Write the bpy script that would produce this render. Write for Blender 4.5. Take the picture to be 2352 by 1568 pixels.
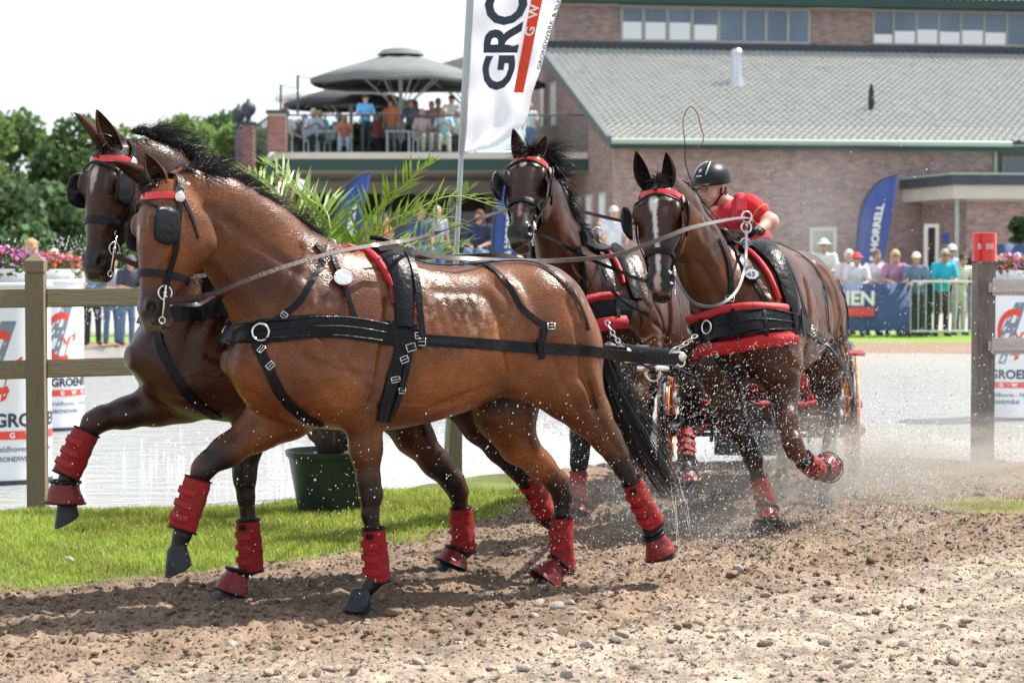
import bpy, bmesh, math, random
import numpy as np
from mathutils import Vector, Matrix
from mathutils.bvhtree import BVHTree
R = math.radians
random.seed(7); rng = np.random.default_rng(7)
for o in list(bpy.data.objects): bpy.data.objects.remove(o, do_unlink=True)
scene = bpy.context.scene
COL = scene.collection

# ------------------------------------------------------------------ camera, sky, sun, exposure
CAM_H = 1.62; PITCH = math.atan(201/4900.0); FPX = 4900.0
cam_d = bpy.data.cameras.new('camera'); cam = bpy.data.objects.new('camera', cam_d); COL.objects.link(cam)
cam.location = (0, 0, CAM_H); cam.rotation_euler = (math.pi/2 - PITCH, 0, 0)
cam_d.sensor_width = 36; cam_d.lens = 36*FPX/2352.0; cam_d.clip_start = .1; cam_d.clip_end = 2000
cam_d.dof.use_dof = True; cam_d.dof.focus_distance = 10.6; cam_d.dof.aperture_fstop = 4.2
scene.camera = cam
SUN_EL, SUN_AZ = 56.0, 62.0      # azimuth measured from +Y (view direction) towards +X: the sun stands behind the scene, to the right
w = bpy.data.worlds.new('World'); scene.world = w; w.use_nodes = True
nt = w.node_tree; nt.nodes.clear()
sky = nt.nodes.new('ShaderNodeTexSky'); sky.sky_type = 'NISHITA'; sky.sun_disc = False
sky.sun_elevation = R(SUN_EL); sky.sun_rotation = R(SUN_AZ); sky.air_density = 1.0; sky.dust_density = 1.5; sky.ozone_density = 1.0
bg = nt.nodes.new('ShaderNodeBackground'); bg.inputs['Strength'].default_value = 0.095
ow = nt.nodes.new('ShaderNodeOutputWorld'); veil = nt.nodes.new('ShaderNodeMix'); veil.data_type = 'RGBA'; veil.inputs[0].default_value = .66; veil.inputs[7].default_value = (7.4, 7.8, 8.2, 1)   # thin white summer cloud veil
nt.links.new(sky.outputs[0], veil.inputs[6]); nt.links.new(veil.outputs[2], bg.inputs[0]); nt.links.new(bg.outputs[0], ow.inputs[0])
sd = bpy.data.lights.new('sun', 'SUN'); sd.energy = 5.0; sd.angle = R(.53); sd.color = (1, .955, .88)
sun = bpy.data.objects.new('sun', sd); COL.objects.link(sun)
sv = Vector((math.cos(R(SUN_EL))*math.sin(R(SUN_AZ)), math.cos(R(SUN_EL))*math.cos(R(SUN_AZ)), math.sin(R(SUN_EL))))
sun.rotation_euler = sv.to_track_quat('Z', 'Y').to_euler()
vs = scene.view_settings; vs.view_transform = 'Standard'; vs.look = 'None'; vs.gamma = 1; vs.exposure = 0.85; vs.use_curve_mapping = False
scene.render.engine = 'CYCLES'; scene.cycles.use_denoising = True; scene.cycles.max_bounces = 6
scene.cycles.transparent_max_bounces = 12; scene.cycles.sample_clamp_indirect = 6

# ------------------------------------------------------------------ helpers
cp, sp = math.cos(PITCH), math.sin(PITCH)
def ray(u, v):                      # direction with y = 1 for a point of the 2352 x 1568 picture
    a, b = (u-1176)/FPX, -(v-784)/FPX
    d = Vector((a, cp + b*sp, -sp + b*cp)); return d/d.y
def P(u, v, Y):
    return Vector((0, 0, CAM_H)) + ray(u, v)*Y
def G(u, v, z=0.0):                 # point of the ground sheet seen there
    d = ray(u, v); return Vector((0, 0, CAM_H)) + d*((z-CAM_H)/d.z)

def tag(o, label=None, cat=None, group=None, kind=None):
    if label: o['label'] = label
    if cat: o['category'] = cat
    if group: o['group'] = group
    if kind: o['kind'] = kind
    return o
def empty(name, loc=(0, 0, 0), rz=0.0, label=None, cat=None, group=None, rot=None):
    o = bpy.data.objects.new(name, None); COL.objects.link(o); o.location = loc
    o.rotation_euler = rot if rot else (0, 0, rz); o.empty_display_size = .1
    return tag(o, label, cat, group)
bpy.context.view_layer.update()
def link(name, me, mats=None, parent=None, world=True):
    o = bpy.data.objects.new(name, me); COL.objects.link(o)
    if mats is not None:
        for m in (mats if isinstance(mats, (list, tuple)) else [mats]): me.materials.append(m)
    if parent is not None:
        o.parent = parent
        if world:
            M = Matrix.Identity(4); q = parent
            while q is not None:
                M = (q.matrix_parent_inverse if q.parent else Matrix.Identity(4)) @ Matrix.LocRotScale(q.location, q.rotation_euler, q.scale) @ M; q = q.parent
            o.matrix_parent_inverse = M.inverted()
    return o
def copy_tree(o, parent=None):
    c = o.copy(); COL.objects.link(c)
    if parent is not None: c.parent = parent
    for ch in [x for x in bpy.data.objects if x.parent == o and x != c]: copy_tree(ch, c)
    return c

class MB:                            # collects shapes, then links them as one mesh object
    def __init__(s): s.v = []; s.f = []; s.mi = []; s.cm = 0
    def add(s, vs_, fs_, mi=None):
        b = len(s.v); s.v += [tuple(x) for x in vs_]
        s.f += [tuple(b+i for i in f) for f in fs_]; s.mi += [s.cm if mi is None else mi]*len(fs_)
        return s
    def box(s, c, d, rz=0.0, M=None, taper=1.0):
        x, y, z = [k/2 for k in d]; t = taper
        p = [(-x,-y,-z),(x,-y,-z),(x,y,-z),(-x,y,-z),(-x*t,-y*t,z),(x*t,-y*t,z),(x*t,y*t,z),(-x*t,y*t,z)]
        m = (M if M is not None else Matrix.Rotation(rz, 4, 'Z'))
        cv = Vector(c)
        return s.add([m @ Vector(q) + cv for q in p], [(0,3,2,1),(4,5,6,7),(0,1,5,4),(1,2,6,5),(2,3,7,6),(3,0,4,7)])
    def tube(s, pts, r, n=8, cap=True, flat=1.0, ref=None):
        pts = [Vector(p) for p in pts]; rs = r if isinstance(r, (list, tuple)) else [r]*len(pts)
        V = []; F = []; prev = None
        for i, p in enumerate(pts):
            a = pts[max(i-1, 0)]; b = pts[min(i+1, len(pts)-1)]; t = (b-a)
            t = t.normalized() if t.length > 1e-9 else Vector((0, 0, 1))
            if prev is None:
                q = ref if ref is not None else (Vector((0, 0, 1)) if abs(t.z) < .9 else Vector((1, 0, 0)))
            else: q = prev
            n1 = (q - t*q.dot(t))
            n1 = n1.normalized() if n1.length > 1e-6 else t.orthogonal().normalized()
            prev = n1; n2 = t.cross(n1)
            for k in range(n):
                a_ = 2*math.pi*k/n; V.append(p + n1*math.cos(a_)*rs[i] + n2*math.sin(a_)*rs[i]*flat)
        for i in range(len(pts)-1):
            for k in range(n):
                k2 = (k+1) % n; F.append((i*n+k, i*n+k2, (i+1)*n+k2, (i+1)*n+k))
        if cap: F += [tuple(range(n))[::-1], tuple((len(pts)-1)*n+k for k in range(n))]
        return s.add(V, F)
    def ring(s, c, r, rt, nrm=(0, 1, 0), n=18, m=6, sx=1.0):
        nrm = Vector(nrm).normalized(); a = nrm.orthogonal().normalized() if abs(nrm.z) > .9 else Vector((0, 0, 1)).cross(nrm).normalized()
        b = nrm.cross(a); V = []; F = []; c = Vector(c)
        for i in range(n):
            t = 2*math.pi*i/n; d = a*math.cos(t)*sx + b*math.sin(t); e = d.normalized()
            for k in range(m):
                q = 2*math.pi*k/m; V.append(c + d*r + e*math.cos(q)*rt + nrm*math.sin(q)*rt)
        for i in range(n):
            for k in range(m): F.append((i*m+k, ((i+1) % n)*m+k, ((i+1) % n)*m+(k+1) % m, i*m+(k+1) % m))
        return s.add(V, F)
    def lathe(s, c, prof, n=24, M=None, cap=True):
        V = []; F = []; cv = Vector(c); m = M if M is not None else Matrix.Identity(4)
        for (r, z) in prof:
            for k in range(n):
                a = 2*math.pi*k/n; V.append(m @ Vector((r*math.cos(a), r*math.sin(a), z)) + cv)
        for i in range(len(prof)-1):
            for k in range(n): F.append((i*n+k, i*n+(k+1) % n, (i+1)*n+(k+1) % n, (i+1)*n+k))
        if cap: F += [tuple(range(n))[::-1], tuple((len(prof)-1)*n+k for k in range(n))]
        return s.add(V, F)
    def ell(s, c, r, n=12, m=8, M=None):
        prof = [(math.sin(math.pi*i/m), -math.cos(math.pi*i/m)) for i in range(m+1)]; prof[0] = (.02, -1); prof[-1] = (.02, 1)
        mm = (M if M is not None else Matrix.Identity(4)) @ Matrix.Diagonal((r[0], r[1], r[2], 1))
        return s.lathe(c, prof, n, mm)
    def build(s, name, mats, parent=None, smooth=False, world=True, auto=None):
        me = bpy.data.meshes.new(name); me.from_pydata(s.v, [], s.f)
        if any(s.mi): me.polygons.foreach_set('material_index', s.mi)
        o = link(name, me, mats, parent, world)
        if smooth or auto:
            me.polygons.foreach_set('use_smooth', [True]*len(me.polygons))
            if auto: me.set_sharp_from_angle(angle=R(auto))
        me.update(); return o
def fast_mesh(name, V, F, smooth=True):   # numpy quads / tris
    me = bpy.data.meshes.new(name); V = np.asarray(V, np.float32); F = np.asarray(F, np.int32); n, k = F.shape
    me.vertices.add(len(V)); me.vertices.foreach_set('co', V.ravel())
    me.loops.add(n*k); me.loops.foreach_set('vertex_index', F.ravel())
    me.polygons.add(n); me.polygons.foreach_set('loop_start', np.arange(0, n*k, k, dtype=np.int32))
    me.polygons.foreach_set('loop_total', np.full(n, k, np.int32))
    me.polygons.foreach_set('use_smooth', np.full(n, smooth, bool))
    me.update(calc_edges=True); return me
def set_col(me, name, rgb):
    a = me.color_attributes.new(name, 'FLOAT_COLOR', 'POINT')
    d = np.ones((len(me.vertices), 4), np.float32); d[:, :3] = rgb; a.data.foreach_set('color', d.ravel())

# ---------- numpy value noise
def _h(ix, iy, iz, seed):
    n = (ix.astype(np.int64)*374761393 + iy.astype(np.int64)*668265263 + iz.astype(np.int64)*2147483647 + seed*144665) & 0xffffffff
    n = ((n ^ (n >> 13))*1274126177) & 0xffffffff
    return ((n ^ (n >> 16)) & 0xffffff).astype(np.float32)/np.float32(0xffffff)
def vnoise(x, y, z=0.0, seed=0):
    z = np.zeros_like(x)+z
    fx, fy, fz = np.floor(x), np.floor(y), np.floor(z); ix, iy, iz = fx.astype(int), fy.astype(int), fz.astype(int)
    tx, ty, tz = x-fx, y-fy, z-fz; tx = tx*tx*(3-2*tx); ty = ty*ty*(3-2*ty); tz = tz*tz*(3-2*tz)
    r = 0
    for a in (0, 1):
        for b in (0, 1):
            for c in (0, 1):
                r = r + _h(ix+a, iy+b, iz+c, seed)*(tx if a else 1-tx)*(ty if b else 1-ty)*(tz if c else 1-tz)
    return r
def fbm(x, y, z=0.0, o=4, seed=0, g=.5):
    r = 0; a = 1; t = 0
    for i in range(o):
        r = r + a*vnoise(x*2**i, y*2**i, z*2**i if not np.isscalar(z) else z*2**i, seed+i*17); t += a; a *= g
    return r/t

# ------------------------------------------------------------------ materials
def mat(name, col, rough=.6, metal=0.0, noise=0.0, nscale=20.0, bump=0.0, bscale=60.0, spec=.5, coat=0.0, crough=.1,
        trans=0.0, alpha=1.0, sss=0.0, emit=None, attr=None, col2=None, sheen=0.0, tl=0.0, detail=4.0, stretch=None):
    m = bpy.data.materials.new(name); m.use_nodes = True; n = m.node_tree; b = n.nodes['Principled BSDF']; L = n.links
    b.inputs['Roughness'].default_value = rough; b.inputs['Metallic'].default_value = metal
    b.inputs['Specular IOR Level'].default_value = spec; b.inputs['Coat Weight'].default_value = coat
    b.inputs['Coat Roughness'].default_value = crough; b.inputs['Transmission Weight'].default_value = trans
    b.inputs['Alpha'].default_value = alpha; b.inputs['Sheen Weight'].default_value = sheen
    b.inputs['Base Color'].default_value = (*col, 1)
    if sss: b.inputs['Subsurface Weight'].default_value = sss; b.inputs['Subsurface Scale'].default_value = .02
    if emit: b.inputs['Emission Color'].default_value = (*emit[:3], 1); b.inputs['Emission Strength'].default_value = emit[3]
    tc = n.nodes.new('ShaderNodeTexCoord'); src = tc.outputs['Object']
    if stretch:
        mp = n.nodes.new('ShaderNodeMapping'); mp.inputs['Scale'].default_value = stretch; L.new(src, mp.inputs[0]); src = mp.outputs[0]
    out = None
    if attr:
        a = n.nodes.new('ShaderNodeAttribute'); a.attribute_name = attr; out = a.outputs['Color']; L.new(out, b.inputs['Base Color'])
    if noise or col2:
        t = n.nodes.new('ShaderNodeTexNoise'); t.inputs['Scale'].default_value = nscale; t.inputs['Detail'].default_value = detail; L.new(src, t.inputs['Vector'])
        if col2:
            cr = n.nodes.new('ShaderNodeValToRGB'); cr.color_ramp.elements[0].position = .35; cr.color_ramp.elements[1].position = .65
            cr.color_ramp.elements[0].color = (*col, 1); cr.color_ramp.elements[1].color = (*col2, 1); L.new(t.outputs[0], cr.inputs[0]); out = cr.outputs[0]
            L.new(out, b.inputs['Base Color'])
        if noise:
            mr = n.nodes.new('ShaderNodeMapRange'); mr.inputs[3].default_value = 1-noise; mr.inputs[4].default_value = 1+noise
            mr.inputs[1].default_value = .25; mr.inputs[2].default_value = .75; L.new(t.outputs[0], mr.inputs[0])
            mx = n.nodes.new('ShaderNodeMix'); mx.data_type = 'RGBA'; mx.blend_type = 'MULTIPLY'; mx.inputs[0].default_value = 1
            if out is not None: L.new(out, mx.inputs[6])
            else: mx.inputs[6].default_value = (*col, 1)
            L.new(mr.outputs[0], mx.inputs[7]); L.new(mx.outputs[2], b.inputs['Base Color'])
    if bump:
        t2 = n.nodes.new('ShaderNodeTexNoise'); t2.inputs['Scale'].default_value = bscale; t2.inputs['Detail'].default_value = 5; L.new(src, t2.inputs['Vector'])
        bp = n.nodes.new('ShaderNodeBump'); bp.inputs['Strength'].default_value = bump; bp.inputs['Distance'].default_value = .01
        L.new(t2.outputs[0], bp.inputs['Height']); L.new(bp.outputs[0], b.inputs['Normal'])
    if tl:                          # light shining through leaves and cloth
        tr = n.nodes.new('ShaderNodeBsdfTranslucent'); ms = n.nodes.new('ShaderNodeMixShader'); ms.inputs[0].default_value = tl
        if b.inputs['Base Color'].is_linked: L.new(b.inputs['Base Color'].links[0].from_socket, tr.inputs[0])
        else: tr.inputs[0].default_value = (*col, 1)
        L.new(b.outputs[0], ms.inputs[1]); L.new(tr.outputs[0], ms.inputs[2]); L.new(ms.outputs[0], n.nodes['Material Output'].inputs[0])
    return m

# ------------------------------------------------------------------ implicit surfaces
class Field:
    def __init__(s, lo, hi, h):
        s.lo = np.array(lo, float); s.h = h; s.n = np.ceil((np.array(hi)-s.lo)/h).astype(int)+1
        s.ax = [(s.lo[i]+h*np.arange(s.n[i])).astype(np.float32) for i in range(3)]
        s.f = np.full(s.n, .3, np.float32)
    def sl(s, lo, hi):
        a = np.maximum(np.floor((np.array(lo)-s.lo)/s.h).astype(int), 0); b = np.minimum(np.ceil((np.array(hi)-s.lo)/s.h).astype(int)+1, s.n)
        if np.any(b <= a): return None
        sl = tuple(slice(a[i], b[i]) for i in range(3))
        return sl, s.ax[0][sl[0]][:, None, None], s.ax[1][sl[1]][None, :, None], s.ax[2][sl[2]][None, None, :]
    def put(s, sl, d, k, sub=False):
        a = s.f[sl]
        if sub:
            d = -d; h = np.maximum(k-np.abs(a-d), 0)/k; s.f[sl] = np.maximum(a, d)+h*h*k*.25
        else:
            h = np.maximum(k-np.abs(a-d), 0)/k; s.f[sl] = np.minimum(a, d)-h*h*k*.25
    def cone(s, a, b, ra, rb, k=.04, lat=None, w=1.0, sub=False):
        a = np.array(a, float); b = np.array(b, float); m = max(ra, rb)+k+.02
        g = s.sl(np.minimum(a, b)-m, np.maximum(a, b)+m)
        if g is None: return
        sl, X, Y, Z = g; ab = b-a; L2 = max(float(ab@ab), 1e-8)
        px, py, pz = X-np.float32(a[0]), Y-np.float32(a[1]), Z-np.float32(a[2])
        h = np.clip((px*ab[0]+py*ab[1]+pz*ab[2])/L2, 0, 1).astype(np.float32)
        qx, qy, qz = px-h*ab[0], py-h*ab[1], pz-h*ab[2]
        d2 = qx*qx+qy*qy+qz*qz
        if lat is not None and w != 1.0:
            l = np.array(lat, float); l /= np.linalg.norm(l); t = qx*l[0]+qy*l[1]+qz*l[2]; d2 = d2+t*t*(1/w**2-1)
        s.put(sl, (np.sqrt(d2)-(ra+(rb-ra)*h)).astype(np.float32), k, sub)
    def chain(s, pts, k=.03, lat=None, w=1.0):
        for p, q in zip(pts, pts[1:]): s.cone(p[0], q[0], p[1], q[1], k, lat, w)
    def ell(s, c, r, M=None, k=.03, sub=False):     # M rows = axes
        c = np.array(c, float); r = np.array(r, float); m = float(r.max())+k+.02; g = s.sl(c-m, c+m)
        if g is None: return
        sl, X, Y, Z = g; px, py, pz = X-np.float32(c[0]), Y-np.float32(c[1]), Z-np.float32(c[2])
        if M is None: q = (px/r[0], py/r[1], pz/r[2])
        else: q = tuple((px*M[i][0]+py*M[i][1]+pz*M[i][2])/r[i] for i in range(3))
        k0 = np.sqrt(q[0]**2+q[1]**2+q[2]**2); s.put(sl, ((k0-1)*float(r.min())).astype(np.float32), k, sub)
    def loft(s, O, A, N, B, secs, k=.03, p=2.3, egg=0.0):
        # secs rows: t, front, back, halfwidth, measured along A from O; front along N, back along -N, width along B
        O, A, N, B = [np.array(q, float) for q in (O, A, N, B)]; S = np.array(secs, float)
        cs = []
        for t, f, b_, w_ in S:
            for q in (f, -b_):
                for e in (w_, -w_): cs.append(O+A*t+N*q+B*e)
        cs = np.array(cs); g = s.sl(cs.min(0)-k-.03, cs.max(0)+k+.03)
        if g is None: return
        sl, X, Y, Z = g; px, py, pz = X-np.float32(O[0]), Y-np.float32(O[1]), Z-np.float32(O[2])
        t = px*A[0]+py*A[1]+pz*A[2]; n = px*N[0]+py*N[1]+pz*N[2]; b = px*B[0]+py*B[1]+pz*B[2]
        tt = np.linspace(S[0, 0], S[-1, 0], 200); sm = [np.interp(tt, S[:, 0], S[:, i]) for i in (1, 2, 3)]
        ker = np.hanning(15); ker /= ker.sum(); sm = [np.convolve(np.pad(q, 7, 'edge'), ker, 'valid') for q in sm]
        tc = np.clip(t, S[0, 0], S[-1, 0]); f, bk, wd = [np.interp(tc, tt, q).astype(np.float32) for q in sm]
        cen = (f-bk)/2; hh = (f+bk)/2; nn = (n-cen)/hh
        wd = wd*(1-egg*np.clip(nn, -1.3, 1.3))
        e = (np.abs(nn)**p+np.abs(b/wd)**p)**(1/p); mr = np.minimum(hh, wd)
        d = (e-1)*mr; ov = np.maximum(np.maximum(S[0, 0]-t, t-S[-1, 0]), 0)
        d = np.where(ov > 0, np.sqrt(np.maximum(d+mr*.0, 0)**2+ov**2)+np.minimum(d, 0)*0+np.where(d < 0, 0, 0), d)
        s.put(sl, d.astype(np.float32), k)
    def mesh(s, name, smooth=2):
        f = s.f; ins = f < 0
        nx, ny, nz = f.shape; h = s.h
        c = [ins[a:nx-1+a, b:ny-1+b, e:nz-1+e] for a in (0, 1) for b in (0, 1) for e in (0, 1)]
        tot = sum(q.astype(np.int8) for q in c); act = (tot > 0) & (tot < 8)
        idx = np.full(act.shape, -1, np.int32); I = np.argwhere(act); idx[tuple(I.T)] = np.arange(len(I))
        acc = np.zeros((len(I), 3)); cnt = np.zeros(len(I))
        for ax in range(3):
            for o1 in (0, 1):
                for o2 in (0, 1):
                    off = [0, 0, 0]; oth = [q for q in range(3) if q != ax]; off[oth[0]] = o1; off[oth[1]] = o2
                    a = I+off; b = a.copy(); b[:, ax] += 1
                    fa = f[tuple(a.T)]; fb = f[tuple(b.T)]; m = (fa < 0) != (fb < 0)
                    t = np.where(m, fa/np.where(m, fa-fb, 1), 0); pos = a.astype(float); pos[:, ax] += t
                    acc[m] += pos[m]; cnt += m
        V = acc/cnt[:, None]*h+s.lo
        Q = []
        for ax in range(3):
            oth = [q for q in range(3) if q != ax]
            sa = [slice(0, None)]*3; sb = [slice(0, None)]*3; sa[ax] = slice(0, -1); sb[ax] = slice(1, None)
            A_, B_ = ins[tuple(sa)], ins[tuple(sb)]; E = np.argwhere(A_ != B_)
            ok = np.all([(E[:, o] > 0) & (E[:, o] < f.shape[o]-1) for o in oth], axis=0); E = E[ok]
            s0 = A_[tuple(E.T)]; q = []
            for d1, d2 in ((0, 0), (1, 0), (1, 1), (0, 1)):
                e = E.copy(); e[:, oth[0]] -= d1; e[:, oth[1]] -= d2; q.append(idx[tuple(e.T)])
            q = np.stack(q, 1); flip = s0 if ax != 1 else ~s0
            q[~flip] = q[~flip][:, ::-1]; Q.append(q[:, ::-1])
        Q = np.concatenate(Q); Q = Q[(Q >= 0).all(1)][:, ::-1]
        for _ in range(smooth):
            S_ = np.zeros_like(V); C_ = np.zeros(len(V))
            for i in range(4):
                for j in (1, 3): np.add.at(S_, Q[:, i], V[Q[:, (i+j) % 4]]); np.add.at(C_, Q[:, i], 1)
            V = V*.5+.5*S_/np.maximum(C_, 1)[:, None]
        return V, Q
def lerp(a, b, t): return a+(b-a)*t
def polyat(pts, t):
    n = len(pts)-1; x = min(max(t, 0), .99999)*n; i = int(x); f = x-i
    p0 = pts[max(i-1, 0)]; p1 = pts[i]; p2 = pts[i+1]; p3 = pts[min(i+2, n)]
    return .5*((2*p1)+(p2-p0)*f+(2*p0-5*p1+4*p2-p3)*f*f+(3*p1-p0-3*p2+p3)*f**3)
def catmull(pts, n):
    L = [0]
    for a, b in zip(pts, pts[1:]): L.append(L[-1]+(b-a).length)
    out = []
    for i in range(n):
        s = L[-1]*i/(n-1)
        k = max(j for j in range(len(L)) if L[j] <= s+1e-9); k = min(k, len(pts)-2)
        f = (s-L[k])/max(L[k+1]-L[k], 1e-9); out.append(polyat(pts, (k+f)/(len(pts)-1)))
    return out
# ------------------------------------------------------------------ tack and coat materials
def coatmat(name, rough=.36, coat=.35):
    m = mat(name, (.2, .1, .05), rough, attr='coat', coat=coat, crough=.17, spec=.22, bump=.16, bscale=6)
    n = m.node_tree; b = n.nodes['Principled BSDF']; L = n.links
    # fine hair relief on top of soft muscle and vein relief
    tc = n.nodes.new('ShaderNodeTexCoord'); mp = n.nodes.new('ShaderNodeMapping'); mp.inputs['Scale'].default_value = (26, 85, 60); L.new(tc.outputs['Object'], mp.inputs[0])
    t = n.nodes.new('ShaderNodeTexNoise'); t.inputs['Scale'].default_value = 2.2; t.inputs['Detail'].default_value = 3; L.new(mp.outputs[0], t.inputs['Vector'])
    vo = n.nodes.new('ShaderNodeTexVoronoi'); vo.feature = 'SMOOTH_F1'; vo.inputs['Scale'].default_value = 6
    dn = n.nodes.new('ShaderNodeTexNoise'); dn.inputs['Scale'].default_value = 5; L.new(tc.outputs['Object'], dn.inputs['Vector']); L.new(dn.outputs['Color'], vo.inputs['Vector'])
    bp = n.nodes.new('ShaderNodeBump'); bp.inputs['Strength'].default_value = .42; bp.inputs['Distance'].default_value = .0045; L.new(t.outputs[0], bp.inputs['Height'])
    bp2 = n.nodes.new('ShaderNodeBump'); bp2.inputs['Strength'].default_value = .14; bp2.inputs['Distance'].default_value = .014; L.new(vo.outputs[0], bp2.inputs['Height'])
    ve = n.nodes.new('ShaderNodeTexVoronoi'); ve.feature = 'DISTANCE_TO_EDGE'; ve.inputs['Scale'].default_value = 3.2; wn = n.nodes.new('ShaderNodeTexNoise'); wn.inputs['Scale'].default_value = 3.0; wn.inputs['Detail'].default_value = 3; L.new(tc.outputs['Object'], wn.inputs['Vector'])
    va = n.nodes.new('ShaderNodeVectorMath'); va.operation = 'MULTIPLY_ADD'; va.inputs[1].default_value = (1.1, 1.1, 1.1); L.new(wn.outputs['Color'], va.inputs[0]); L.new(tc.outputs['Object'], va.inputs[2]); L.new(va.outputs[0], ve.inputs['Vector'])
    vr = n.nodes.new('ShaderNodeMapRange'); vr.inputs[1].default_value = 0.0; vr.inputs[2].default_value = .035; vr.inputs[3].default_value = 1.0; vr.inputs[4].default_value = 0.0; vr.interpolation_type = 'SMOOTHSTEP'; L.new(ve.outputs['Distance'], vr.inputs[0])
    bp3 = n.nodes.new('ShaderNodeBump'); bp3.inputs['Strength'].default_value = .13; bp3.inputs['Distance'].default_value = .006; L.new(vr.outputs[0], bp3.inputs['Height'])
    old = b.inputs['Normal'].links[0].from_node; L.new(old.outputs[0], bp3.inputs['Normal']); L.new(bp3.outputs[0], bp2.inputs['Normal']); L.new(bp2.outputs[0], bp.inputs['Normal']); L.new(bp.outputs[0], b.inputs['Normal'])
    L.new(bp.outputs[0], b.inputs['Coat Normal'])
    hm = n.nodes.new('ShaderNodeMapRange'); hm.inputs[1].default_value = .3; hm.inputs[2].default_value = .7; hm.inputs[3].default_value = .72; hm.inputs[4].default_value = 1.28; L.new(t.outputs[0], hm.inputs[0])
    cmx = n.nodes.new('ShaderNodeMix'); cmx.data_type = 'RGBA'; cmx.blend_type = 'MULTIPLY'; cmx.inputs[0].default_value = 1; L.new(b.inputs['Base Color'].links[0].from_socket, cmx.inputs[6]); L.new(hm.outputs[0], cmx.inputs[7]); L.new(cmx.outputs[2], b.inputs['Base Color'])
    tr = n.nodes.new('ShaderNodeTexNoise'); tr.inputs['Scale'].default_value = 4.5; tr.inputs['Detail'].default_value = 5; L.new(tc.outputs['Object'], tr.inputs['Vector'])
    mr = n.nodes.new('ShaderNodeMapRange'); mr.inputs[1].default_value = .35; mr.inputs[2].default_value = .65; mr.inputs[3].default_value = rough-.1; mr.inputs[4].default_value = rough+.16
    L.new(tr.outputs[0], mr.inputs[0]); L.new(mr.outputs[0], b.inputs['Roughness'])
    return m
M_EYE = mat('eye_dark', (.01, .006, .004), .08, coat=1)
M_HOOF = mat('hoof_horn', (.022, .026, .034), .34, noise=.5, nscale=30, bump=.5, bscale=30, coat=.08, spec=.2)
M_BOOT = mat('red_boot_cloth', (.31, .009, .014), .66, spec=.25, col2=(.17, .020, .016), noise=.25, nscale=7, bump=.9, bscale=22)
M_BOOT2 = mat('red_strap_cloth', (.36, .010, .016), .6, spec=.25, col2=(.24, .02, .016), noise=.2, nscale=9, bump=.6, bscale=40)
M_BELL = mat('red_rubber', (.24, .008, .012), .36, col2=(.10, .02, .016), noise=.3, nscale=8, bump=.8, bscale=20, coat=.1, spec=.3)
M_LEATHER = mat('black_leather', (.006, .007, .009), .34, noise=.3, nscale=40, bump=.5, bscale=35, coat=.07, crough=.08, spec=.14)
M_LEATHER2 = mat('worn_black_leather', (.009, .010, .013), .4, noise=.4, nscale=25, bump=.5, bscale=40, coat=.06, crough=.1, spec=.15)
M_REIN = mat('brown_rein_leather', (.035, .018, .014), .5, noise=.3, nscale=30, bump=.3, bscale=60, coat=.04, spec=.2)
M_REDPAD = mat('red_padding', (.45, .010, .020), .6, noise=.25, nscale=10, bump=.6, bscale=22)
M_REDPAT = mat('red_patent', (.62, .012, .012), .22, coat=.6)
M_STEEL = mat('polished_steel', (.72, .72, .72), .18, metal=1, noise=.1)
M_HAIR = mat('black_hair', (.007, .006, .007), .38, noise=.3, nscale=12, spec=.3)
M_COAT1 = coatmat('bay_coat', .33, .26); M_COAT2 = coatmat('dark_bay_coat', .32, .18)
M_EAR1 = mat('ear_brown', (.045, .017, .008), .7, noise=.6, nscale=14, spec=.15); M_EAR2 = mat('ear_dark', (.012, .007, .005), .7, noise=.5, nscale=14, spec=.15)

# ------------------------------------------------------------------ ground sheet
EDGE = np.array([(-60, 13.2), (-12, 13.4), (-3.2, 13.9), (-1.7, 14.1), (-1.0, 14.9), (-.4, 15.9), (.4, 16.5), (1.5, 17.2), (3.0, 17.5), (3.7, 17.4), (4.4, 16.7), (9, 15.8), (60, 15)])
GR = np.array([(-60, 7.5), (-8, 9.0), (-2.43, 10.25), (-1.6, 10.75), (-1.2, 11.15), (-.44, 12.2), (.05, 13.3), (.30, 14.6), (.45, 18), (60, 90)])
def pond_in(X, Y):
    n = (fbm(X*1.3, Y*1.3, 0, 3, 5)-.5)*.5
    a = Y-np.interp(X, EDGE[:, 0], EDGE[:, 1])+n; b = np.interp(X, [-60, 0, 6, 60], [39.5, 38, 36, 36])-Y+n
    return np.minimum(a, b)
def grass_in(X, Y):
    n = (fbm(X*2.2, Y*2.2, 0, 4, 8)-.5)*1.1
    g = np.minimum(Y-np.interp(X, GR[:, 0], GR[:, 1])+n, 1.0)
    g = np.where(Y > 17, -1, g)
    p1 = .55-np.hypot((X-3.25)/1.3, (Y-13.6)/.9)+n*1.0; p2 = .5-np.hypot((X-2.6)/.5, (Y-11.0)/.25)+n*.8; p3 = .6-np.hypot((X-4.6)/1.5, (Y-16.3)/.7)+n*.6
    p4 = .45-np.hypot((X-1.4)/.3, (Y-9.5)/.15)+n*.7
    return np.maximum(np.maximum(g, p3), np.maximum(np.maximum(p1, p2), p4)*.6)
def gravel_in(X, Y):
    n = (fbm(X*1.1, Y*1.1, 0, 3, 31)-.5)*1.2
    return np.clip((np.interp(X, [-3, -1.2, 0, 1.2, 3, 5], [7.6, 8.1, 8.9, 9.9, 12.0, 13.5])-Y+n)*1.2+.5, 0, 1)
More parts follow.
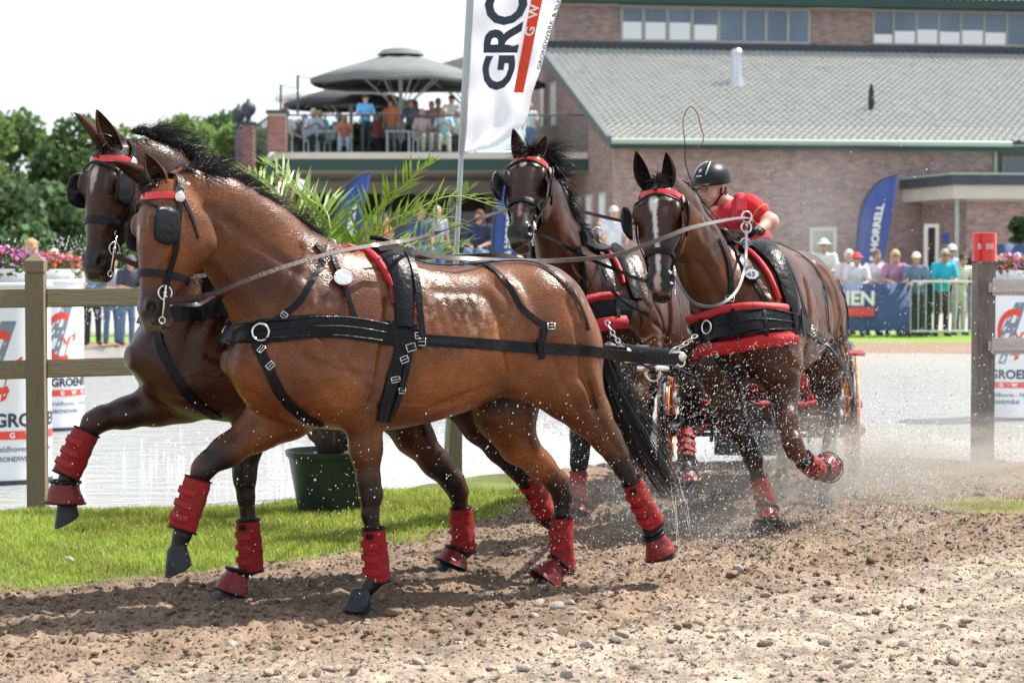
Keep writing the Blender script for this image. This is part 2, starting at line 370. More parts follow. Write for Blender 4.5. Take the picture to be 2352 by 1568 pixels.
def gheight(X, Y, fine=True):
    p = pond_in(X, Y); z = np.where(p > -.6, -.30*np.clip((p+.6)/1.6, 0, 1)**1.2, 0)
    near = np.clip((20-Y)/4, 0, 1)*np.clip((8-np.abs(X))/2, 0, 1)
    if fine:
        gm = np.clip(grass_in(X, Y)*2+.3, 0, 1); gv = gravel_in(X, Y)
        c = 1-np.abs(2*fbm(X*11, Y*11, 0, 3, 41)-1); c2 = fbm(X*26, Y*26, 0, 3, 43); lumps = np.clip(vnoise(X*17, Y*17, 0, 47)-.55, 0, 1)*2
        c3 = fbm(X*48, Y*48, 0, 2, 44); rough = (.030*(c-.6)+.034*(c2-.5)+.026*lumps+.012*(c3-.5))*(1-gm)*(1-.6*gv)+gv*(.012*(c2-.5)+.012*(c3-.5))
        z = z+near*rough-near*.035*(np.exp(-((X-.60*(Y-9.6)-.55+.15*np.sin(Y*1.3))/.09)**2)+np.exp(-((X-.60*(Y-9.6)+.75+.12*np.sin(Y*1.1))/.10)**2)+.7*np.exp(-((X-.52*(Y-9.6)-1.7)/.08)**2))*(1-gm)+near*.028*(fbm(X*.8-Y*.5, Y*2.2+X*1.4, 0, 2, 51)-.5)
    return z
xs = np.concatenate([[-600, -250, -120, -60, -35, -22, -14, -10, -8, -6.8], np.arange(-6, 6.21, .024), [6.8, 8, 10, 14, 22, 35, 60, 120, 250, 600]])
ysl = [-30., -10, 0, 3, 5, 6]; y = 6.6
while y < 20: ysl.append(y); y += max(.017, .017*(y/9)**2.2)
while y < 48: ysl.append(y); y += .35
ysl += [52, 60, 75, 100, 150, 250, 500, 1200]; ys = np.array(ysl)
GX, GY = np.meshgrid(xs, ys); shp = GX.shape; X_, Y_ = GX.ravel(), GY.ravel()
Z_ = gheight(X_, Y_)
V = np.stack([X_, Y_, Z_], 1); nx = len(xs); i_, j_ = np.meshgrid(np.arange(len(ys)-1), np.arange(nx-1), indexing='ij'); a = (i_*nx+j_).ravel()
me = fast_mesh('ground', V, np.stack([a, a+1, a+nx+1, a+nx], 1))
gm = np.clip(grass_in(X_, Y_)*3+.2, 0, 1)[:, None]*np.where(X_ > 1.2, .45, .9)[:, None]; gv = gravel_in(X_, Y_)[:, None]; pn = pond_in(X_, Y_)[:, None]
n1 = fbm(X_*6, Y_*6, 0, 4, 61)[:, None]; n2 = fbm(X_*.9, Y_*.9, 0, 3, 62)[:, None]; n3 = vnoise(X_*30, Y_*30, 0, 63)[:, None]
soil = np.array((.200, .142, .100))*(.5+1.0*n1)*(.7+.6*n2); n5 = vnoise(X_*14, Y_*14, 0, 64)[:, None]; grav = np.array((.29, .235, .185))*(.5+1.0*n1)*(.75+.5*n3)*(.75+.5*n5)
c = soil*(1-gv)+grav*gv
wet = np.clip(1-np.abs(pn)*.9, 0, 1)*(X_[:, None] > -.9); c = c*(1-.35*wet)
grs = np.array((.11, .15, .03))*(.5+.9*n1); c = c*(1-gm)+grs*gm
bank = np.clip((Y_[:, None]-35.4)/.5, 0, 1)
far = np.where(Y_[:, None] > 39.5, 1, 0); dirtfar = np.array((.24, .17, .12))*(.8+.4*n1); grf = np.array((.15, .24, .04))*(.8+.4*n1)
c = np.where(Y_[:, None] > 35.4, dirtfar, c); c = np.where(Y_[:, None] > 38.7+n1, grf*1.2, c)
pave = np.array((.42, .39, .35))*(.9+.2*n1); c = np.where(Y_[:, None] > 44.5, pave, c)
c = np.where((pn > 0) & (Y_[:, None] < 40), np.array((.16, .13, .10)), c)
set_col(me, 'gcol', c)
M_GROUND = mat('track_soil_and_gravel', (.3, .2, .1), .92, attr='gcol', noise=.35, nscale=45, bump=.9, bscale=85, spec=.2, detail=8)
tag(link('ground', me, M_GROUND), kind='structure')
# water
m = MB(); m.box((0, 26, -.075), (120, 27, .01))
mw = bpy.data.materials.new('pond_water'); mw.use_nodes = True; n = mw.node_tree; b = n.nodes['Principled BSDF']
b.inputs['Base Color'].default_value = (.42, .43, .42, 1); b.inputs['Roughness'].default_value = .06; b.inputs['Specular IOR Level'].default_value = 1.0
tc = n.nodes.new('ShaderNodeTexCoord'); mp = n.nodes.new('ShaderNodeMapping'); mp.inputs['Scale'].default_value = (1.2, 3.2, 1); n.links.new(tc.outputs['Object'], mp.inputs[0])
t1 = n.nodes.new('ShaderNodeTexNoise'); t1.inputs['Scale'].default_value = 1.6; t1.inputs['Detail'].default_value = 6; t1.inputs['Roughness'].default_value = .6; n.links.new(mp.outputs[0], t1.inputs['Vector'])
bp = n.nodes.new('ShaderNodeBump'); bp.inputs['Strength'].default_value = .5; bp.inputs['Distance'].default_value = .16; n.links.new(t1.outputs[0], bp.inputs['Height']); n.links.new(bp.outputs[0], b.inputs['Normal'])
wo = m.build('pond_water', mw); tag(wo, kind='structure')
# foam and churned water where the team has just come through
def churn(n, fx, fy, sx, sy, seed, h=.05, s0=.006, s1=.02):
    r = np.random.default_rng(seed); x = fx+r.normal(0, sx, n); y_ = fy+r.normal(0, sy, n); z = -.07+np.abs(r.normal(0, h, n)); s = r.uniform(s0, s1, n); return x, y_, z, s
def specks(name, x, y_, z, s, matl, el=None, kind='stuff', seed=0):
    r = np.random.default_rng(seed); n = len(x)
    base = np.array([(1, 0, 0), (-1, 0, 0), (0, 1, 0), (0, -1, 0), (0, 0, 1), (0, 0, -1)], float); Fb = np.array([(0, 2, 4), (2, 1, 4), (1, 3, 4), (3, 0, 4), (2, 0, 5), (1, 2, 5), (3, 1, 5), (0, 3, 5)])
    sc = s[:, None, None]*r.uniform(.6, 1.3, (n, 1, 3)); Vv = base[None]*sc
    if el is not None:
        d = el/np.linalg.norm(el, axis=1)[:, None]; Vv = Vv+d[:, None, :]*(Vv@d[:, :, None])*np.linalg.norm(el, axis=1)[:, None, None]
    Vv = Vv+np.stack([x, y_, z], 1)[:, None, :]; Ff = (Fb[None]+6*np.arange(n)[:, None, None]).reshape(-1, 3)
    return tag(link(name, fast_mesh(name, Vv.reshape(-1, 3), Ff, True), matl), kind=kind)

# gravel: small stones as one mass, the bigger ones one by one
ico = bmesh.new(); bmesh.ops.create_icosphere(ico, subdivisions=1, radius=1); ico_v = np.array([v.co[:] for v in ico.verts]); ico_f = np.array([[v.index for v in f.verts] for f in ico.faces]); ico.free()
oct_v = np.array([(1, 0, 0), (-1, 0, 0), (0, 1, 0), (0, -1, 0), (0, 0, 1), (0, 0, -1)], float); oct_f = np.array([(0, 2, 4), (2, 1, 4), (1, 3, 4), (3, 0, 4), (2, 0, 5), (1, 2, 5), (3, 1, 5), (0, 3, 5)])
def stone_cloud(n, seed, s0, s1, dens, bv=None, bf=None, pw=4):
    bv = ico_v if bv is None else bv; bf = ico_f if bf is None else bf; nv = len(bv)
    r = np.random.default_rng(seed); x = r.uniform(-5, 6, n*4); y_ = 6.9+(r.random(n*4)**1.25)*8.5; k = (r.random(n*4) < dens(x, y_)) & (grass_in(x, y_) < .1) & (pond_in(x, y_) < -.1); x, y_ = x[k][:n], y_[k][:n]; n = len(x)
    s = s0+(s1-s0)*r.random(n)**pw; z = gheight(x, y_)+s*.22
    A_ = r.normal(size=(n, 3, 3)); Q_, _ = np.linalg.qr(A_); sc = s[:, None]*np.stack([r.uniform(.8, 1.5, n), r.uniform(.7, 1.1, n), r.uniform(.45, .8, n)], 1)
    Vv = bv[None]*r.uniform(.65, 1.3, (n, nv, 1))*sc[:, None, :]; rot = Q_.copy(); a = r.uniform(0, 6.28, n)
    cz, sz = np.cos(a), np.sin(a); x0 = Vv[..., 0]*cz[:, None]-Vv[..., 1]*sz[:, None]; y0 = Vv[..., 0]*sz[:, None]+Vv[..., 1]*cz[:, None]; tilt = r.normal(0, .3, n)[:, None]
    Vv = np.stack([x0, y0, Vv[..., 2]+x0*tilt], -1)+np.stack([x, y_, z], 1)[:, None]
    cols = np.repeat((np.array((.33, .27, .22))*r.uniform(.4, 1.3, (n, 1))*np.array((1, 1, 1))+r.normal(0, .02, (n, 3))*np.array((1, .5, .5))).clip(.03, .8), nv, 0)
    return Vv.reshape(-1, 3), (bf[None]+nv*np.arange(n)[:, None, None]).reshape(-1, 3), cols
M_STONE = mat('pale_stone', (.4, .35, .3), .85, attr='gcol', noise=.25, nscale=60, bump=.5, bscale=120)
Vv, Ff, cc = stone_cloud(17000, 3, .003, .017, lambda x, y_: .05+.95*gravel_in(x, y_)); me = fast_mesh('gravel', Vv, Ff, False); set_col(me, 'gcol', cc); tag(link('gravel', me, M_STONE), kind='stuff')
Vv, Ff, cc = stone_cloud(15000, 13, .004, .022, lambda x, y_: .9*(1-gravel_in(x, y_))); me = fast_mesh('soil_clods', Vv, Ff, False); set_col(me, 'gcol', cc*np.array((.52, .44, .36))); tag(link('soil_clods', me, M_STONE), kind='stuff')
for nm_, n_, sd_, fn_, cm_ in (('fine_gravel', 60000, 23, lambda x, y_: .03+.97*gravel_in(x, y_), (1.02, .98, .95)), ('fine_soil_clods', 60000, 24, lambda x, y_: .95*(1-gravel_in(x, y_)), (.54, .46, .38))):
    Vv, Ff, cc = stone_cloud(n_, sd_, .0022, .0095, fn_, oct_v, oct_f, 2); me = fast_mesh(nm_, Vv, Ff, False); set_col(me, 'gcol', cc*np.array(cm_)); tag(link(nm_, me, M_STONE), kind='stuff')
def rock_mesh(seed, matl):
    bm = bmesh.new(); bmesh.ops.create_icosphere(bm, subdivisions=2, radius=1); r = random.Random(seed)
    ax = [Vector((r.gauss(0, 1), r.gauss(0, 1), r.gauss(0, 1))).normalized() for _ in range(7)]
    for v in bm.verts:
        for a_ in ax:
            d = v.co.dot(a_)
            if d > .62: v.co -= a_*(d-.62)*.85
        v.co.x *= 1.25; v.co.z *= .7
    me = bpy.data.meshes.new('stone'); bm.to_mesh(me); bm.free(); me.materials.append(matl); return me
SM = [mat('stone_buff', (.34, .28, .22), .85, noise=.3, nscale=6, bump=.5, bscale=9), mat('stone_brown', (.17, .11, .075), .85, noise=.35, nscale=6, bump=.5, bscale=9), mat('stone_grey', (.31, .275, .24), .85, noise=.25, nscale=6, bump=.5, bscale=9)]
RK = [rock_mesh(i, SM[i % 3]) for i in range(9)]
r = random.Random(12)
spots = [(735, 1425, .03, 1), (908, 1412, .035, 1), (845, 1428, .022, 0), (1280, 1405, .036, 2), (1640, 1385, .033, 0), (2005, 1298, .030, 1), (1605, 1438, .028, 0), (1850, 1340, .024, 2), (530, 1490, .036, 2), (575, 1520, .026, 1), (1430, 1465, .03, 0), (1525, 1420, .022, 2), (450, 1540, .02, 1), (1350, 1490, .03, 2), (2190, 1520, .034, 0), (1300, 1552, .036, 2), (160, 1292, .035, 2), (1460, 1540, .03, 0)]
for i in range(70): spots.append((r.uniform(1000, 2330), r.uniform(1290, 1560), r.uniform(.014, .03), r.randrange(3)))
for i in range(24): spots.append((r.uniform(20, 1000), r.uniform(1420, 1560), r.uniform(.012, .026), r.randrange(3)))
NM = {0: 'buff stone lying loose on the gravel track', 1: 'brown stone lying loose on the trodden soil', 2: 'pale grey stone lying loose on the gravel track'}
for u, v, s, k in spots:
    g = G(u, v); o = bpy.data.objects.new('stone', RK[k+3*r.randrange(3)]); COL.objects.link(o); o.location = (g.x, g.y, float(gheight(np.array([g.x]), np.array([g.y]))[0])+s*.25)
    o.rotation_euler = (r.uniform(-.3, .3), r.uniform(-.3, .3), r.uniform(0, 6.28)); o.scale = [s*r.uniform(.85, 1.2)]*3
    tag(o, NM[k], 'stone', {0: 'loose buff stones', 1: 'loose brown stones', 2: 'loose grey stones'}[k])
# grass
def blades(n, seed, xr, yr, hmin, hmax, name='grass', thr=.12):
    q = np.random.default_rng(seed); x = q.uniform(*xr, n); y_ = q.uniform(*yr, n); g = grass_in(x, y_); k = (g+q.normal(0, .12, n) > thr) & (pond_in(x, y_) < -.12); x, y_, g = x[k], y_[k], g[k]; n = len(x)
    z = gheight(x, y_)-.004; cl = fbm(x*5, y_*5, 0, 3, 71); h = q.uniform(hmin, hmax, n)*(.35+1.2*cl)*(.5+.5*np.clip(g*2, 0, 1)); a = q.uniform(0, 6.28, n); w_ = q.uniform(.0015, .0032, n)
    lean = q.normal(0, .5, (n, 2)); bx, by = np.cos(a)*w_, np.sin(a)*w_
    p = np.stack([x, y_, z], 1); t = np.stack([bx, by, 0*bx], 1); m1 = p+np.stack([lean[:, 0]*h*.3, lean[:, 1]*h*.3, h*.6], 1); tp = p+np.stack([lean[:, 0]*h, lean[:, 1]*h, h*.95], 1)
    Vv = np.stack([p-t, p+t, m1+t*.8, m1-t*.8, tp], 1); F1 = np.array([(0, 1, 2), (0, 2, 3), (3, 2, 4)]); Ff = (F1[None]+5*np.arange(n)[:, None, None]).reshape(-1, 3)
    me = fast_mesh(name, Vv.reshape(-1, 3), Ff); pt = fbm(x*1.7, y_*1.7, 0, 3, 77)[:, None]; base = (np.array((.24, .34, .055))*(.35+1.2*pt)+np.array((.10, .04, 0))*(1-pt))*q.uniform(.55, 1.35, (n, 1)); dry = q.random((n, 1)) < .18; base = np.where(dry, np.array((.42, .42, .11)), base)
    set_col(me, 'gcol', np.repeat(base*(.7+.7*cl[:, None]), 5, 0)); return tag(link(name, me, M_BLADE), kind='stuff')
M_BLADE = mat('grass_blade', (.1, .2, .02), .5, attr='gcol', tl=.45, spec=.3)
blades(170000, 4, (-4.6, 1.2), (9.6, 14.6), .018, .058); blades(60000, 5, (1.2, 6), (9.0, 17), .012, .05)

# ------------------------------------------------------------------ text
def text_mesh(s, size=1.0, bold=.0, spacing=1.0, sub=0.0):
    c = bpy.data.curves.new('t', 'FONT'); c.body = s; c.size = size; c.offset = bold; c.space_character = spacing; c.resolution_u = 3
    o = bpy.data.objects.new('t', c); COL.objects.link(o); bpy.context.view_layer.update()
    me = bpy.data.meshes.new_from_object(o.evaluated_get(bpy.context.evaluated_depsgraph_get())); bpy.data.objects.remove(o)
    if sub:
        bm = bmesh.new(); bm.from_mesh(me)
        for ax in (0,):
            xs_ = [v.co.x for v in bm.verts]; k = min(xs_)+sub
            while k < max(xs_): bmesh.ops.bisect_plane(bm, geom=bm.verts[:]+bm.edges[:]+bm.faces[:], plane_co=(k, 0, 0), plane_no=(1, 0, 0)); k += sub
        bm.to_mesh(me); bm.free()
    return me
def text_obj(name, s, size, fn, matl, parent, bold=.0, spacing=1.0, sub=0.0, th=0.0):
    me = text_mesh(s, size, bold, spacing, sub)
    for v in me.vertices: v.co = fn(v.co.x, v.co.y)
    me.materials.clear(); return link(name, me, matl, parent)
def text_w(s, size=1.0, bold=0.0, spacing=1.0):
    me = text_mesh(s, size, bold, spacing); xs_ = [v.co.x for v in me.vertices]; ys_ = [v.co.y for v in me.vertices]; return min(xs_), max(xs_), max(ys_)
M_WHITE = mat('white_paint', (.78, .79, .80), .5, noise=.05, bump=.1); M_DRUM = mat('white_drum_sheet', (.72, .75, .78), .45, noise=.06, nscale=4, bump=.08, bscale=8)
M_NAVY = mat('dark_print', (.03, .04, .06), .5); M_REDP = mat('red_print', (.70, .06, .04), .5); M_GREYP = mat('grey_print', (.18, .22, .27), .5); M_WP = mat('white_print', (.8, .8, .8), .5)
M_WOOD = mat('weathered_fence_wood', (.23, .165, .10), .8, noise=.35, nscale=6, bump=.5, bscale=14, stretch=(8, 8, .8), col2=(.14, .12, .09)); M_RAIL = mat('fence_rail_wood', (.27, .20, .12), .8, noise=.35, nscale=6, bump=.5, bscale=14, stretch=(.8, 8, 8), col2=(.17, .15, .10))
M_RAILW = mat('pale_painted_rail', (.50, .48, .46), .75, noise=.2, nscale=8, bump=.4, bscale=20, stretch=(.8, 6, 6)); M_POSTG = mat('grey_brown_post', (.15, .135, .12), .85, noise=.35, nscale=7, bump=.5, bscale=14, stretch=(8, 8, .8))
# ------------------------------------------------------------------ fence
def beam(p, q, h_, t_, name, matl, parent, bev=.008, seed=0):
    p, q = Vector(p), Vector(q); d = q-p; L = d.length; bm = bmesh.new(); bmesh.ops.create_cube(bm, size=1)
    bmesh.ops.scale(bm, vec=(L, t_, h_), verts=bm.verts); bmesh.ops.bevel(bm, geom=bm.edges[:], offset=bev, segments=2, affect='EDGES')
    me = bpy.data.meshes.new(name); bm.to_mesh(me); bm.free(); o = link(name, me, matl, parent)
    o.matrix_parent_inverse = Matrix.Identity(4); pl_ = parent.location if parent else Vector()
    c = (p+q)/2-pl_; o.location = c; o.rotation_euler = d.to_track_quat('X', 'Z').to_euler(); return o
g = G(87, 1160); post_a = Vector((g.x, g.y, 0)); g = G(1043, 1100); post_b = Vector((g.x, g.y, 0)); dirf = (post_b-post_a); pl0 = post_a-dirf
fe = empty('wooden_fence', post_a, 0, 'brown wooden post and rail fence between the white drums and the grass', 'fence')
for i, pp in enumerate((pl0, post_a, post_b)):
    m = MB(); hgt = 1.49; m.box((pp.x, pp.y, hgt/2-.1), (.118, .118, hgt+.2), .02); po = m.build('post', M_WOOD, fe)
    m = MB(); m.box((pp.x, pp.y, 1.497), (.104, .104, .014), .02); m.box((pp.x, pp.y, 1.54), (.124, .124, .072), .02); m.box((pp.x, pp.y, 1.603), (.124, .124, .054), .02, taper=.04); m.build('post_cap', M_WOOD, po)
for z in (1.335, .88):
    for a_, b_ in ((pl0, post_a), (post_a, post_b)):
        d = (b_-a_).normalized(); beam(a_+d*.06+Vector((0, 0, z)), b_-d*.06+Vector((0, 0, z)), .118, .045, 'rail', M_RAIL, fe)
g = G(2256, 1042); pr = Vector((g.x, g.y, 0))
fr = empty('gate_fence', pr, 0, 'grey brown gate post with a red numbered sleeve and two pale rails', 'fence')
m = MB(); m.box((pr.x, pr.y, .72), (.152, .14, 1.66), .1); m.build('post', M_POSTG, fr)
m = MB(); m.lathe((pr.x, pr.y, 1.56), [(.098, 0), (.10, .002), (.10, .228), (.09, .23), (.088, .01)], 20, Matrix.Rotation(0, 4, 'Z')); cp_ = m.build('red_sleeve', M_REDPAT, fr, auto=40)
def cyl(c, r_, a0, z0, sg=1): return lambda x, y_: Vector((c.x+math.sin(a0+x/r_)*r_, c.y-math.cos(a0+x/r_)*r_, z0+y_))
text_obj('sleeve_text', 'B  BB', .062, cyl(pr, .1035, -.75, 1.66), mat('pale_red_print', (.75, .45, .45), .5), cp_, .002, sub=.02)
for z in (1.35, .88): beam(pr+Vector((.02, -.09, z)), pr+Vector((2.6, -.3, z)), .132, .05, 'rail', M_RAILW, fr, .03)
m = MB(); q = pr+Vector((2.6, -.3, 0)); m.box((q.x, q.y+.1, .72), (.152, .14, 1.5), .1); m.build('post', M_POSTG, fr)
for (u, v0, v1, Y, lab, tx) in ((2, 575, 635, 20.0, 'red sleeve on a short post at the left edge of the picture', 'E'), (95, 580, 606, 26.0, 'small red sleeve on a post behind the pink flowers', '')):
    p = P(u, v1, Y); m = MB(); hh = (v1-v0)*Y/4900; t = empty('marker_post', (p.x, p.y, 0), 0, lab, 'post'); m.box((p.x, p.y, p.z/2), (.12, .12, p.z)); m.build('post', M_WOOD, t)
    m = MB(); m.lathe(p, [(.088, 0), (.09, hh), (.08, hh)], 16); s_ = m.build('red_sleeve', M_REDPAT, t, auto=40)
    if tx: text_obj('sleeve_text', tx, .08, cyl(Vector((p.x, p.y, 0)), .0945, -.1, p.z+.05), M_WP, s_, .003, sub=.02)

# ------------------------------------------------------------------ white drums with print
def drum(u, vb, h_, r_, a_text, a_logo, ts, lab, lz=.78, rot=0):
    g = G(u, vb); t = empty('advertising_drum', (g.x, g.y, -.08), 0, lab, 'drum', None); c = Vector((g.x, g.y, 0))
    m = MB(); m.lathe((g.x, g.y, -.1), [(r_, 0), (r_, .1+h_-.01), (r_-.01, .1+h_), (r_-.03, .1+h_)], 48); m.build('drum_wall', M_DRUM, t, auto=40)
    m = MB(); m.lathe((g.x, g.y, h_-.004), [(r_+.012, 0), (r_+.014, .02), (r_+.0, .03)], 40); m.build('top_rim', M_WHITE, t, auto=40)
    m = MB(); m.lathe((g.x, g.y, -.07), [(r_+.004, 0), (r_+.004, .035)], 40, cap=False); m.build('base_band', M_NAVY, t)
    r2 = r_+.004
    text_obj('print', 'GROENEN', ts, cyl(c, r2, a_text, .36), M_NAVY, t, .004, 1.0, sub=.03); x0, x1, y1 = text_w('GROENEN', ts, .004)
    def strip(x0, x1, z0, z1, matl, rr=r2, nm='print_bar'):
        m = MB(); n_ = 14; V = []; fn = cyl(c, rr, a_text, 0)
        for i in range(n_+1):
            for z in (z0, z1): V.append(fn(x0+(x1-x0)*i/n_, z))
        m.add(V, [(2*i, 2*i+2, 2*i+3, 2*i+1) for i in range(n_)]); return m.build(nm, matl, t)
    strip(0, x1, .265, .325, M_REDP); text_obj('print', 'G W W', .055, cyl(c, r2+.003, a_text+x1*.18/r_, .277), M_WP, t, .002, 2.2, sub=.03)
    text_obj('print', 'Veldhoven - Nederland', .060, cyl(c, r2, a_text, .175), M_GREYP, t, .001, sub=.03); text_obj('print', 'GRONDWERK', .048, cyl(c, r2, a_text, .105), M_GREYP, t, .002, sub=.03)
    # emblem: a red swoosh bent over a grey road
    fl = cyl(c, r2, a_logo, lz-.05); m = MB(); V = []; N_ = 26
    for i in range(N_+1):
        a_ = R(62+i*(232/N_)); ro, ri = .235, .235-.065*(1-.25*i/N_)
        for q in (ro, ri): V.append(fl(math.cos(a_)*q*.72, math.sin(a_)*q+.10))
    m.add(V, [(2*i, 2*i+1, 2*i+3, 2*i+2) for i in range(N_)]); m.add([fl(.0, .10), fl(.17, .14), fl(.15, .07), fl(.03, .03)], [(0, 1, 2, 3)]); m.add([fl(.17, .14), fl(.04, -.17), fl(.0, -.19), fl(.07, .09)], [(0, 1, 2, 3)]); m.build('emblem_swoosh', M_REDP, t)
    m = MB()
    for i in range(6):
        q0, q1 = i/6, (i+1)/6
        L = lambda q: -.19+.26*q; W_ = lambda q: .10-.045*q; Z = lambda q: -.22+.62*q
        m.add([fl(L(q0)-W_(q0), Z(q0)), fl(L(q0)-W_(q0)*.3, Z(q0)), fl(L(q1)-W_(q1)*.3, Z(q1)), fl(L(q1)-W_(q1), Z(q1))], [(0, 1, 2, 3)]); m.add([fl(L(q0)+W_(q0)*.3, Z(q0)), fl(L(q0)+W_(q0), Z(q0)), fl(L(q1)+W_(q1), Z(q1)), fl(L(q1)+W_(q1)*.3, Z(q1))], [(0, 1, 2, 3)])
        if i % 2: m.add([fl(L(q0)-W_(q0)*.3, Z(q0)), fl(L(q0)+W_(q0)*.3, Z(q0)), fl(L(q1)+W_(q1)*.3, Z(q1)), fl(L(q1)-W_(q1)*.3, Z(q1))], [(0, 1, 2, 3)])
    o = m.build('emblem_road', M_GREYP, t)
    for v in o.data.vertices:
        d = Vector((v.co.x-c.x, v.co.y-c.y, 0)).normalized(); v.co -= d*.002
    return c, h_
drums = [drum(10, 1082, 1.385, .35, .02, .16, .135, 'white printed drum at the left edge behind the wooden fence post'), drum(110, 968, 1.35, .345, .30, .62, .108, 'white printed drum farther back, right of the left fence post'),
    drum(2318, 945, 1.33, .36, -.80, -.12, .125, 'white printed drum behind the pale rails at the right edge')]
M_LEAF = mat('flower_leaves', (.05, .11, .02), .5, tl=.3, noise=.3); M_PINK = mat('pink_petals', (.48, .08, .20), .5, tl=.3); M_LILAC = mat('lilac_petals', (.45, .25, .55), .5, tl=.3); M_ORANGE = mat('orange_petals', (.75, .20, .05), .5, tl=.3)
def quads(n, cen, rad, size, seed, up=.2):
    q = np.random.default_rng(seed); d = q.normal(size=(n, 3)); d /= np.linalg.norm(d, axis=1)[:, None]; p = np.array(cen)+d*(q.random((n, 1))**.4)*np.array(rad)
    a = q.normal(size=(n, 3)); a /= np.linalg.norm(a, axis=1)[:, None]; b = np.cross(a, q.normal(size=(n, 3))); b /= np.linalg.norm(b, axis=1)[:, None]; s = size*q.uniform(.5, 1.3, (n, 1))
    Vv = np.stack([p-a*s, p+b*s*.6, p+a*s, p-b*s*.6], 1).reshape(-1, 3); return Vv, (np.arange(n*4).reshape(n, 4))
def flowers(c, h_, rx, ry, lab, cols, seed):
    t = empty('flower_bowl', (c.x, c.y, h_), 0, lab, 'flowers'); m = MB(); m.lathe((c.x, c.y, h_+.025), [(rx*.7, 0), (rx*.9, .1), (rx*.8, .1)], 20); m.build('bowl', M_WHITE, t, auto=40)
    V, F = quads(1100, (c.x, c.y, h_+.14), (rx, ry, .12), .03, seed); o = link('foliage', fast_mesh('foliage', V, F, False), M_LEAF, t); tag(o, kind='stuff')
    for i, k in enumerate(cols): V, F = quads(260, (c.x, c.y-.03, h_+.18), (rx*1.04, ry*1.04, .12), .022, seed+9+i); o = link('blossoms', fast_mesh('blossoms', V, F, False), k, t); tag(o, kind='stuff')
flowers(drums[0][0], drums[0][1], .34, .34, 'lilac and pink flowers on top of the nearer left drum', (M_LILAC, M_PINK), 1)
flowers(drums[1][0], drums[1][1], .36, .3, 'bright pink flowers on the farther left drum', (M_PINK, M_PINK, M_ORANGE), 2); flowers(drums[2][0], drums[2][1], .32, .3, 'pink and orange flowers on the drum behind the pale rails', (M_PINK, M_ORANGE, M_LILAC), 3)

# ------------------------------------------------------------------ palm in a pot
g = G(768, 1172); pc = Vector((g.x, g.y, 0)); t = empty('plant_pot', pc, 0, 'large dark green plastic pot standing on the grass behind the horse', 'pot')
m = MB(); m.lathe(pc, [(.225, -.01), (.29, .345), (.305, .35), (.31, .385), (.295, .385), (.28, .33)], 40); m.build('pot_body', mat('dark_green_plastic', (.008, .020, .016), .35, noise=.2, bump=.1), t, auto=35)
m = MB(); m.lathe(pc+Vector((0, 0, .34)), [(.27, 0), (.2, .02), (.01, .03)], 24); m.build('potting_soil', mat('potting_soil', (.05, .035, .025), .95, bump=.8, bscale=40), t)
t = empty('palm', pc+Vector((0, 0, .36)), 0, 'small date palm with arching feathery fronds, growing in the dark green pot', 'palm')
m = MB(); m.lathe(pc+Vector((-.02, 0, .36)), [(.08, 0), (.12, .1), (.13, .25), (.08, .40), (.04, .5)], 14); m.build('trunk', mat('palm_trunk', (.05, .035, .025), .9, bump=.8, bscale=30), t, True)
rr = random.Random(4); m = MB()
for i in range(46):
    a_ = i*2.4; z = .40+.32*i/46; d = Vector((math.cos(a_), math.sin(a_), .75)).normalized(); b_ = pc+Vector((math.cos(a_)*.10, math.sin(a_)*.10, z)); m.tube([b_, b_+d*.06, b_+d*.11+Vector((0, 0, .03))], [.022, .016, .006], 5, flat=.5)
m.build('frond_bases', mat('palm_boots', (.10, .075, .05), .85, noise=.4, bump=.5), t, True)
M_FRond = mat('palm_leaflet', (.17, .27, .025), .33, tl=.45, noise=.45, nscale=7, spec=.6); M_STALK = mat('palm_stalk', (.40, .44, .07), .45)
crown = pc+Vector((-.02, 0, .85)); k = pc.y
frs = [[(820, 560, -.1), (900, 455, -.25), (965, 392, -.35), (990, 378, -.4)], [(850, 560, .1), (960, 480, .1), (1040, 450, .2), (1125, 470, .3), (1150, 485, .35)], [(820, 600, -.1), (900, 530, -.25), (975, 490, -.35), (1040, 520, -.45)],
    [(760, 560, 0), (745, 480, .1), (700, 470, .2), (660, 520, .2)], [(740, 560, .2), (690, 450, .3), (630, 385, .4), (600, 375, .4)], [(720, 580, .2), (640, 450, .4), (560, 395, .6), (540, 400, .6)], [(780, 550, -.2), (800, 500, -.4), (760, 470, -.6), (720, 500, -.7)],
    [(860, 620, -.2), (950, 590, -.4), (1010, 560, -.5), (1060, 590, -.6)], [(850, 600, .2), (950, 560, .4), (1020, 500, .5), (1075, 440, .6)], [(800, 540, .4), (850, 440, .6), (880, 430, .8), (930, 470, .9)], [(730, 600, -.1), (660, 560, -.3), (610, 560, -.4), (580, 600, -.5)], [(840, 640, .1), (920, 640, .2), (990, 600, .3), (1070, 560, .4)]]
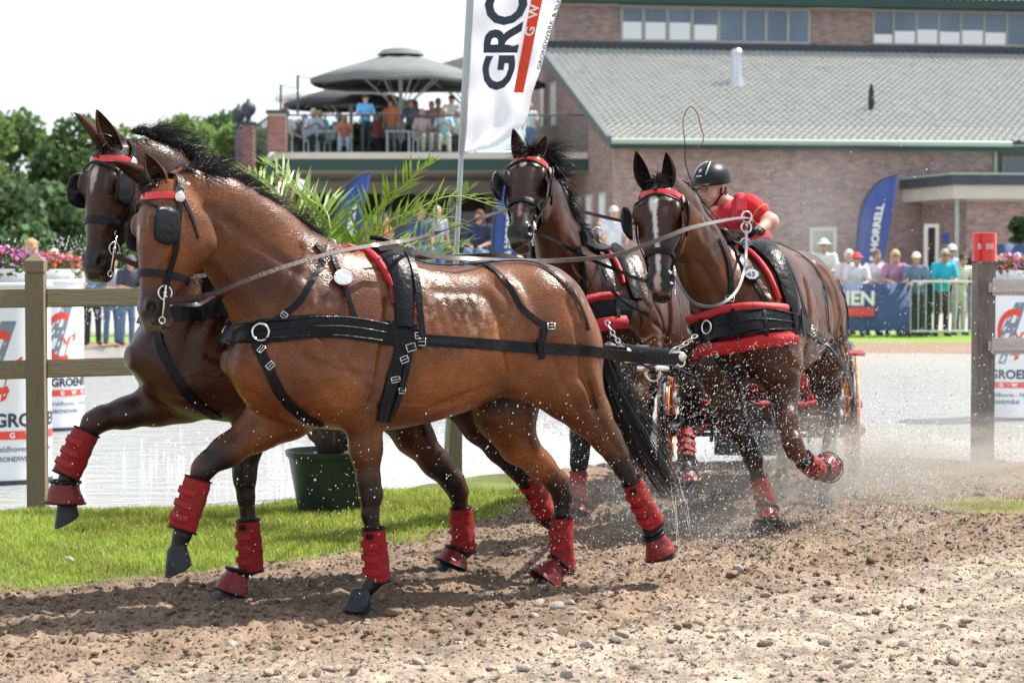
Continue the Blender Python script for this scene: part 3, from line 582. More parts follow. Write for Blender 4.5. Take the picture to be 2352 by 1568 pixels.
for fi, fr_ in enumerate([q_ for i_, q_ in enumerate(frs) if i_ not in (6, 9)]):
    pts = catmull([crown]+[P(u, v, k+dy) for u, v, dy in fr_], 26)
    m = MB(); m.tube(pts, [.011-.009*i/25 for i in range(26)], 6); fo = m.build('frond', M_STALK, t, True)
    V = []; F = []; n_ = 0
    for i in range(5, 26):
        for sub in ((0, .5) if i % 3 == 0 else (0,)):
            if i == 25 and sub: continue
            q = pts[i] if not sub else (pts[i]+pts[i+1])/2; tg = (pts[min(i+1, 25)]-pts[i-1]).normalized(); up = Vector((0, 0, 1)); sd0 = tg.cross(up).normalized(); up2 = sd0.cross(tg)
            x = (i+sub-5)/20; L = .36*(math.sin(math.pi*(.18+.75*x))**.7)*rr.uniform(.85, 1.1)
            for s in (-1, 1):
                d = (tg*(.55+.5*x)+sd0*s*.75+up2*rr.uniform(.15, .55)).normalized(); w_ = up2.cross(d).normalized()*.0105
                e = q+d*L+Vector((0, 0, -.14*L*rr.uniform(.3, 1.3))); mid = q+d*L*.45; V += [q-w_*.5, q+w_*.5, mid+w_+up2*.004, mid-w_+up2*.004, e]; F += [(n_, n_+1, n_+2, n_+3), (n_+3, n_+2, n_+4)]; n_ += 5
    me = bpy.data.meshes.new('leaflets'); me.from_pydata([tuple(x) for x in V], [], F); o = link('leaflets', me, M_FRond, fo); tag(o, kind='stuff')
# ------------------------------------------------------------------ main building
C0 = Vector((2.96, 62, 0)); EB = Vector((.989, .148, 0)).normalized(); NB = Vector((-EB.y, EB.x, 0))
def Bp(s, d, z): return C0+EB*s+NB*d+Vector((0, 0, z))
RZ = math.atan2(EB.y, EB.x)
def s_at(u, d):                       # position along the facade where picture column u meets depth d
    k = (u-1176)/4900; q = C0+NB*d; return (k*q.y-q.x)/(EB.x-k*EB.y)
def z_at(v, Y): return CAM_H+(583-v)/(4900/Y)
def bbox(m, s0, s1, d0, d1, z0, z1):
    p = [Bp(a, b, c) for c in (z0, z1) for a, b in ((s0, d0), (s1, d0), (s1, d1), (s0, d1))]
    m.add(p, [(0, 3, 2, 1), (4, 5, 6, 7), (0, 1, 5, 4), (1, 2, 6, 5), (2, 3, 7, 6), (3, 0, 4, 7)]); return m
def brick(name, c1, c2, mortar, rz=0.0, sc=1.0):
    m = bpy.data.materials.new(name); m.use_nodes = True; n = m.node_tree; b = n.nodes['Principled BSDF']; b.inputs['Roughness'].default_value = .85
    tc = n.nodes.new('ShaderNodeTexCoord'); sx = n.nodes.new('ShaderNodeSeparateXYZ'); n.links.new(tc.outputs['Object'], sx.inputs[0]); nm = n.nodes.new('ShaderNodeNewGeometry')
    # run the bond along whichever way the wall faces
    va = n.nodes.new('ShaderNodeVectorMath'); va.operation = 'DOT_PRODUCT'; va.inputs[1].default_value = (EB.x, EB.y, 0); n.links.new(tc.outputs['Object'], va.inputs[0])
    vb = n.nodes.new('ShaderNodeVectorMath'); vb.operation = 'DOT_PRODUCT'; vb.inputs[1].default_value = (NB.x, NB.y, 0); n.links.new(tc.outputs['Object'], vb.inputs[0])
    vn = n.nodes.new('ShaderNodeVectorMath'); vn.operation = 'DOT_PRODUCT'; vn.inputs[1].default_value = (EB.x, EB.y, 0); n.links.new(nm.outputs['Normal'], vn.inputs[0])
    ab = n.nodes.new('ShaderNodeMath'); ab.operation = 'ABSOLUTE'; n.links.new(vn.outputs['Value'], ab.inputs[0]); gt = n.nodes.new('ShaderNodeMath'); gt.operation = 'GREATER_THAN'; gt.inputs[1].default_value = .7; n.links.new(ab.outputs[0], gt.inputs[0])
    mx = n.nodes.new('ShaderNodeMix'); n.links.new(gt.outputs[0], mx.inputs[0]); n.links.new(va.outputs['Value'], mx.inputs[2]); n.links.new(vb.outputs['Value'], mx.inputs[3])
    cb = n.nodes.new('ShaderNodeCombineXYZ'); n.links.new(mx.outputs[0], cb.inputs[0]); n.links.new(sx.outputs[2], cb.inputs[1])
    t = n.nodes.new('ShaderNodeTexBrick'); n.links.new(cb.outputs[0], t.inputs['Vector']); t.inputs['Scale'].default_value = 1.0; t.inputs['Brick Width'].default_value = .23*sc; t.inputs['Row Height'].default_value = .0675*sc; t.inputs['Mortar Size'].default_value = .007*sc
    t.inputs['Color1'].default_value = (*c1, 1); t.inputs['Color2'].default_value = (*c2, 1); t.inputs['Mortar'].default_value = (*mortar, 1); t.inputs['Bias'].default_value = -.1
    nz = n.nodes.new('ShaderNodeTexNoise'); nz.inputs['Scale'].default_value = .7; n.links.new(tc.outputs['Object'], nz.inputs['Vector']); mr = n.nodes.new('ShaderNodeMapRange'); mr.inputs[3].default_value = .75; mr.inputs[4].default_value = 1.25; n.links.new(nz.outputs[0], mr.inputs[0])
    m2 = n.nodes.new('ShaderNodeMix'); m2.data_type = 'RGBA'; m2.blend_type = 'MULTIPLY'; m2.inputs[0].default_value = 1; n.links.new(t.outputs[0], m2.inputs[6]); n.links.new(mr.outputs[0], m2.inputs[7]); n.links.new(m2.outputs[2], b.inputs['Base Color'])
    bp = n.nodes.new('ShaderNodeBump'); bp.inputs['Strength'].default_value = .6; bp.inputs['Distance'].default_value = .01; bp.invert = True; n.links.new(t.outputs['Fac'], bp.inputs['Height']); n.links.new(bp.outputs[0], b.inputs['Normal'])
    return m
M_BRICK = brick('red_brown_brick', (.34, .215, .195), (.19, .14, .14), (.50, .47, .45)); M_BRICK2 = brick('pillar_brick', (.29, .13, .11), (.17, .085, .08), (.42, .36, .33))
M_GREEN = mat('dark_green_paint', (.012, .05, .042), .5, noise=.1); M_LEAD = mat('lead_flashing', (.045, .055, .075), .6, noise=.2, nscale=3); M_CREAM = mat('cream_paint', (.55, .52, .46), .6, noise=.06, nscale=2)
M_GUT = mat('pale_green_gutter', (.36, .44, .40), .45); M_FRAME = mat('grey_window_frame', (.38, .38, .34), .5); M_FRAMEW = mat('white_window_frame', (.62, .60, .55), .5)
M_GLASS = mat('window_glass', (.10, .15, .20), .04, spec=1.0, noise=.15, nscale=.8); M_GLASS2 = mat('pale_window_glass', (.12, .17, .24), .06, spec=.6, noise=.4, nscale=.5, detail=1); M_BLIND = mat('pale_blind', (.85, .88, .9), .7)
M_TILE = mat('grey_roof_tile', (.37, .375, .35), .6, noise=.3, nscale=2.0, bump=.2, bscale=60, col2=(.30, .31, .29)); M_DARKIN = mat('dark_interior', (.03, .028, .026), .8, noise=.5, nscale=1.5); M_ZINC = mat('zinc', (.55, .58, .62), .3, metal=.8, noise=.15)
mb = empty('brick_building', C0, RZ, 'large brown brick building with a grey tiled roof, filling the upper right', 'building')
zE, zR, DR = 4.92, 8.72, 12.0; sEnd = s_at(2285, 0)
m = MB(); bbox(m, 0, sEnd, 0, .3, -.1, 4.95); m.build('wall', M_BRICK, mb)
m = MB(); bbox(m, sEnd+.002, 24, .75, 1.05, -.1, 4.8); m.build('wall', M_BRICK, mb)
# gable end wall, follows the roof slope
m = MB(); sl = lambda d: zE-.05+(zR-zE)*(d+.5)/(DR+.5)-.12
m.add([Bp(0, .3, -.1), Bp(0, 16, -.1), Bp(0, 16, 10.1), Bp(0, DR, 10.1), Bp(0, DR, sl(DR)), Bp(0, .3, sl(.3))]+[Bp(.3, .3, -.1), Bp(.3, 16, -.1), Bp(.3, 16, 10.1), Bp(.3, DR, 10.1), Bp(.3, DR, sl(DR)), Bp(.3, .3, sl(.3))],
      [(0, 1, 2, 3, 4, 5), (11, 10, 9, 8, 7, 6), (0, 5, 11, 6), (5, 4, 10, 11), (4, 3, 9, 10), (3, 2, 8, 9)]); m.build('gable_wall', M_BRICK, mb)
# clerestory storey
m = MB(); bbox(m, .302, 26, DR, DR+.3, 8.2, 10.25); m.build('upper_wall', M_BRICK, mb)
m = MB(); bbox(m, -.15, 26, DR-.16, DR-.004, 8.58, 8.93); m.build('flashing', M_LEAD, mb)
m = MB(); bbox(m, -.6, 26, DR-.75, DR-.55, 10.22, 10.50); m.build('upper_fascia', M_GREEN, mb); m = MB(); bbox(m, -.6, 26, DR-.54, DR+.3, 10.26, 10.34); m.build('soffit', M_GREEN, mb)
# roof boards, verge and gutter
ry = lambda d, off=0.0: zE+(zR-zE)*(d+.5)/(DR+.5)+off
def slab(m, s0, s1, d0, d1, za, zb, th):
    p = [Bp(s0, d0, za-th), Bp(s1, d0, za-th), Bp(s1, d1, zb-th), Bp(s0, d1, zb-th), Bp(s0, d0, za), Bp(s1, d0, za), Bp(s1, d1, zb), Bp(s0, d1, zb)]
    m.add(p, [(0, 3, 2, 1), (4, 5, 6, 7), (0, 1, 5, 4), (1, 2, 6, 5), (2, 3, 7, 6), (3, 0, 4, 7)])
m = MB(); slab(m, -.2, 26, -.5, DR-.17, ry(-.5), ry(DR-.17), .10); m.build('roof_deck', M_LEAD, mb)
m = MB(); slab(m, -.33, -.205, -.55, DR+.1, ry(-.55, .10), ry(DR+.1, .10), .30); m.build('verge_board', mat('grey_verge', (.10, .12, .12), .6), mb)
m = MB(); a = Bp(-.2, -.58, zE-.06); b = Bp(sEnd+.25, -.58, zE-.06); m.tube([a, b], .09, 10); m.build('gutter', M_GUT, mb, auto=50); m = MB(); bbox(m, -.2, 26, -.49, -.44, zE-.28, zE-.11); m.build('eave_fascia', M_GREEN, mb)
m = MB(); slab(m, -.6, 26, DR-.7, DR+4.5, 10.50, 12.0, .06); m.build('upper_roof_deck', M_LEAD, mb)
# tiles: pantile profile, the biggest 300 one by one, the rest of the same tiles joined
TW, TL = .235, .40
def tile_vf():
    V = []; nx_ = 7
    for j in (0, 1):
        for i in range(nx_):
            x = i/(nx_-1); z = .028*math.sin(x*2*math.pi)+.02; V.append((x*TW*1.02, j*TL*1.08, z+(0.045 if j == 0 else 0.0)))
    for i in range(nx_): V.append((V[i][0], V[i][1], V[i][2]-.05))
    return V, [(i, i+1, nx_+i+1, nx_+i) for i in range(nx_-1)]+[(2*nx_+i, 2*nx_+i+1, i+1, i) for i in range(nx_-1)]
TV, TF = tile_vf(); tme = bpy.data.meshes.new('roof_tile'); tme.from_pydata(TV, [], TF); tme.materials.append(M_TILE)
ang = math.atan2(zR-zE, DR+.5); Ls = (DR+.3)/math.cos(ang); nr_ = int(Ls/TL); ncol = int(26.2/TW); TVn = np.array(TV); bV = []; bF = []; cnt = 0
Mx = Matrix(((EB.x, NB.x*math.cos(ang), -NB.x*math.sin(ang), 0), (EB.y, NB.y*math.cos(ang), -NB.y*math.sin(ang), 0), (0, math.sin(ang), math.cos(ang), 0), (0, 0, 0, 1)))
Mn = np.array(Mx.to_3x3()); rr = random.Random(2)
for j in range(nr_):
    for i in range(ncol):
        o_ = Bp(-.2+i*TW, -.52, zE+.012)+Mx.to_3x3() @ Vector((0, j*TL, 0))
        if o_.x/o_.y > .262: continue
        jit = rr.uniform(-.004, .004)
        if j < 4 and cnt < 300:
            t = bpy.data.objects.new('roof_tile', tme); COL.objects.link(t); t.parent = mb
            M4 = Matrix.Translation(o_+Vector((0, 0, jit))) @ Mx; t.matrix_local = (Matrix.LocRotScale(mb.location, mb.rotation_euler, mb.scale)).inverted() @ M4; cnt += 1
        else:
            bF.append(np.array(TF)+len(bV)*len(TV)); bV.append(TVn@Mn.T+np.array(o_)+np.array((0, 0, jit)))
o = link('roof_tiles', fast_mesh('roof_tiles', np.concatenate(bV), np.concatenate(bF)), M_TILE, mb); tag(o, kind='stuff')
bV = []; bF = []; ang2 = math.atan2(1.5, 5.2); M2 = np.array(((EB.x, NB.x*math.cos(ang2), -NB.x*math.sin(ang2)), (EB.y, NB.y*math.cos(ang2), -NB.y*math.sin(ang2)), (0, math.sin(ang2), math.cos(ang2))))
for j in range(6):
    for i in range(ncol):
        o_ = np.array(Bp(-.6+i*TW, DR-.74, 10.515))+M2@np.array((0, j*TL, 0))
        if o_[0]/o_[1] > .262: continue
        bF.append(np.array(TF)+len(bV)*len(TV)); bV.append(TVn@M2.T+o_)
o = link('upper_roof_tiles', fast_mesh('roof_tiles', np.concatenate(bV), np.concatenate(bF)), M_TILE, mb); tag(o, kind='stuff')
# bricks of the walls: real pieces standing proud of the mortar, 300 of them one by one
M_BR = mat('wall_brick', (.3, .2, .17), .85, attr='gcol', noise=.2, nscale=6)
BRC = [np.array(c_) for c_ in ((.38, .26, .235), (.33, .225, .21), (.25, .18, .175), (.36, .24, .215), (.30, .215, .205))]; BRM = [mat('brick_tone_%d' % i, tuple(c_), .85, noise=.15, nscale=8) for i, c_ in enumerate(BRC)]
BV = np.array([(0, 0, 0), (1, 0, 0), (1, 0, 1), (0, 0, 1), (0, 1, 0), (1, 1, 0), (1, 1, 1), (0, 1, 1)], float); BF = np.array([(0, 1, 2, 3), (0, 3, 7, 4), (1, 5, 6, 2), (3, 2, 6, 7), (0, 4, 5, 1)])
def brick_face(O, ax, out, length, z0, z1f, parent, parts=0, part_z=0.0, seed=0, colr=BRC, mats=BRM, skip=None, nm='bricks'):
    # O corner at ground, ax along the wall, out = outward normal
    r_ = np.random.default_rng(seed); W_, H_ = .222, .0685; Vs = []; Fs = []; Cs = []; n_ = 0; me_p = []
    Mb_ = np.array([ax[:], (-out)[:], (0, 0, 1)]); k = 0
    for j in range(int((z1f-z0)/H_)):
        off = (j % 2)*W_/2
        for i in range(-1, int(length/W_)+1):
            a0 = max(0, i*W_+off); a1 = min(length, (i+1)*W_+off)-.011; 
            if a1-a0 < .05: continue
            z = z0+j*H_; 
            if skip is not None and skip(a0, a1, z, z+H_): continue
            q = r_.uniform(.006, .013); k = r_.integers(len(colr)); sc = np.array((a1-a0, q+.004, H_-.011)); o_ = np.array(O)+np.array(ax)*a0+np.array(out)*q+np.array((0, 0, z))
            if n_ < parts and z >= part_z and a1-a0 > .2:
                if not me_p:
                    for mm in mats: m_ = bpy.data.meshes.new('brick'); m_.from_pydata([tuple(v) for v in BV*np.array((.211, .014, .0575))], [], [tuple(int(x) for x in f) for f in BF]); m_.materials.append(mm); me_p.append(m_)
                b = bpy.data.objects.new('brick', me_p[k]); COL.objects.link(b); b.parent = parent; M4 = Matrix(((ax.x, -out.x, 0, o_[0]), (ax.y, -out.y, 0, o_[1]), (0, 0, 1, o_[2]), (0, 0, 0, 1)))
                b.matrix_local = Matrix.LocRotScale(parent.location, parent.rotation_euler, parent.scale).inverted() @ M4; n_ += 1; continue
            Fs.append(BF+8*len(Vs)); Vs.append((BV*sc)@Mb_+o_); Cs.append(np.repeat(colr[k][None]*r_.uniform(.85, 1.15), 8, 0))
    if Vs: me_ = fast_mesh(nm, np.concatenate(Vs), np.concatenate(Fs), False); set_col(me_, 'gcol', np.concatenate(Cs)); tag(link(nm, me_, M_BR, parent), kind='stuff')
M_MORT = mat('mortar', (.47, .44, .42), .9, noise=.1)
for o_ in bpy.data.objects:
    if o_.parent == mb and o_.name.split('.')[0] in ('wall', 'gable_wall', 'upper_wall'): o_.data.materials[0] = M_MORT
brick_face(Bp(0, 0, 0), EB, -NB, sEnd, 0, 4.9, mb, 300, 2.6, 1)
brick_face(Bp(sEnd, .75, 0), EB, -NB, 3.2, 0, 4.8, mb, seed=2)
brick_face(Bp(.3, DR, 0), EB, -NB, 20.5, 8.94, 10.2, mb, seed=3)
brick_face(Bp(0, 15.9, 0), -NB, -EB, 15.9, 0, 9.6, mb, seed=4, skip=lambda a0, a1, z, z2: z2 > (sl(15.9-a0) if 15.9-a0 < DR-.1 else 9.6) or 15.9-a1 < .02)
# windows
def window(s0, s1, z0, z1, d, cols, fm, gl, fw=.07, parent=mb, mull=None, blind=None):
    m = MB(); bbox(m, s0, s1, d-.06, d-.003, z0, z0+fw); bbox(m, s0, s1, d-.06, d-.003, z1-fw, z1); bbox(m, s0, s0+fw, d-.06, d-.003, z0+fw, z1-fw); bbox(m, s1-fw, s1, d-.06, d-.003, z0+fw, z1-fw)
    edges = [s0]+(mull if mull else [s0+(s1-s0)*i/cols for i in range(1, cols)])+[s1]
    for e in edges[1:-1]: bbox(m, e-fw/2, e+fw/2, d-.058, d-.003, z0+fw, z1-fw)
    f_ = m.build('window', fm, parent)
    for i, (a, b) in enumerate(zip(edges, edges[1:])):
        m = MB(); bbox(m, a+fw*.5, b-fw*.5, d-.036, d-.018, z0+fw*.9, z1-fw*.9); m.build('pane', gl[i] if isinstance(gl, list) else gl, f_)
        if blind and blind[i]: m = MB(); bbox(m, a+fw*.8, b-fw*.8, d-.042, d-.0365, z0+fw*1.1, z0+(z1-z0)*blind[i]); m.build('lower_blind', M_BLIND, f_)  # pale blind across the lower part of the pane
    return f_
Yc = 74.0; s0, s1 = s_at(1423, DR), s_at(1857, DR); zz = lambda v, s: z_at(v, Bp(s, DR, 0).y)
ml = [s_at(u, DR) for u in (1476, 1531, 1587, 1648, 1706, 1756, 1806)]
window(s0, s1, 8.95, 10.2, DR, 8, M_FRAME, M_GLASS2, .09, mull=ml, blind=[.55, .55, .55, .5, 0, 0, 0, 0])
ml = [s_at(u, DR) for u in (2047, 2099, 2150, 2201, 2254, 2306)]; window(s_at(1999, DR), s_at(2362, DR), 8.98, 10.2, DR, 7, M_FRAME, M_GLASS2, .06, mull=ml, blind=[.3, .4, .45, .4, .45, .4, 0])
s0 = s_at(2297, .75); window(s0, s0+1.6, 3.35, 4.55, .75, 2, M_GUT, M_GLASS, .09)
s0, s1 = s_at(1858, 0), s_at(1920, 0); window(s0, s1, z_at(602, 63), z_at(522, 63), 0, 1, M_FRAMEW, mat('garden_picture_glass', (.16, .22, .10), .3, col2=(.45, .45, .42), nscale=3), .11)
def gwin(d0, d1, z0, z1, fm=M_FRAMEW, x=-.0):     # window in the gable wall
    p = lambda a, c, o: Bp(-.003-o, a, c)
    m = MB(); 
    for (a, b, c, e) in ((d0, d1, z0, z0+.08), (d0, d1, z1-.08, z1), (d0, d0+.08, z0+.08, z1-.08), (d1-.08, d1, z0+.08, z1-.08)):
        m.add([p(a, c, 0), p(b, c, 0), p(b, e, 0), p(a, e, 0), p(a, c, .06), p(b, c, .06), p(b, e, .06), p(a, e, .06)], [(0, 1, 2, 3), (4, 7, 6, 5), (0, 4, 5, 1), (1, 5, 6, 2), (2, 6, 7, 3), (3, 7, 4, 0)])
    f_ = m.build('window', fm, mb); m = MB(); m.add([p(d0+.06, z0+.06, .03), p(d1-.06, z0+.06, .03), p(d1-.06, z1-.06, .03), p(d0+.06, z1-.06, .03)], [(0, 3, 2, 1)]); m.build('pane', M_BLIND, f_)
def d_at(u): k = (u-1176)/4900; return (C0.x-k*C0.y)/(k*NB.y-NB.x)
for u0, u1, v0, v1 in ((1243, 1252, 200, 292), (1266, 1279, 192, 290), (1322, 1335, 452, 562), (1349, 1362, 447, 562), (1379, 1393, 443, 562)):
    a, b = d_at(u1), d_at(u0); Yv = Bp(0, (a+b)/2, 0).y; gwin(a, b, z_at(v1, Yv), z_at(v0, Yv))
m = MB(); s_ = sEnd-.05; m.tube([Bp(s_, -.08, 4.8), Bp(s_, -.08, 0)], .055, 8); m.build('downpipe', M_GUT, mb, auto=50)
# flue and vent pipe on the roof
def roof_pt(u, v):
    c = Vector((0, 0, CAM_H)); d = ray(u, v); nrm = Mx.to_3x3() @ Vector((0, 0, 1)); q = Bp(0, -.5, zE); return c+d*((q-c).dot(nrm)/d.dot(nrm))
p = roof_pt(1692, 196); hh = 84*p.y/4900
m = MB(); m.lathe(p+Vector((0, 0, -.1)), [(.30, 0), (.24, .22), (.17, .45), (.165, hh*.9), (.19, hh*.9+.02), (.19, hh), (.12, hh+.08)], 18); fl = m.build('flue', M_ZINC, mb, auto=40); m = MB(); m.box(p+Vector((0, 0, .0)), (.85, .6, .05), RZ, M=Matrix.Rotation(RZ, 4, 'Z') @ Matrix.Rotation(ang, 4, 'X')); m.build('flue_flashing', M_LEAD, fl)
p = roof_pt(2001, 256); hh = 62*p.y/4900
m = MB(); m.lathe(p+Vector((0, 0, -.1)), [(.16, 0), (.09, .2), (.075, hh*.3), (.10, hh*.32), (.10, hh*.6), (.085, hh*.62), (.085, hh*.9), (.03, hh+.1)], 14); m.build('vent_pipe', mat('black_pipe', (.01, .02, .02), .5), mb, auto=40)
# porch
pz = z_at(400, 59.0); s0, s1, dp = s_at(2060, 0)+.55, 24.0, -3.9
m = MB(); bbox(m, s0-.5, s1, dp-.5, -.004, pz-.30, pz-.02); m.build('porch_fascia', M_LEAD, mb); m = MB(); bbox(m, s0-.53, s1, dp-.53, -.004, pz-.02, pz+.03); m.build('porch_edge', M_GUT, mb)
m = MB(); bbox(m, s0-.4, s1, dp-.4, -.005, pz-.68, pz-.302); m.build('porch_beam', M_CREAM, mb)
m = MB(); bbox(m, s0+.2, s1, dp+.2, -.006, -.1, pz-.682); m.build('porch_wall', M_MORT, mb); brick_face(Bp(s0+.2, dp+.2, 0), EB, -NB, 5.2, 0, pz-.69, mb, seed=5); brick_face(Bp(s0+.2, -.02, 0), -NB, -EB, -dp-.22, 0, pz-.69, mb, seed=6)
sd0, sd1 = s_at(2126, dp), s_at(2158, dp); m = MB(); zt = z_at(515, 60); bbox(m, sd0, sd0+.09, dp+.10, dp+.197, 0, zt); bbox(m, sd1-.09, sd1, dp+.10, dp+.197, 0, zt); bbox(m, sd0+.09, sd1-.09, dp+.10, dp+.197, zt-.1, zt); df = m.build('door', M_FRAMEW, mb); m = MB(); bbox(m, sd0+.09, sd1-.09, dp+.17, dp+.196, 0, zt-.1); m.build('pane', M_DARKIN, df)
sq = s_at(2200, dp); m = MB(); m.tube([Bp(sq, dp+.12, pz-.68), Bp(sq, dp+.12, 0)], .06, 8); m.build('downpipe', M_GUT, mb, auto=50)
sq = s_at(2176, dp); m = MB(); bbox(m, sq-.1, sq+.1, dp+.15, dp+.197, z_at(560, 60), z_at(537, 60)); tag(m.build('wall_sign', mat('blue_sign', (.02, .06, .25), .5)), 'small blue sign on the porch wall beside the door', 'sign')

# ------------------------------------------------------------------ terrace
YT = 66.0; k = 4900/YT
def T(u, v, Y=YT): return P(u, v, Y)
def X(u, Y=YT): return (u-1176)*Y/4900
zD = z_at(352, YT); tb = empty('terrace_building', (X(900), YT, 0), 0, 'raised cafe terrace with a dark green edge and glass balustrade beside the brick gable', 'building')
xl, xr = X(640), X(1350)
def bx(m, x0, x1, y0, y1, z0, z1): return m.box(((x0+x1)/2, (y0+y1)/2, (z0+z1)/2), (x1-x0, y1-y0, z1-z0))
m = MB(); bx(m, xl, xr, YT, YT+12, zD-.10, zD); m.build('deck', M_CREAM, tb)
m = MB(); bx(m, xl-.05, xr, YT-.09, YT-.003, z_at(366, YT), zD+.01); m.build('deck_edge', M_CREAM, tb)
m = MB(); bx(m, xl-.02, xr, YT-.06, YT-.003, z_at(393, YT), z_at(366.5, YT)); m.build('green_fascia', M_GREEN, tb)
m = MB(); a = [(X(640), YT-.04), (X(585), YT+3.5)]; 
for (z0, z1, mt, nm) in ((z_at(366, YT), zD+.01, M_CREAM, 'deck_edge'), (z_at(393, YT), z_at(366.5, YT), M_GREEN, 'green_fascia')):
    m = MB(); m.add([(a[0][0]-.06, a[0][1], z0), (a[1][0], a[1][1], z0), (a[1][0], a[1][1], z1), (a[0][0]-.06, a[0][1], z1), (a[0][0]-.06, a[0][1]+.1, z0), (a[1][0], a[1][1]+.1, z0), (a[1][0], a[1][1]+.1, z1), (a[0][0]-.06, a[0][1]+.1, z1)], [(0, 1, 2, 3), (4, 7, 6, 5), (0, 3, 7, 4), (0, 4, 5, 1), (1, 5, 6, 2), (3, 2, 6, 7)]); m.build(nm, mt, tb)
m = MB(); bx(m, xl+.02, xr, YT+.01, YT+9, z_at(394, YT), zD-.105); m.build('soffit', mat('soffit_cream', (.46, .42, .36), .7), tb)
m = MB(); bx(m, xl, xr, YT+9.01, YT+9.3, z_at(445, 75), zD-.11); m.build('beam', M_CREAM, tb)
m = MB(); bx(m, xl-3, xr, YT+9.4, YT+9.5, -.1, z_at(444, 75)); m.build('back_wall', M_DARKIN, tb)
for u in (660, 715, 800, 880, 960, 1040, 1128, 1215, 1300):
    m = MB(); x = X(u, 75.2); wv = .22 if u in (715, 1128, 1300) else .07; bx(m, x-wv, x+wv, YT+9.2, YT+9.38, 0, z_at(446, 75)); m.build('brick_pier' if wv > .1 else 'window_post', M_BRICK2 if wv > .1 else M_FRAMEW, tb)
for u0, u1, z0, z1, mt in ((665, 712, 1.2, 3.2, M_GLASS2), (722, 798, 1.8, 3.1, M_GLASS2), (805, 875, 1.3, 3.0, M_GLASS), (885, 955, 1.4, 3.1, M_GLASS2), (965, 1035, 1.0, 3.0, M_GLASS), (1045, 1120, 1.6, 3.1, M_GLASS2), (1135, 1210, 1.2, 3.1, M_GLASS)):
    m = MB(); bx(m, X(u0, 75.3), X(u1, 75.3), YT+9.36, YT+9.39, z0-.6, z1); m.build('window_glass', mt, tb)
for u, hw in ((660, .28), (1165, .28)):
    m = MB(); x = X(u, 67.5); bx(m, x-hw, x+hw, YT+1.2, YT+1.8, -.1, z_at(394, YT)-.002); m.build('brick_column', M_BRICK2, tb)
# balustrade
bal = empty('glass_balustrade', (X(900), YT, zD), 0, 'glass balustrade with a thin dark rail along the terrace edge', 'balustrade')
zr = z_at(266, YT); m = MB(); m.tube([(X(662), YT+.1, zr), (X(1350), YT+.1, zr)], .028, 8); m.build('handrail', M_LEAD, bal, auto=50)
Mg = mat('clear_glass', (.75, .85, .85), .02, trans=1.0, spec=.12); Mg.node_tree.nodes['Principled BSDF'].inputs['IOR'].default_value = 1.05
us = [662, 748, 834, 920, 1006, 1092, 1178, 1264, 1350]
for i, u in enumerate(us):
    m = MB(); m.tube([(X(u), YT+.1, zD), (X(u), YT+.1, zr)], .022, 6); m.build('baluster', M_LEAD, bal, auto=50)
    if i: m = MB(); bx(m, X(us[i-1])+.05, X(u)-.05, YT+.094, YT+.106, zD+.08, zr-.08); m.build('glass_panel', Mg, bal)
BRM2 = [mat('pillar_brick_tone_%d' % i, c_, .85, noise=.15, nscale=8) for i, c_ in enumerate(((.31, .14, .12), (.22, .10, .09), (.27, .12, .10)))]
def pillar(u, hw, vb, vt, Y, lab, ball):
    x = X(u, Y); t = empty('brick_pillar', (x, Y, z_at(vb, Y)), 0, lab, 'pillar'); z0, z1 = z_at(vb, Y), z_at(vt, Y); m = MB(); bx(m, x-hw, x+hw, Y-hw, Y+hw, z0, z1); m.build('shaft', M_MORT, t); PBC = [np.array(c_) for c_ in ((.31, .14, .12), (.22, .10, .09), (.27, .12, .10))]
    brick_face(Vector((x-hw, Y-hw, 0)), Vector((1, 0, 0)), Vector((0, -1, 0)), hw*2, z0, z1, t, 80, z0-1, int(u), PBC, BRM2); brick_face(Vector((x+hw, Y-hw, 0)), Vector((0, 1, 0)), Vector((1, 0, 0)), hw*2, z0, z1, t, 0, 0, int(u)+1, PBC, BRM2); brick_face(Vector((x-hw, Y+hw, 0)), Vector((0, -1, 0)), Vector((-1, 0, 0)), hw*2, z0, z1, t, 0, 0, int(u)+2, PBC, BRM2); m = MB(); bx(m, x-hw-.05, x+hw+.05, Y-hw-.05, Y+hw+.05, z1+.002, z1+.11); m.build('coping', M_LEAD, t)
    if ball: m = MB(); m.lathe((x, Y, z1+.11), [(.16, 0), (.10, .06), (.07, .14), (.20, .28), (.25, .42), (.20, .56), (.08, .64), (.05, .72), (.01, .76)], 18); m.build('finial', M_LEAD, t, auto=40)
pillar(640, .285, 350, 264, YT-.05, 'brick pillar at the left end of the glass balustrade', False); pillar(573, .19, 400, 290, YT+1.5, 'lower brick pillar with a dark ball finial', True); pillar(551, .13, 400, 300, YT+4, 'slim brick pillar with a dark ball finial, farthest left on the stairs', True)
st = empty('stair_railing', (X(600), YT+.8, 0), 0, 'black railing of thin bars between the brick pillars on the left', 'railing')
for (u0, v0, u1, v1, n_) in ((588, 290, 617, 268, 9), (540, 300, 556, 292, 5)):
    m = MB(); m.tube([P(u0, v0, YT+.9), P(u1, v1, YT+.3)], .03, 6); m.build('rail', M_LEAD, st)
    for i in range(n_):
        u = lerp(u0, u1, i/(n_-1)); v = lerp(v0, v1, i/(n_-1)); m = MB(); Y_b = lerp(YT+.9, YT+.3, i/(n_-1)); m.tube([P(u, v, Y_b), P(u, 352+(617-u)*.9, Y_b)], .016, 5); m.build('bar', M_LEAD, st)
fm = empty('sail_frame', P(645, 262, YT+.5), 0, 'two thin dark poles joined by wires above the left brick pillar', 'pole')
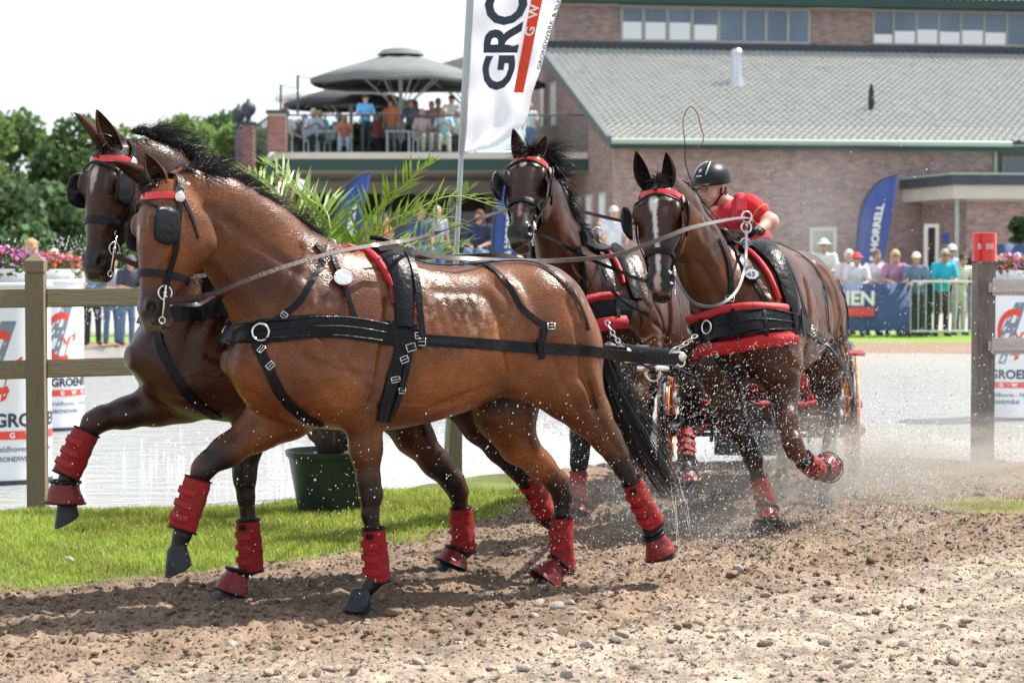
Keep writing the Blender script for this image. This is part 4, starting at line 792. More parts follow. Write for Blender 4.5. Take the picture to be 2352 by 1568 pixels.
m = MB(); m.tube([P(645, 262, YT+.5), P(645, 195, YT+.5)], .035, 6); m.build('pole', M_LEAD, fm); m = MB(); m.tube([P(684, 262, YT+1), P(684, 173, YT+1)], .04, 6); m.build('pole', M_LEAD, fm); m = MB(); m.tube([P(684, 175, YT+1), P(716, 182, YT+2)], .012, 5); m.tube([P(645, 196, YT+.5), P(684, 205, YT+1)], .012, 5); m.build('wire', M_LEAD, fm)
M_CANV = mat('grey_parasol_canvas', (.17, .185, .18), .8, noise=.1, nscale=2, tl=.12); M_CANVD = mat('charcoal_parasol_canvas', (.05, .05, .055), .85, noise=.1, nscale=2, tl=.08); M_POLE = mat('white_pole', (.6, .62, .6), .4)
def parasol(u, v, Y, hw, drop, vpb, lab, matl, rz=.35, cap=True):
    p = P(u, v, Y); t = empty('parasol', (p.x, p.y, z_at(vpb, Y)), 0, lab, 'parasol', 'parasols on the cafe terrace'); R0 = []
    m = MB(); N_ = 8; V = [p]; zc = p.z
    for ring, (rf, zf) in enumerate(((.33, .30), (.66, .62), (1, 1))):
        for i in range(N_*2):
            a = rz+math.pi*i/N_; r_ = hw*rf*(1 if i % 2 == 0 else .93); V.append(Vector((p.x+math.cos(a)*r_, p.y+math.sin(a)*r_, zc-drop*zf-(0 if i % 2 == 0 else .03*rf))))
    n2 = N_*2; m.add(V, [(0, 1+i, 1+(i+1) % n2) for i in range(n2)]+[(1+r_*n2+i, 1+(r_+1)*n2+i, 1+(r_+1)*n2+(i+1) % n2, 1+r_*n2+(i+1) % n2) for r_ in range(2) for i in range(n2)])
    V2 = V[-n2:]; m.add(V2+[v_-Vector((0, 0, .16)) for v_ in V2], [(i, i+n2, (i+1) % n2+n2, (i+1) % n2) for i in range(n2)])
    c = m.build('canopy', matl, t, auto=30); md = c.modifiers.new('t', 'SOLIDIFY'); md.thickness = .012
    if cap: m = MB(); m.lathe((p.x, p.y, zc-.03), [(hw*.26, -.10), (hw*.2, .06), (hw*.08, .13), (.01, .15)], 16); m.build('vent_cap', matl, c, auto=30)
    m = MB(); m.tube([(p.x, p.y, z_at(vpb, Y)), (p.x, p.y, zc)], .065, 10); m.build('pole', M_POLE, t, auto=50)
    for i in range(N_):
        a = rz+2*math.pi*i/N_; e = Vector((p.x+math.cos(a)*hw*.97, p.y+math.sin(a)*hw*.97, zc-drop-.03)); mid = Vector((p.x, p.y, zc-.08)).lerp(e, .55); hub = Vector((p.x, p.y, zc-drop-1.0))
        m = MB(); m.tube([Vector((p.x, p.y, zc-.09)), e], .02, 5); rb = m.build('rib', M_POLE, t); m = MB(); m.tube([hub, mid], .022, 5); m.build('strut', M_POLE, rb)
    return t
parasol(920, 118, YT+3.0, 3.0, .95, 330, 'largest pale grey parasol in the middle of the terrace', M_CANV); parasol(806, 188, YT+7, 2.3, .75, 300, 'dark parasol behind and below the large grey one', M_CANVD, .1, False); parasol(1075, 128, YT+7, 2.7, .9, 300, 'dark parasol behind the white flag', M_CANVD, .2, False)
parasol(735, 190, YT+10, 1.6, .5, 300, 'pale parasol farthest left on the terrace', M_WHITE, .1, False)
def table(u, v, Y, lab):
    p = P(u, v, Y); t = empty('cafe_table', (p.x, p.y, zD), 0, lab, 'table'); m = MB(); m.box((p.x, p.y, zD+.73), (.8, .7, .035)); m.build('tabletop', M_WHITE, t)
    for a, b in ((-.34, -.28), (.34, -.28), (.34, .28), (-.34, .28)): m = MB(); m.box((p.x+a, p.y+b, zD+.356), (.05, .05, .712)); m.build('leg', M_WHITE, t)
table(755, 330, YT+1.6, 'white table left of the orange seated woman'); table(915, 330, YT+1.5, 'white table under the large parasol'); table(985, 330, YT+2.4, 'white table at the right of the terrace')

# ------------------------------------------------------------------ people in the crowd
def pose_meshes(kind):
    # figure 1.72 m tall, facing -Y, feet at the origin
    h = .02; out = {}; J = {}
    sit = kind.startswith('sit'); z0 = -.42 if sit else 0; lean = {'lean': .16, 'cross': .0, 'stand': .02, 'sit': .06, 'sit2': .12}[kind]
    hip = Vector((0, 0, .92+z0)); chest = Vector((0, -lean*.8, 1.30+z0)); neck = Vector((0, -lean*1.0, 1.45+z0)); hd = Vector((0, -lean*1.15-.02, 1.60+z0))
    sh = [Vector((s*.19, -lean*.85, 1.40+z0)) for s in (-1, 1)]
    if kind == 'lean': el = [Vector((s*.25, -.20, 1.13)) for s in (-1, 1)]; ha = [Vector((-s*-.10, -.44, 1.08)) for s in (-1, 1)]
    elif kind == 'cross': el = [Vector((s*.27, -.03, 1.13)) for s in (-1, 1)]; ha = [Vector((-s*.06, -.22, 1.14)) for s in (-1, 1)]
    elif kind == 'stand': el = [Vector((s*.26, .03, 1.12)) for s in (-1, 1)]; ha = [Vector((s*.25, -.08, .88)) for s in (-1, 1)]
    elif kind == 'sit': el = [Vector((s*.27, -.05, 1.12+z0)) for s in (-1, 1)]; ha = [Vector((s*.10, -.30, 1.02+z0)) for s in (-1, 1)]
    else: el = [Vector((s*.26, -.22, 1.15+z0)) for s in (-1, 1)]; ha = [Vector((s*.05, -.40, 1.28+z0)) for s in (-1, 1)]
    f = Field((-.42, -.6, .8+z0), (.42, .25, 1.82+z0), h*.8); f.ell(hd, (.078, .098, .118), k=.01); f.ell(hd+Vector((0, -.03, -.075)), (.055, .06, .055), k=.03); f.ell(hd+Vector((0, -.10, -.015)), (.012, .02, .022), k=.015); f.cone(neck-Vector((0, 0, .08)), hd-Vector((0, -.02, .05)), .06, .052, .02)
    for s in (0, 1):
        f.cone(sh[s], el[s], .046, .04, .02); f.cone(el[s], ha[s], .040, .027, .02); d = (ha[s]-el[s]).normalized(); f.ell(ha[s]+d*.04, (.035, .045, .028), k=.015)
        for q in range(4): f.cone(ha[s]+d*.06+Vector(((q-1.5)*.016, 0, 0)), ha[s]+d*.105+Vector(((q-1.5)*.018, 0, -.02)), .009, .007, .004)
    out['body'] = f.mesh('b', 1)
    f = Field((-.42, -.42, .78+z0), (.42, .26, 1.52+z0), h); f.cone(hip+Vector((0, 0, -.02)), chest, .155, .165, .05, (0, 1, 0), .72); f.cone(sh[0]+Vector((.03, 0, -.02)), sh[1]-Vector((.03, 0, .02)), .075, .075, .05); f.cone(neck-Vector((0, 0, .06)), neck-Vector((0, 0, .01)), .07, .062, .02)
    for s in (0, 1): f.cone(sh[s], sh[s].lerp(el[s], .8), .066, .062, .03)
    out['shirt'] = f.mesh('s', 1)
    f = Field((-.35, -.7, -.02), (.35, .25, 1.0+z0), h); f.cone(hip+Vector((0, 0, .0)), hip-Vector((0, 0, .08)), .15, .15, .05, (0, 1, 0), .78)
    for s in (-1, 1):
        if sit: f.cone(hip+Vector((s*.09, -.02, -.06)), Vector((s*.13, -.46, .50)), .09, .07, .04); f.cone(Vector((s*.13, -.46, .50)), Vector((s*.13, -.44, .08)), .068, .05, .03)
        else: f.cone(hip+Vector((s*.085, 0, -.08)), Vector((s*.10, -.02, .50)), .092, .068, .04); f.cone(Vector((s*.10, -.02, .50)), Vector((s*.11, .02, .06)), .066, .055, .03)
    out['trousers'] = f.mesh('t', 1)
    for s in (-1, 1): f = Field((-.35, -.75, -.03), (.35, .25, .16), h*.8); a = Vector((s*.12, -.42 if sit else .03, .045)); f.cone(a, a+Vector((s*.02, -.17, -.01)), .045, .038, .02); out['shoe%d' % s] = f.mesh('sh', 1)
    f = Field((-.15, hd.y-.16, hd.z-.2), (.15, hd.y+.16, hd.z+.16), .012); f.ell(hd+Vector((0, .018, .022)), (.090, .108, .122), k=.01); f.ell(hd+Vector((0, -.10, -.07)), (.085, .085, .115), k=.02, sub=True); out['short_hair'] = f.mesh('h', 1)
    f = Field((-.17, hd.y-.16, hd.z-.32), (.17, hd.y+.2, hd.z+.16), .014); f.ell(hd+Vector((0, .02, .022)), (.098, .112, .125), k=.01); f.ell(hd+Vector((0, .05, -.13)), (.10, .06, .13), k=.04); f.ell(hd+Vector((0, -.11, -.09)), (.078, .1, .13), k=.02, sub=True); out['long_hair'] = f.mesh('h', 1)
    f = Field((-.2, hd.y-.26, hd.z-.05), (.2, hd.y+.2, hd.z+.17), .012); f.ell(hd+Vector((0, .0, .035)), (.098, .112, .105), k=.01); f.ell(hd+Vector((0, 0, -.07)), (.2, .2, .085), k=.01, sub=True); f.ell(hd+Vector((0, -.13, .035)), (.075, .085, .010), k=.01); out['cap'] = f.mesh('h', 1)
    f = Field((-.22, hd.y-.22, hd.z-.02), (.22, hd.y+.22, hd.z+.18), .012); f.ell(hd+Vector((0, .0, .05)), (.095, .105, .10), k=.01); f.ell(hd+Vector((0, 0, .045)), (.175, .18, .014), k=.02); f.ell(hd+Vector((0, 0, -.06)), (.13, .14, .09), k=.01, sub=True); out['hat'] = f.mesh('h', 1)
    res = {}
    for k_, (V, Q) in out.items():
        me = fast_mesh(k_, V, Q); me.materials.append(M_WHITE); res[k_] = me
    m = MB(); 
    for s in (-1, 1): m.ell(hd+Vector((s*.034, -.098, .012)), (.026, .010, .018), 10, 6)
    m.tube([hd+Vector((-.08, -.06, .018)), hd+Vector((0, -.112, .018)), hd+Vector((.08, -.06, .018))], .005, 5); me = bpy.data.meshes.new('sunglasses'); me.from_pydata(m.v, [], m.f); me.materials.append(M_WHITE); res['sunglasses'] = me
    return res
POSES = {k_: pose_meshes(k_) for k_ in ('lean', 'cross', 'stand', 'sit', 'sit2')}
CM = {}
def cm(rgb, rough=.85):
    key = tuple(rgb)
    if key not in CM: CM[key] = mat('cloth_%02d' % len(CM), rgb, rough, noise=.22, nscale=9, bump=.3, bscale=14)
    return CM[key]
SKIN = mat('skin', (.50, .28, .20), .5, sss=.1, noise=.08, nscale=15); SKIN2 = mat('tanned_skin', (.38, .20, .13), .5, sss=.1, noise=.08, nscale=15)
def person(x, y, z, kind, sc, rz, shirt, trs, hairk, hairc, lab, skin=None, glasses=False, grp='spectators', shoes=(.05, .05, .05)):
    t = empty('person', (x, y, z), rz, lab, 'person', grp); t.scale = (sc,)*3
    for nm, c in (('body', None), ('shirt', shirt), ('trousers', trs), ('shoe1', shoes), ('shoe-1', shoes), (hairk, hairc))+((('sunglasses', (.01, .01, .01)),) if glasses else ()):
        o = bpy.data.objects.new({'shoe1': 'shoe', 'shoe-1': 'shoe', 'short_hair': 'hair', 'long_hair': 'hair', 'cap': 'cap', 'hat': 'hat'}.get(nm, nm), POSES[kind][nm]); COL.objects.link(o); o.parent = t
        o.material_slots[0].link = 'OBJECT'; o.material_slots[0].material = (skin or SKIN) if c is None else cm(c)
    return t
WHT, BLU, DRK = (.7, .7, .72), (.12, .2, .34), (.03, .032, .04)
# along the far bank on the right
SP = [(1896, 548, 44, 'lean', WHT, (.3, .3, .25), 'hat', (.55, .56, .5), 'spectator in a white sun hat, left of the picture frame on the wall', 1), (1945, 572, 43, 'lean', (.7, .62, .66), DRK, 'short_hair', (.6, .58, .55), 'white haired spectator beside the red hatted one', 0),
    (1968, 580, 42.3, 'lean', WHT, BLU, 'hat', (.55, .03, .04), 'spectator in a white shirt and red hat behind the blue banner', 1), (2006, 573, 42.6, 'lean', (.74, .74, .8), BLU, 'short_hair', (.12, .06, .04), 'spectator in a plain white top right of the red hat', 0),
    (2053, 573, 42.3, 'lean', (.45, .22, .38), BLU, 'long_hair', (.55, .38, .18), 'blond woman in sunglasses and a colourful top', 1), (2106, 578, 42, 'lean', (.14, .22, .33), (.06, .07, .06), 'cap', (.66, .6, .5), 'man in a beige cap and grey blue shirt leaning forward', 0),
    (2163, 571, 42, 'lean', (.02, .42, .62), (.055, .05, .045), 'short_hair', (.35, .33, .3), 'man in a bright turquoise polo shirt and dark trousers', 1), (2186, 560, 44, 'stand', (.42, .55, .7), DRK, 'cap', (.6, .6, .6), 'person in pale blue behind the turquoise polo', 1),
    (2203, 580, 42.8, 'lean', (.65, .62, .55), (.5, .48, .44), 'short_hair', (.08, .05, .03), 'dark haired spectator just right of the turquoise polo', 1), (2243, 560, 44, 'stand', (.02, .025, .05), (.25, .3, .42), 'short_hair', (.2, .14, .1), 'person in a dark top left of the gate post', 0),
    (2292, 588, 43, 'lean', (.5, .42, .38), DRK, 'short_hair', (.55, .52, .5), 'grey haired spectator right of the gate post', 0), (2335, 580, 45, 'stand', (.03, .05, .12), DRK, 'cap', (.5, .5, .5), 'spectator in navy at the right edge', 0)]
for i, (u, v, Y, kd, sh_, tr__, hk, hc, lab, gl) in enumerate(SP):
    p = P(u, v, Y); z = p.z; sc = z/1.74; sc = max(.92, min(1.06, sc)); person(p.x, Y, z-1.74*sc if z-1.74*sc > -.05 else 0, kd, sc, (i*.37 % .6)-.3, sh_, tr__, hk, hc, lab, SKIN2 if i % 3 == 0 else SKIN, bool(gl))
# left, behind the fence
for i, (u, v, Y, sh_, hk, hc, lab) in enumerate(((88, 545, 36, (.55, .25, .3), 'long_hair', (.4, .25, .12), 'woman with raised arms behind the flowers at the far left'), (135, 570, 35, (.6, .08, .25), 'short_hair', (.5, .4, .3), 'person in pink with sunglasses behind the bright flowers'), (163, 580, 36, (.4, .35, .3), 'short_hair', (.2, .12, .08), 'brown haired person right of the one in pink'),
    (212, 590, 38, (.12, .2, .3), 'short_hair', (.2, .15, .1), 'spectator in blue standing behind the steel barrier on the left'), (255, 590, 38.5, (.5, .5, .55), 'short_hair', (.3, .2, .1), 'spectator in a pale shirt behind the steel barrier'), (290, 585, 38, (.05, .05, .08), 'cap', (.1, .1, .12), 'spectator in black hidden behind the lead horses'))):
    p = P(u, v, Y); sc = max(.92, min(1.08, p.z/1.74)); person(p.x, Y, 0, 'lean' if i != 3 else 'stand', sc, .2*i-.4, sh_, (DRK, BLU, (.1, .15, .25))[i % 3], hk, hc, lab, glasses=i == 1)
# terrace guests
TP = [(655, 228, 1.2, 'sit', WHT, DRK, 'short_hair', (.05, .03, .02), 'man in white behind the left brick pillar'), (716, 246, 1.6, 'sit2', (.66, .64, .78), DRK, 'short_hair', (.5, .45, .4), 'guest in lilac white left on the terrace'), (738, 250, 2.6, 'sit', (.15, .45, .55), BLU, 'hat', (.5, .38, .1), 'guest in teal with a straw hat'),
    (792, 266, 1.0, 'sit2', (.65, .2, .13), (.5, .52, .7), 'long_hair', (.35, .2, .1), 'woman in orange seated at the glass'), (839, 216, .45, 'cross', (.12, .42, .78), (.02, .03, .035), 'hat', (.05, .05, .06), 'man in a bright blue shirt and dark hat standing at the rail with arms folded'),
    (899, 228, 1.3, 'stand', (.50, .16, .06), (.2, .18, .15), 'short_hair', (.05, .03, .02), 'man in a rust orange shirt left of the parasol pole'), (944, 228, 1.9, 'stand', (.10, .11, .16), DRK, 'short_hair', (.06, .04, .03), 'man in a charcoal shirt right of the parasol pole'),
    (968, 250, .9, 'sit', (.55, .40, .42), (.45, .42, .36), 'short_hair', (.4, .3, .2), 'guest in pale pink stripes at the glass'), (992, 232, 2.3, 'stand', (.35, .18, .15), (.35, .3, .25), 'short_hair', (.2, .12, .07), 'standing guest in brown between the seated ones'),
    (1020, 248, 1.0, 'sit2', (.40, .60, .68), (.6, .58, .5), 'short_hair', (.45, .4, .33), 'guest in light blue seated beside the flag'), (1036, 218, 2.2, 'stand', (.62, .66, .62), DRK, 'cap', (.15, .04, .04), 'tall guest in pale green partly behind the flag'), (1218, 236, 1.5, 'stand', (.72, .72, .72), BLU, 'short_hair', (.4, .3, .2), 'guest in white right of the flag')]
for i, (u, v, dy, kd, sh_, tr__, hk, hc, lab) in enumerate(TP):
    Y = YT+dy; p = P(u, v, Y); H_ = 1.74-(.42 if kd.startswith('sit') else 0); sc = max(.94, min(1.12, (p.z-zD)/H_)); person(p.x, Y, zD, kd, sc, .5*math.sin(i*2.1), sh_, tr__, hk, hc, lab, SKIN2 if i % 2 else SKIN, grp='guests on the terrace')
    if kd.startswith('sit'):
        c = empty('cafe_chair', (p.x, Y+.05, zD), .5*math.sin(i*2.1), 'white terrace chair under the %s' % lab, 'chair'); c['label'] = 'white chair carrying the '+' '.join(lab.split()[:9])
        m = MB(); m.box((0, -.02, .46), (.46, .46, .04)); m.build('seat', M_WHITE, c, world=False); m = MB(); m.box((0, .23, .72), (.46, .03, .40)); m.build('backrest', M_WHITE, c, world=False)
        for a, b in ((-.2, -.2), (.2, -.2), (.2, .2), (-.2, .2)): m = MB(); m.box((a, b, .22), (.035, .035, .44)); m.build('leg', M_WHITE, c, world=False)
for i, (u, v, dy, kd, sh_, hk, hc, lab) in enumerate(((700, 262, 3.2, 'sit', (.12, .14, .18), 'short_hair', (.1, .06, .04), 'guest in dark grey behind the lilac white one'), (770, 258, 3.6, 'sit2', (.5, .5, .42), 'short_hair', (.4, .35, .3), 'guest in beige farther back beneath the dark parasol'), (862, 250, 3.4, 'sit', (.4, .1, .1), 'long_hair', (.2, .1, .05), 'woman in dark red seated behind the blue shirted man'), (922, 255, 3.8, 'sit2', (.55, .55, .6), 'short_hair', (.3, .2, .1), 'guest in pale grey seated behind the parasol pole'),
    (955, 226, 4.4, 'stand', (.08, .1, .22), 'cap', (.1, .1, .12), 'standing man in navy far back on the terrace'), (1006, 222, 3.6, 'stand', (.5, .28, .2), 'short_hair', (.1, .06, .04), 'man in salmon standing behind the light blue guest'), (882, 240, 5.2, 'stand', (.2, .25, .2), 'short_hair', (.1, .07, .05), 'man in olive between the blue and the orange shirts'), (1048, 245, 1.4, 'sit', (.6, .6, .55), 'hat', (.6, .58, .5), 'guest in a pale hat half hidden by the flag pole'))):
    Y = YT+dy; p = P(u, v, Y); H_ = 1.74-(.42 if kd.startswith('sit') else 0); person(p.x, Y, zD, kd, max(.94, min(1.12, (p.z-zD)/H_)), math.sin(i*1.3), sh_, DRK, hk, hc, lab, SKIN2 if i % 2 else SKIN, grp='guests on the terrace')
for i, (u, dy, w_, lab) in enumerate(((690, 4.5, 1.0, 'leafy planter at the left of the terrace'), (745, 6.5, 1.6, 'leafy planter behind the teal guest'), (820, 6.0, 1.3, 'leafy planter left of the blue shirted man'), (900, 6.5, 1.6, 'leafy planter in the middle of the terrace'), (985, 6.2, 1.5, 'leafy planter right of the parasol pole'), (1040, 5.5, 1.0, 'leafy planter behind the flag'))):
    Y = YT+dy; x = (u-1176)*Y/4900; t = empty('planter', (x, Y, zD), 0, lab, 'planter', 'planters on the terrace'); m = MB(); m.box((x, Y, zD+.25), (w_, .45, .5)); m.build('box', M_LEAD, t)
    V, F = quads(900, (x, Y, zD+.85), (w_*.62, .35, .45), .10, 400+i); o = link('foliage', fast_mesh('foliage', V, F, False), mat('planter_leaves_%d' % i, (.07, .13, .03), .5, tl=.4, noise=.3), t); tag(o, kind='stuff')
# below the terrace
for i, (u, v, Y, kd, sh_, hk, hc, lab) in enumerate(((1104, 505, 50, 'sit', (.02, .03, .08), 'long_hair', (.10, .05, .03), 'dark haired woman in navy sitting below the terrace'), (1410, 502, 52, 'stand', (.62, .66, .74), 'cap', (.5, .5, .5), 'man in a white shirt and cap against the brick wall between the wheel horses'), (1376, 538, 55, 'stand', (.5, .28, .15), 'short_hair', (.4, .25, .12), 'person in orange left of the man in the white shirt'),
    (965, 505, 55, 'stand', (.04, .07, .2), 'short_hair', (.2, .1, .05), 'person in dark blue seen through the palm fronds'), (1003, 500, 56, 'stand', (.35, .38, .5), 'short_hair', (.5, .4, .3), 'person in grey blue behind the right palm fronds'), (1185, 560, 52, 'sit', (.55, .4, .3), 'cap', (.6, .5, .4), 'seated person low behind the wheel horse neck'), (880, 520, 54, 'stand', (.45, .1, .08), 'short_hair', (.1, .06, .04), 'person in red between the palm fronds'))):
    p = P(u, v, Y); H_ = 1.74-(.42 if kd == 'sit' else 0); person(p.x, Y, 0 if p.z < 2.1 else p.z-H_*1.02, kd, max(.9, min(1.2, p.z/H_)), -.3+.2*i, sh_, BLU, hk, hc, lab, grp='visitors below the terrace')
# banner and barriers
bp0 = P(1640, 700, 41.6); M_BAN = mat('blue_banner_cloth', (.045, .085, .19), .7, noise=.15, nscale=3, bump=.3, bscale=4)
def board(u0, u1, vt, vb, Y, name, matl, lab, cat, grp=None):
    a = P(u0, vt, Y); b = P(u1, vb, Y); t = empty(name, ((a.x+b.x)/2, Y, 0), 0, lab, cat, grp); n_ = 24; V = []; F = []
    for i in range(n_+1):
        x = lerp(a.x, b.x, i/n_); y = Y+.03*math.sin(i*1.1)
        for q in (0, 1): V += [(x, y-.01+.02*q, max(b.z, .02)), (x, y-.01+.02*q, a.z)]
    for i in range(n_): k_ = 4*i; F += [(k_, k_+4, k_+5, k_+1), (k_+2, k_+3, k_+7, k_+6), (k_+1, k_+5, k_+7, k_+3)]
    m = MB(); m.add(V, F); m.build('cloth', matl, t, True); return t, a, b
t, a, b = board(1640, 2090, 650, 760, 41.6, 'banner', M_BAN, 'blue grey sponsor banner hanging on the barrier at the right', 'banner')
x0, x1, yy = text_w('GROENEN', 1, .02); sz = .38; xe = P(2013, 0, 41.5).x; L = (x1-x0)*sz
text_obj('print', 'GROENEN', sz, lambda x, y_: Vector((xe-L+(x-x0*sz), 41.52, P(0, 700, 41.5).z+y_)), M_WP, t, .012)
m = MB(); z0, z1 = P(0, 726, 41.5).z, P(0, 706, 41.5).z; m.add([(xe-L*.9, 41.53, z0), (xe, 41.53, z0), (xe, 41.53, z1), (xe-L*.9, 41.53, z1)], [(0, 1, 2, 3)]); m.build('print_bar', M_REDP, t)
def barrier(u0, u1, Y, lab):
    a = P(u0, 665, Y).x; b = P(u1, 665, Y).x; t = empty('crowd_barrier', ((a+b)/2, Y, 0), 0, lab, 'barrier', 'steel crowd barriers'); n_ = max(2, int((b-a)/2.3)+1)
    for z in (.12, 1.08): m = MB(); m.tube([(a, Y, z), (b, Y, z)], .022, 6); m.build('rail', M_ZINC, t)
    k_ = int((b-a)/.14)
    for i in range(k_+1): x = a+(b-a)*i/k_; m = MB(); m.tube([(x, Y, .12), (x, Y, 1.08)], .009, 5); m.build('bar', M_ZINC, t)
barrier(190, 306, 39.2, 'steel crowd barrier between the left drum and the lead horses'); barrier(2092, 2232, 41.4, 'steel crowd barrier in front of the turquoise polo shirt')
p = P(2128, 0, 41.9); m = MB(); m.box((p.x, 42.6, .5), (.5, .5, 1.0)); b_ = m; tb_ = empty('litter_bin', (p.x, 42.6, 0), 0, 'green wheeled bin between two men at the barrier', 'bin'); b_.build('bin_body', mat('green_bin', (.02, .10, .05), .5), tb_); m = MB(); m.box((p.x, 42.58, 1.03), (.54, .56, .06)); m.build('lid', mat('green_lid', (.03, .13, .07), .5), tb_)
t, a, b = board(2228, 2420, 560, 610, 55, 'dark_board', M_BAN, 'dark blue board on the porch wall behind the gate post', 'board')
# feather flags
M_FEA = mat('blue_flag_cloth', (.055, .10, .42), .6, tl=.25, noise=.2, nscale=1.5, bump=.25, bscale=3, stretch=(3, 3, .4))
def feather(u_t, v_t, u_b, v_b, Y, wpx, lab, txt, ts, tz):
    # rounded top left, straight leading pole, cloth narrows down
    top = P(u_t, v_t, Y); bot = P(u_b, v_b, Y); t = empty('feather_flag', (bot.x, Y, 0), 0, lab, 'flag', 'blue feather flags'); W_ = wpx*Y/4900; N_ = 26; V = []; F = []
    def edge(q):      # q 0 bottom .. 1 top
        zz_ = lerp(bot.z, top.z, q); xr_ = lerp(bot.x+W_*.62, top.x, q**1.0); bulge = W_*(.72+.35*q)*math.sqrt(max(0, 1-max(0, (q-.62)/.38)**2.2)); return zz_, xr_, xr_-bulge
    for i in range(N_+1):
        z, xr_, xl_ = edge(i/N_)
        for j in range(9): f_ = j/8; V.append((lerp(xl_, xr_, f_), Y+.05*math.sin(f_*5+i*.35)*f_, z))
    for i in range(N_):
        for j in range(8): F.append((i*9+j, i*9+j+1, (i+1)*9+j+1, (i+1)*9+j))
    m = MB(); m.add(V, F); c = m.build('cloth', M_FEA, t, True); md = c.modifiers.new('t', 'SOLIDIFY'); md.thickness = .006
    pts = [Vector((edge(i/N_)[2], Y, edge(i/N_)[0])) for i in range(N_+1)]; pts = [Vector((pts[0].x, Y, 0))]+pts; m = MB(); m.tube(pts, .028, 6); m.build('pole', M_LEAD, t, auto=60)
    def fn(x, y_):
        q = tz+x/(top.z-bot.z); z, xr_, xl_ = edge(min(q, .97)); return Vector((lerp(xl_, xr_, .30)+.0+(ts-y_)*1.0*.9+.04, Y-.07, z))
    text_obj('print', txt, ts, fn, M_WP, t, .01, 1.0, sub=.2); text_obj('print', 'horse feeds and bedding', ts*.36, lambda x, y_: fn(x+ts*1.2, y_-ts*.62), M_WP, t, .004, 1.0)
    return t
feather(2064, 400, 1962, 720, 45, 78, 'blue feather flag with white lettering in front of the brick wall on the right', 'DODSON & HORRELL', .235, .0)
feather(852, 396, 760, 690, 46, 66, 'blue feather flag behind the palm fronds', 'DODSON & HORRELL', .21, .0)
feather(1215, 380, 1130, 700, 44, 70, 'blue feather flag behind the head of the far wheel horse', 'DODSON & HORRELL', .21, .0)
# ------------------------------------------------------------------ big white flag
YF = 15.0; t = empty('banner_flag', (P(1046, 700, YF).x, YF, 0), 0, 'tall white flag with dark and red lettering on a leaning grey pole', 'flag')
pu = lambda v: 1047+(600-v)*.05*1.0 if v > 350 else 1059.5-(350-v)*-.055
m = MB(); m.tube([P(pu(v), v, YF) for v in (1090, 600, 350, 0, -400, -900)], [.018, .018, .018, .016, .012, .008], 10); m.build('pole', mat('grey_pole', (.42, .45, .5), .35, metal=.3), t, True)
m = MB(); m.tube([P(pu(v)+1, v, YF-.002) for v in (352, 200, 0, -200)], [.026]*4, 10); m.build('pole_sleeve', mat('flag_sleeve', (.55, .58, .62), .7, bump=.3, tl=.2), t, True)
re_v = [352, 346, 335, 315, 290, 262, 215, 165, 110, 60, 0, -120, -260]; re_u = [1060, 1105, 1140, 1172, 1200, 1214, 1222, 1240, 1255, 1268, 1290, 1318, 1345]
NV, NU = 70, 30; V = []; F = []
def fu(v): return float(np.interp(-v, [-q for q in re_v], re_u))
for i in range(NV+1):
    v = lerp(352, -260, i/NV)
    for j in range(NU+1):
        f_ = j/NU; u = lerp(pu(v)+3, fu(v), f_); vv = v-(1-f_)*0-12*f_*(1-f_)*max(0, (v-200)/150); y = YF+.045*math.sin(f_*6.5+v*.012)*f_**.7+.02*math.sin(f_*13-v*.03)*f_+.012*math.sin(v*.05+f_*4)-.10*max(0, f_-.85)*4
        V.append(P(u, vv, y))
for i in range(NV):
    for j in range(NU): F.append((i*(NU+1)+j, i*(NU+1)+j+1, (i+1)*(NU+1)+j+1, (i+1)*(NU+1)+j))
m = MB(); m.add(V, F); M_FLAG = mat('white_flag_cloth', (.80, .80, .84), .75, tl=.42, bump=.12, bscale=10); m.build('cloth', M_FLAG, t, True)
def fy(u, v):
    f_ = (u-pu(v)-3)/max(fu(v)-pu(v)-3, 1); f_ = min(max(f_, 0), 1); return YF+.045*math.sin(f_*6.5+v*.012)*f_**.7+.02*math.sin(f_*13-v*.03)*f_+.012*math.sin(v*.05+f_*4)-.10*max(0, f_-.85)*4-.006
M_FNAVY = mat('navy_flag_print', (.035, .05, .075), .7, tl=.15); M_FRED = mat('red_flag_print', (.75, .07, .03), .7, tl=.3)
def fl_pt(u, v, o=0.0): return P(u, v, fy(u, v)-o)
SZ = 98
def ft(x, y_):
    v = 210-x*1.2; base = 1177+(165-v)*.19; cap = (70+(165-v)*.155)/.729; return fl_pt(base-y_/SZ*cap, v)
text_obj('print', 'GROENEN', SZ, ft, M_FNAVY, t, 3.0, .93, sub=3)
m = MB(); V = []
for i in range(41):
    v = lerp(213, -240, i/40); l_ = 1180+(213-v)*.186; r_ = min(1202+(213-v)*.205, fu(v)-3)
    for q in range(4): V.append(fl_pt(lerp(l_, r_, q/3), v))
m.add(V, [(4*i+q, 4*i+q+1, 4*i+q+5, 4*i+q+4) for i in range(40) for q in range(3)]); m.build('print_bar', M_FRED, t, True)
text_obj('print', 'G W W', 31, lambda x, y_: fl_pt(1202+(213-(84-x))*.205-4-y_*.98, 84-x, .005), M_WP, t, .8, 1.3, sub=3)
text_obj('print', 'GRONDWERK & SLOOP', 17, lambda x, y_: fl_pt(fu(160-x)-1-y_*.7, 160-x, .004), M_FNAVY, t, .4, 1.05, sub=3)

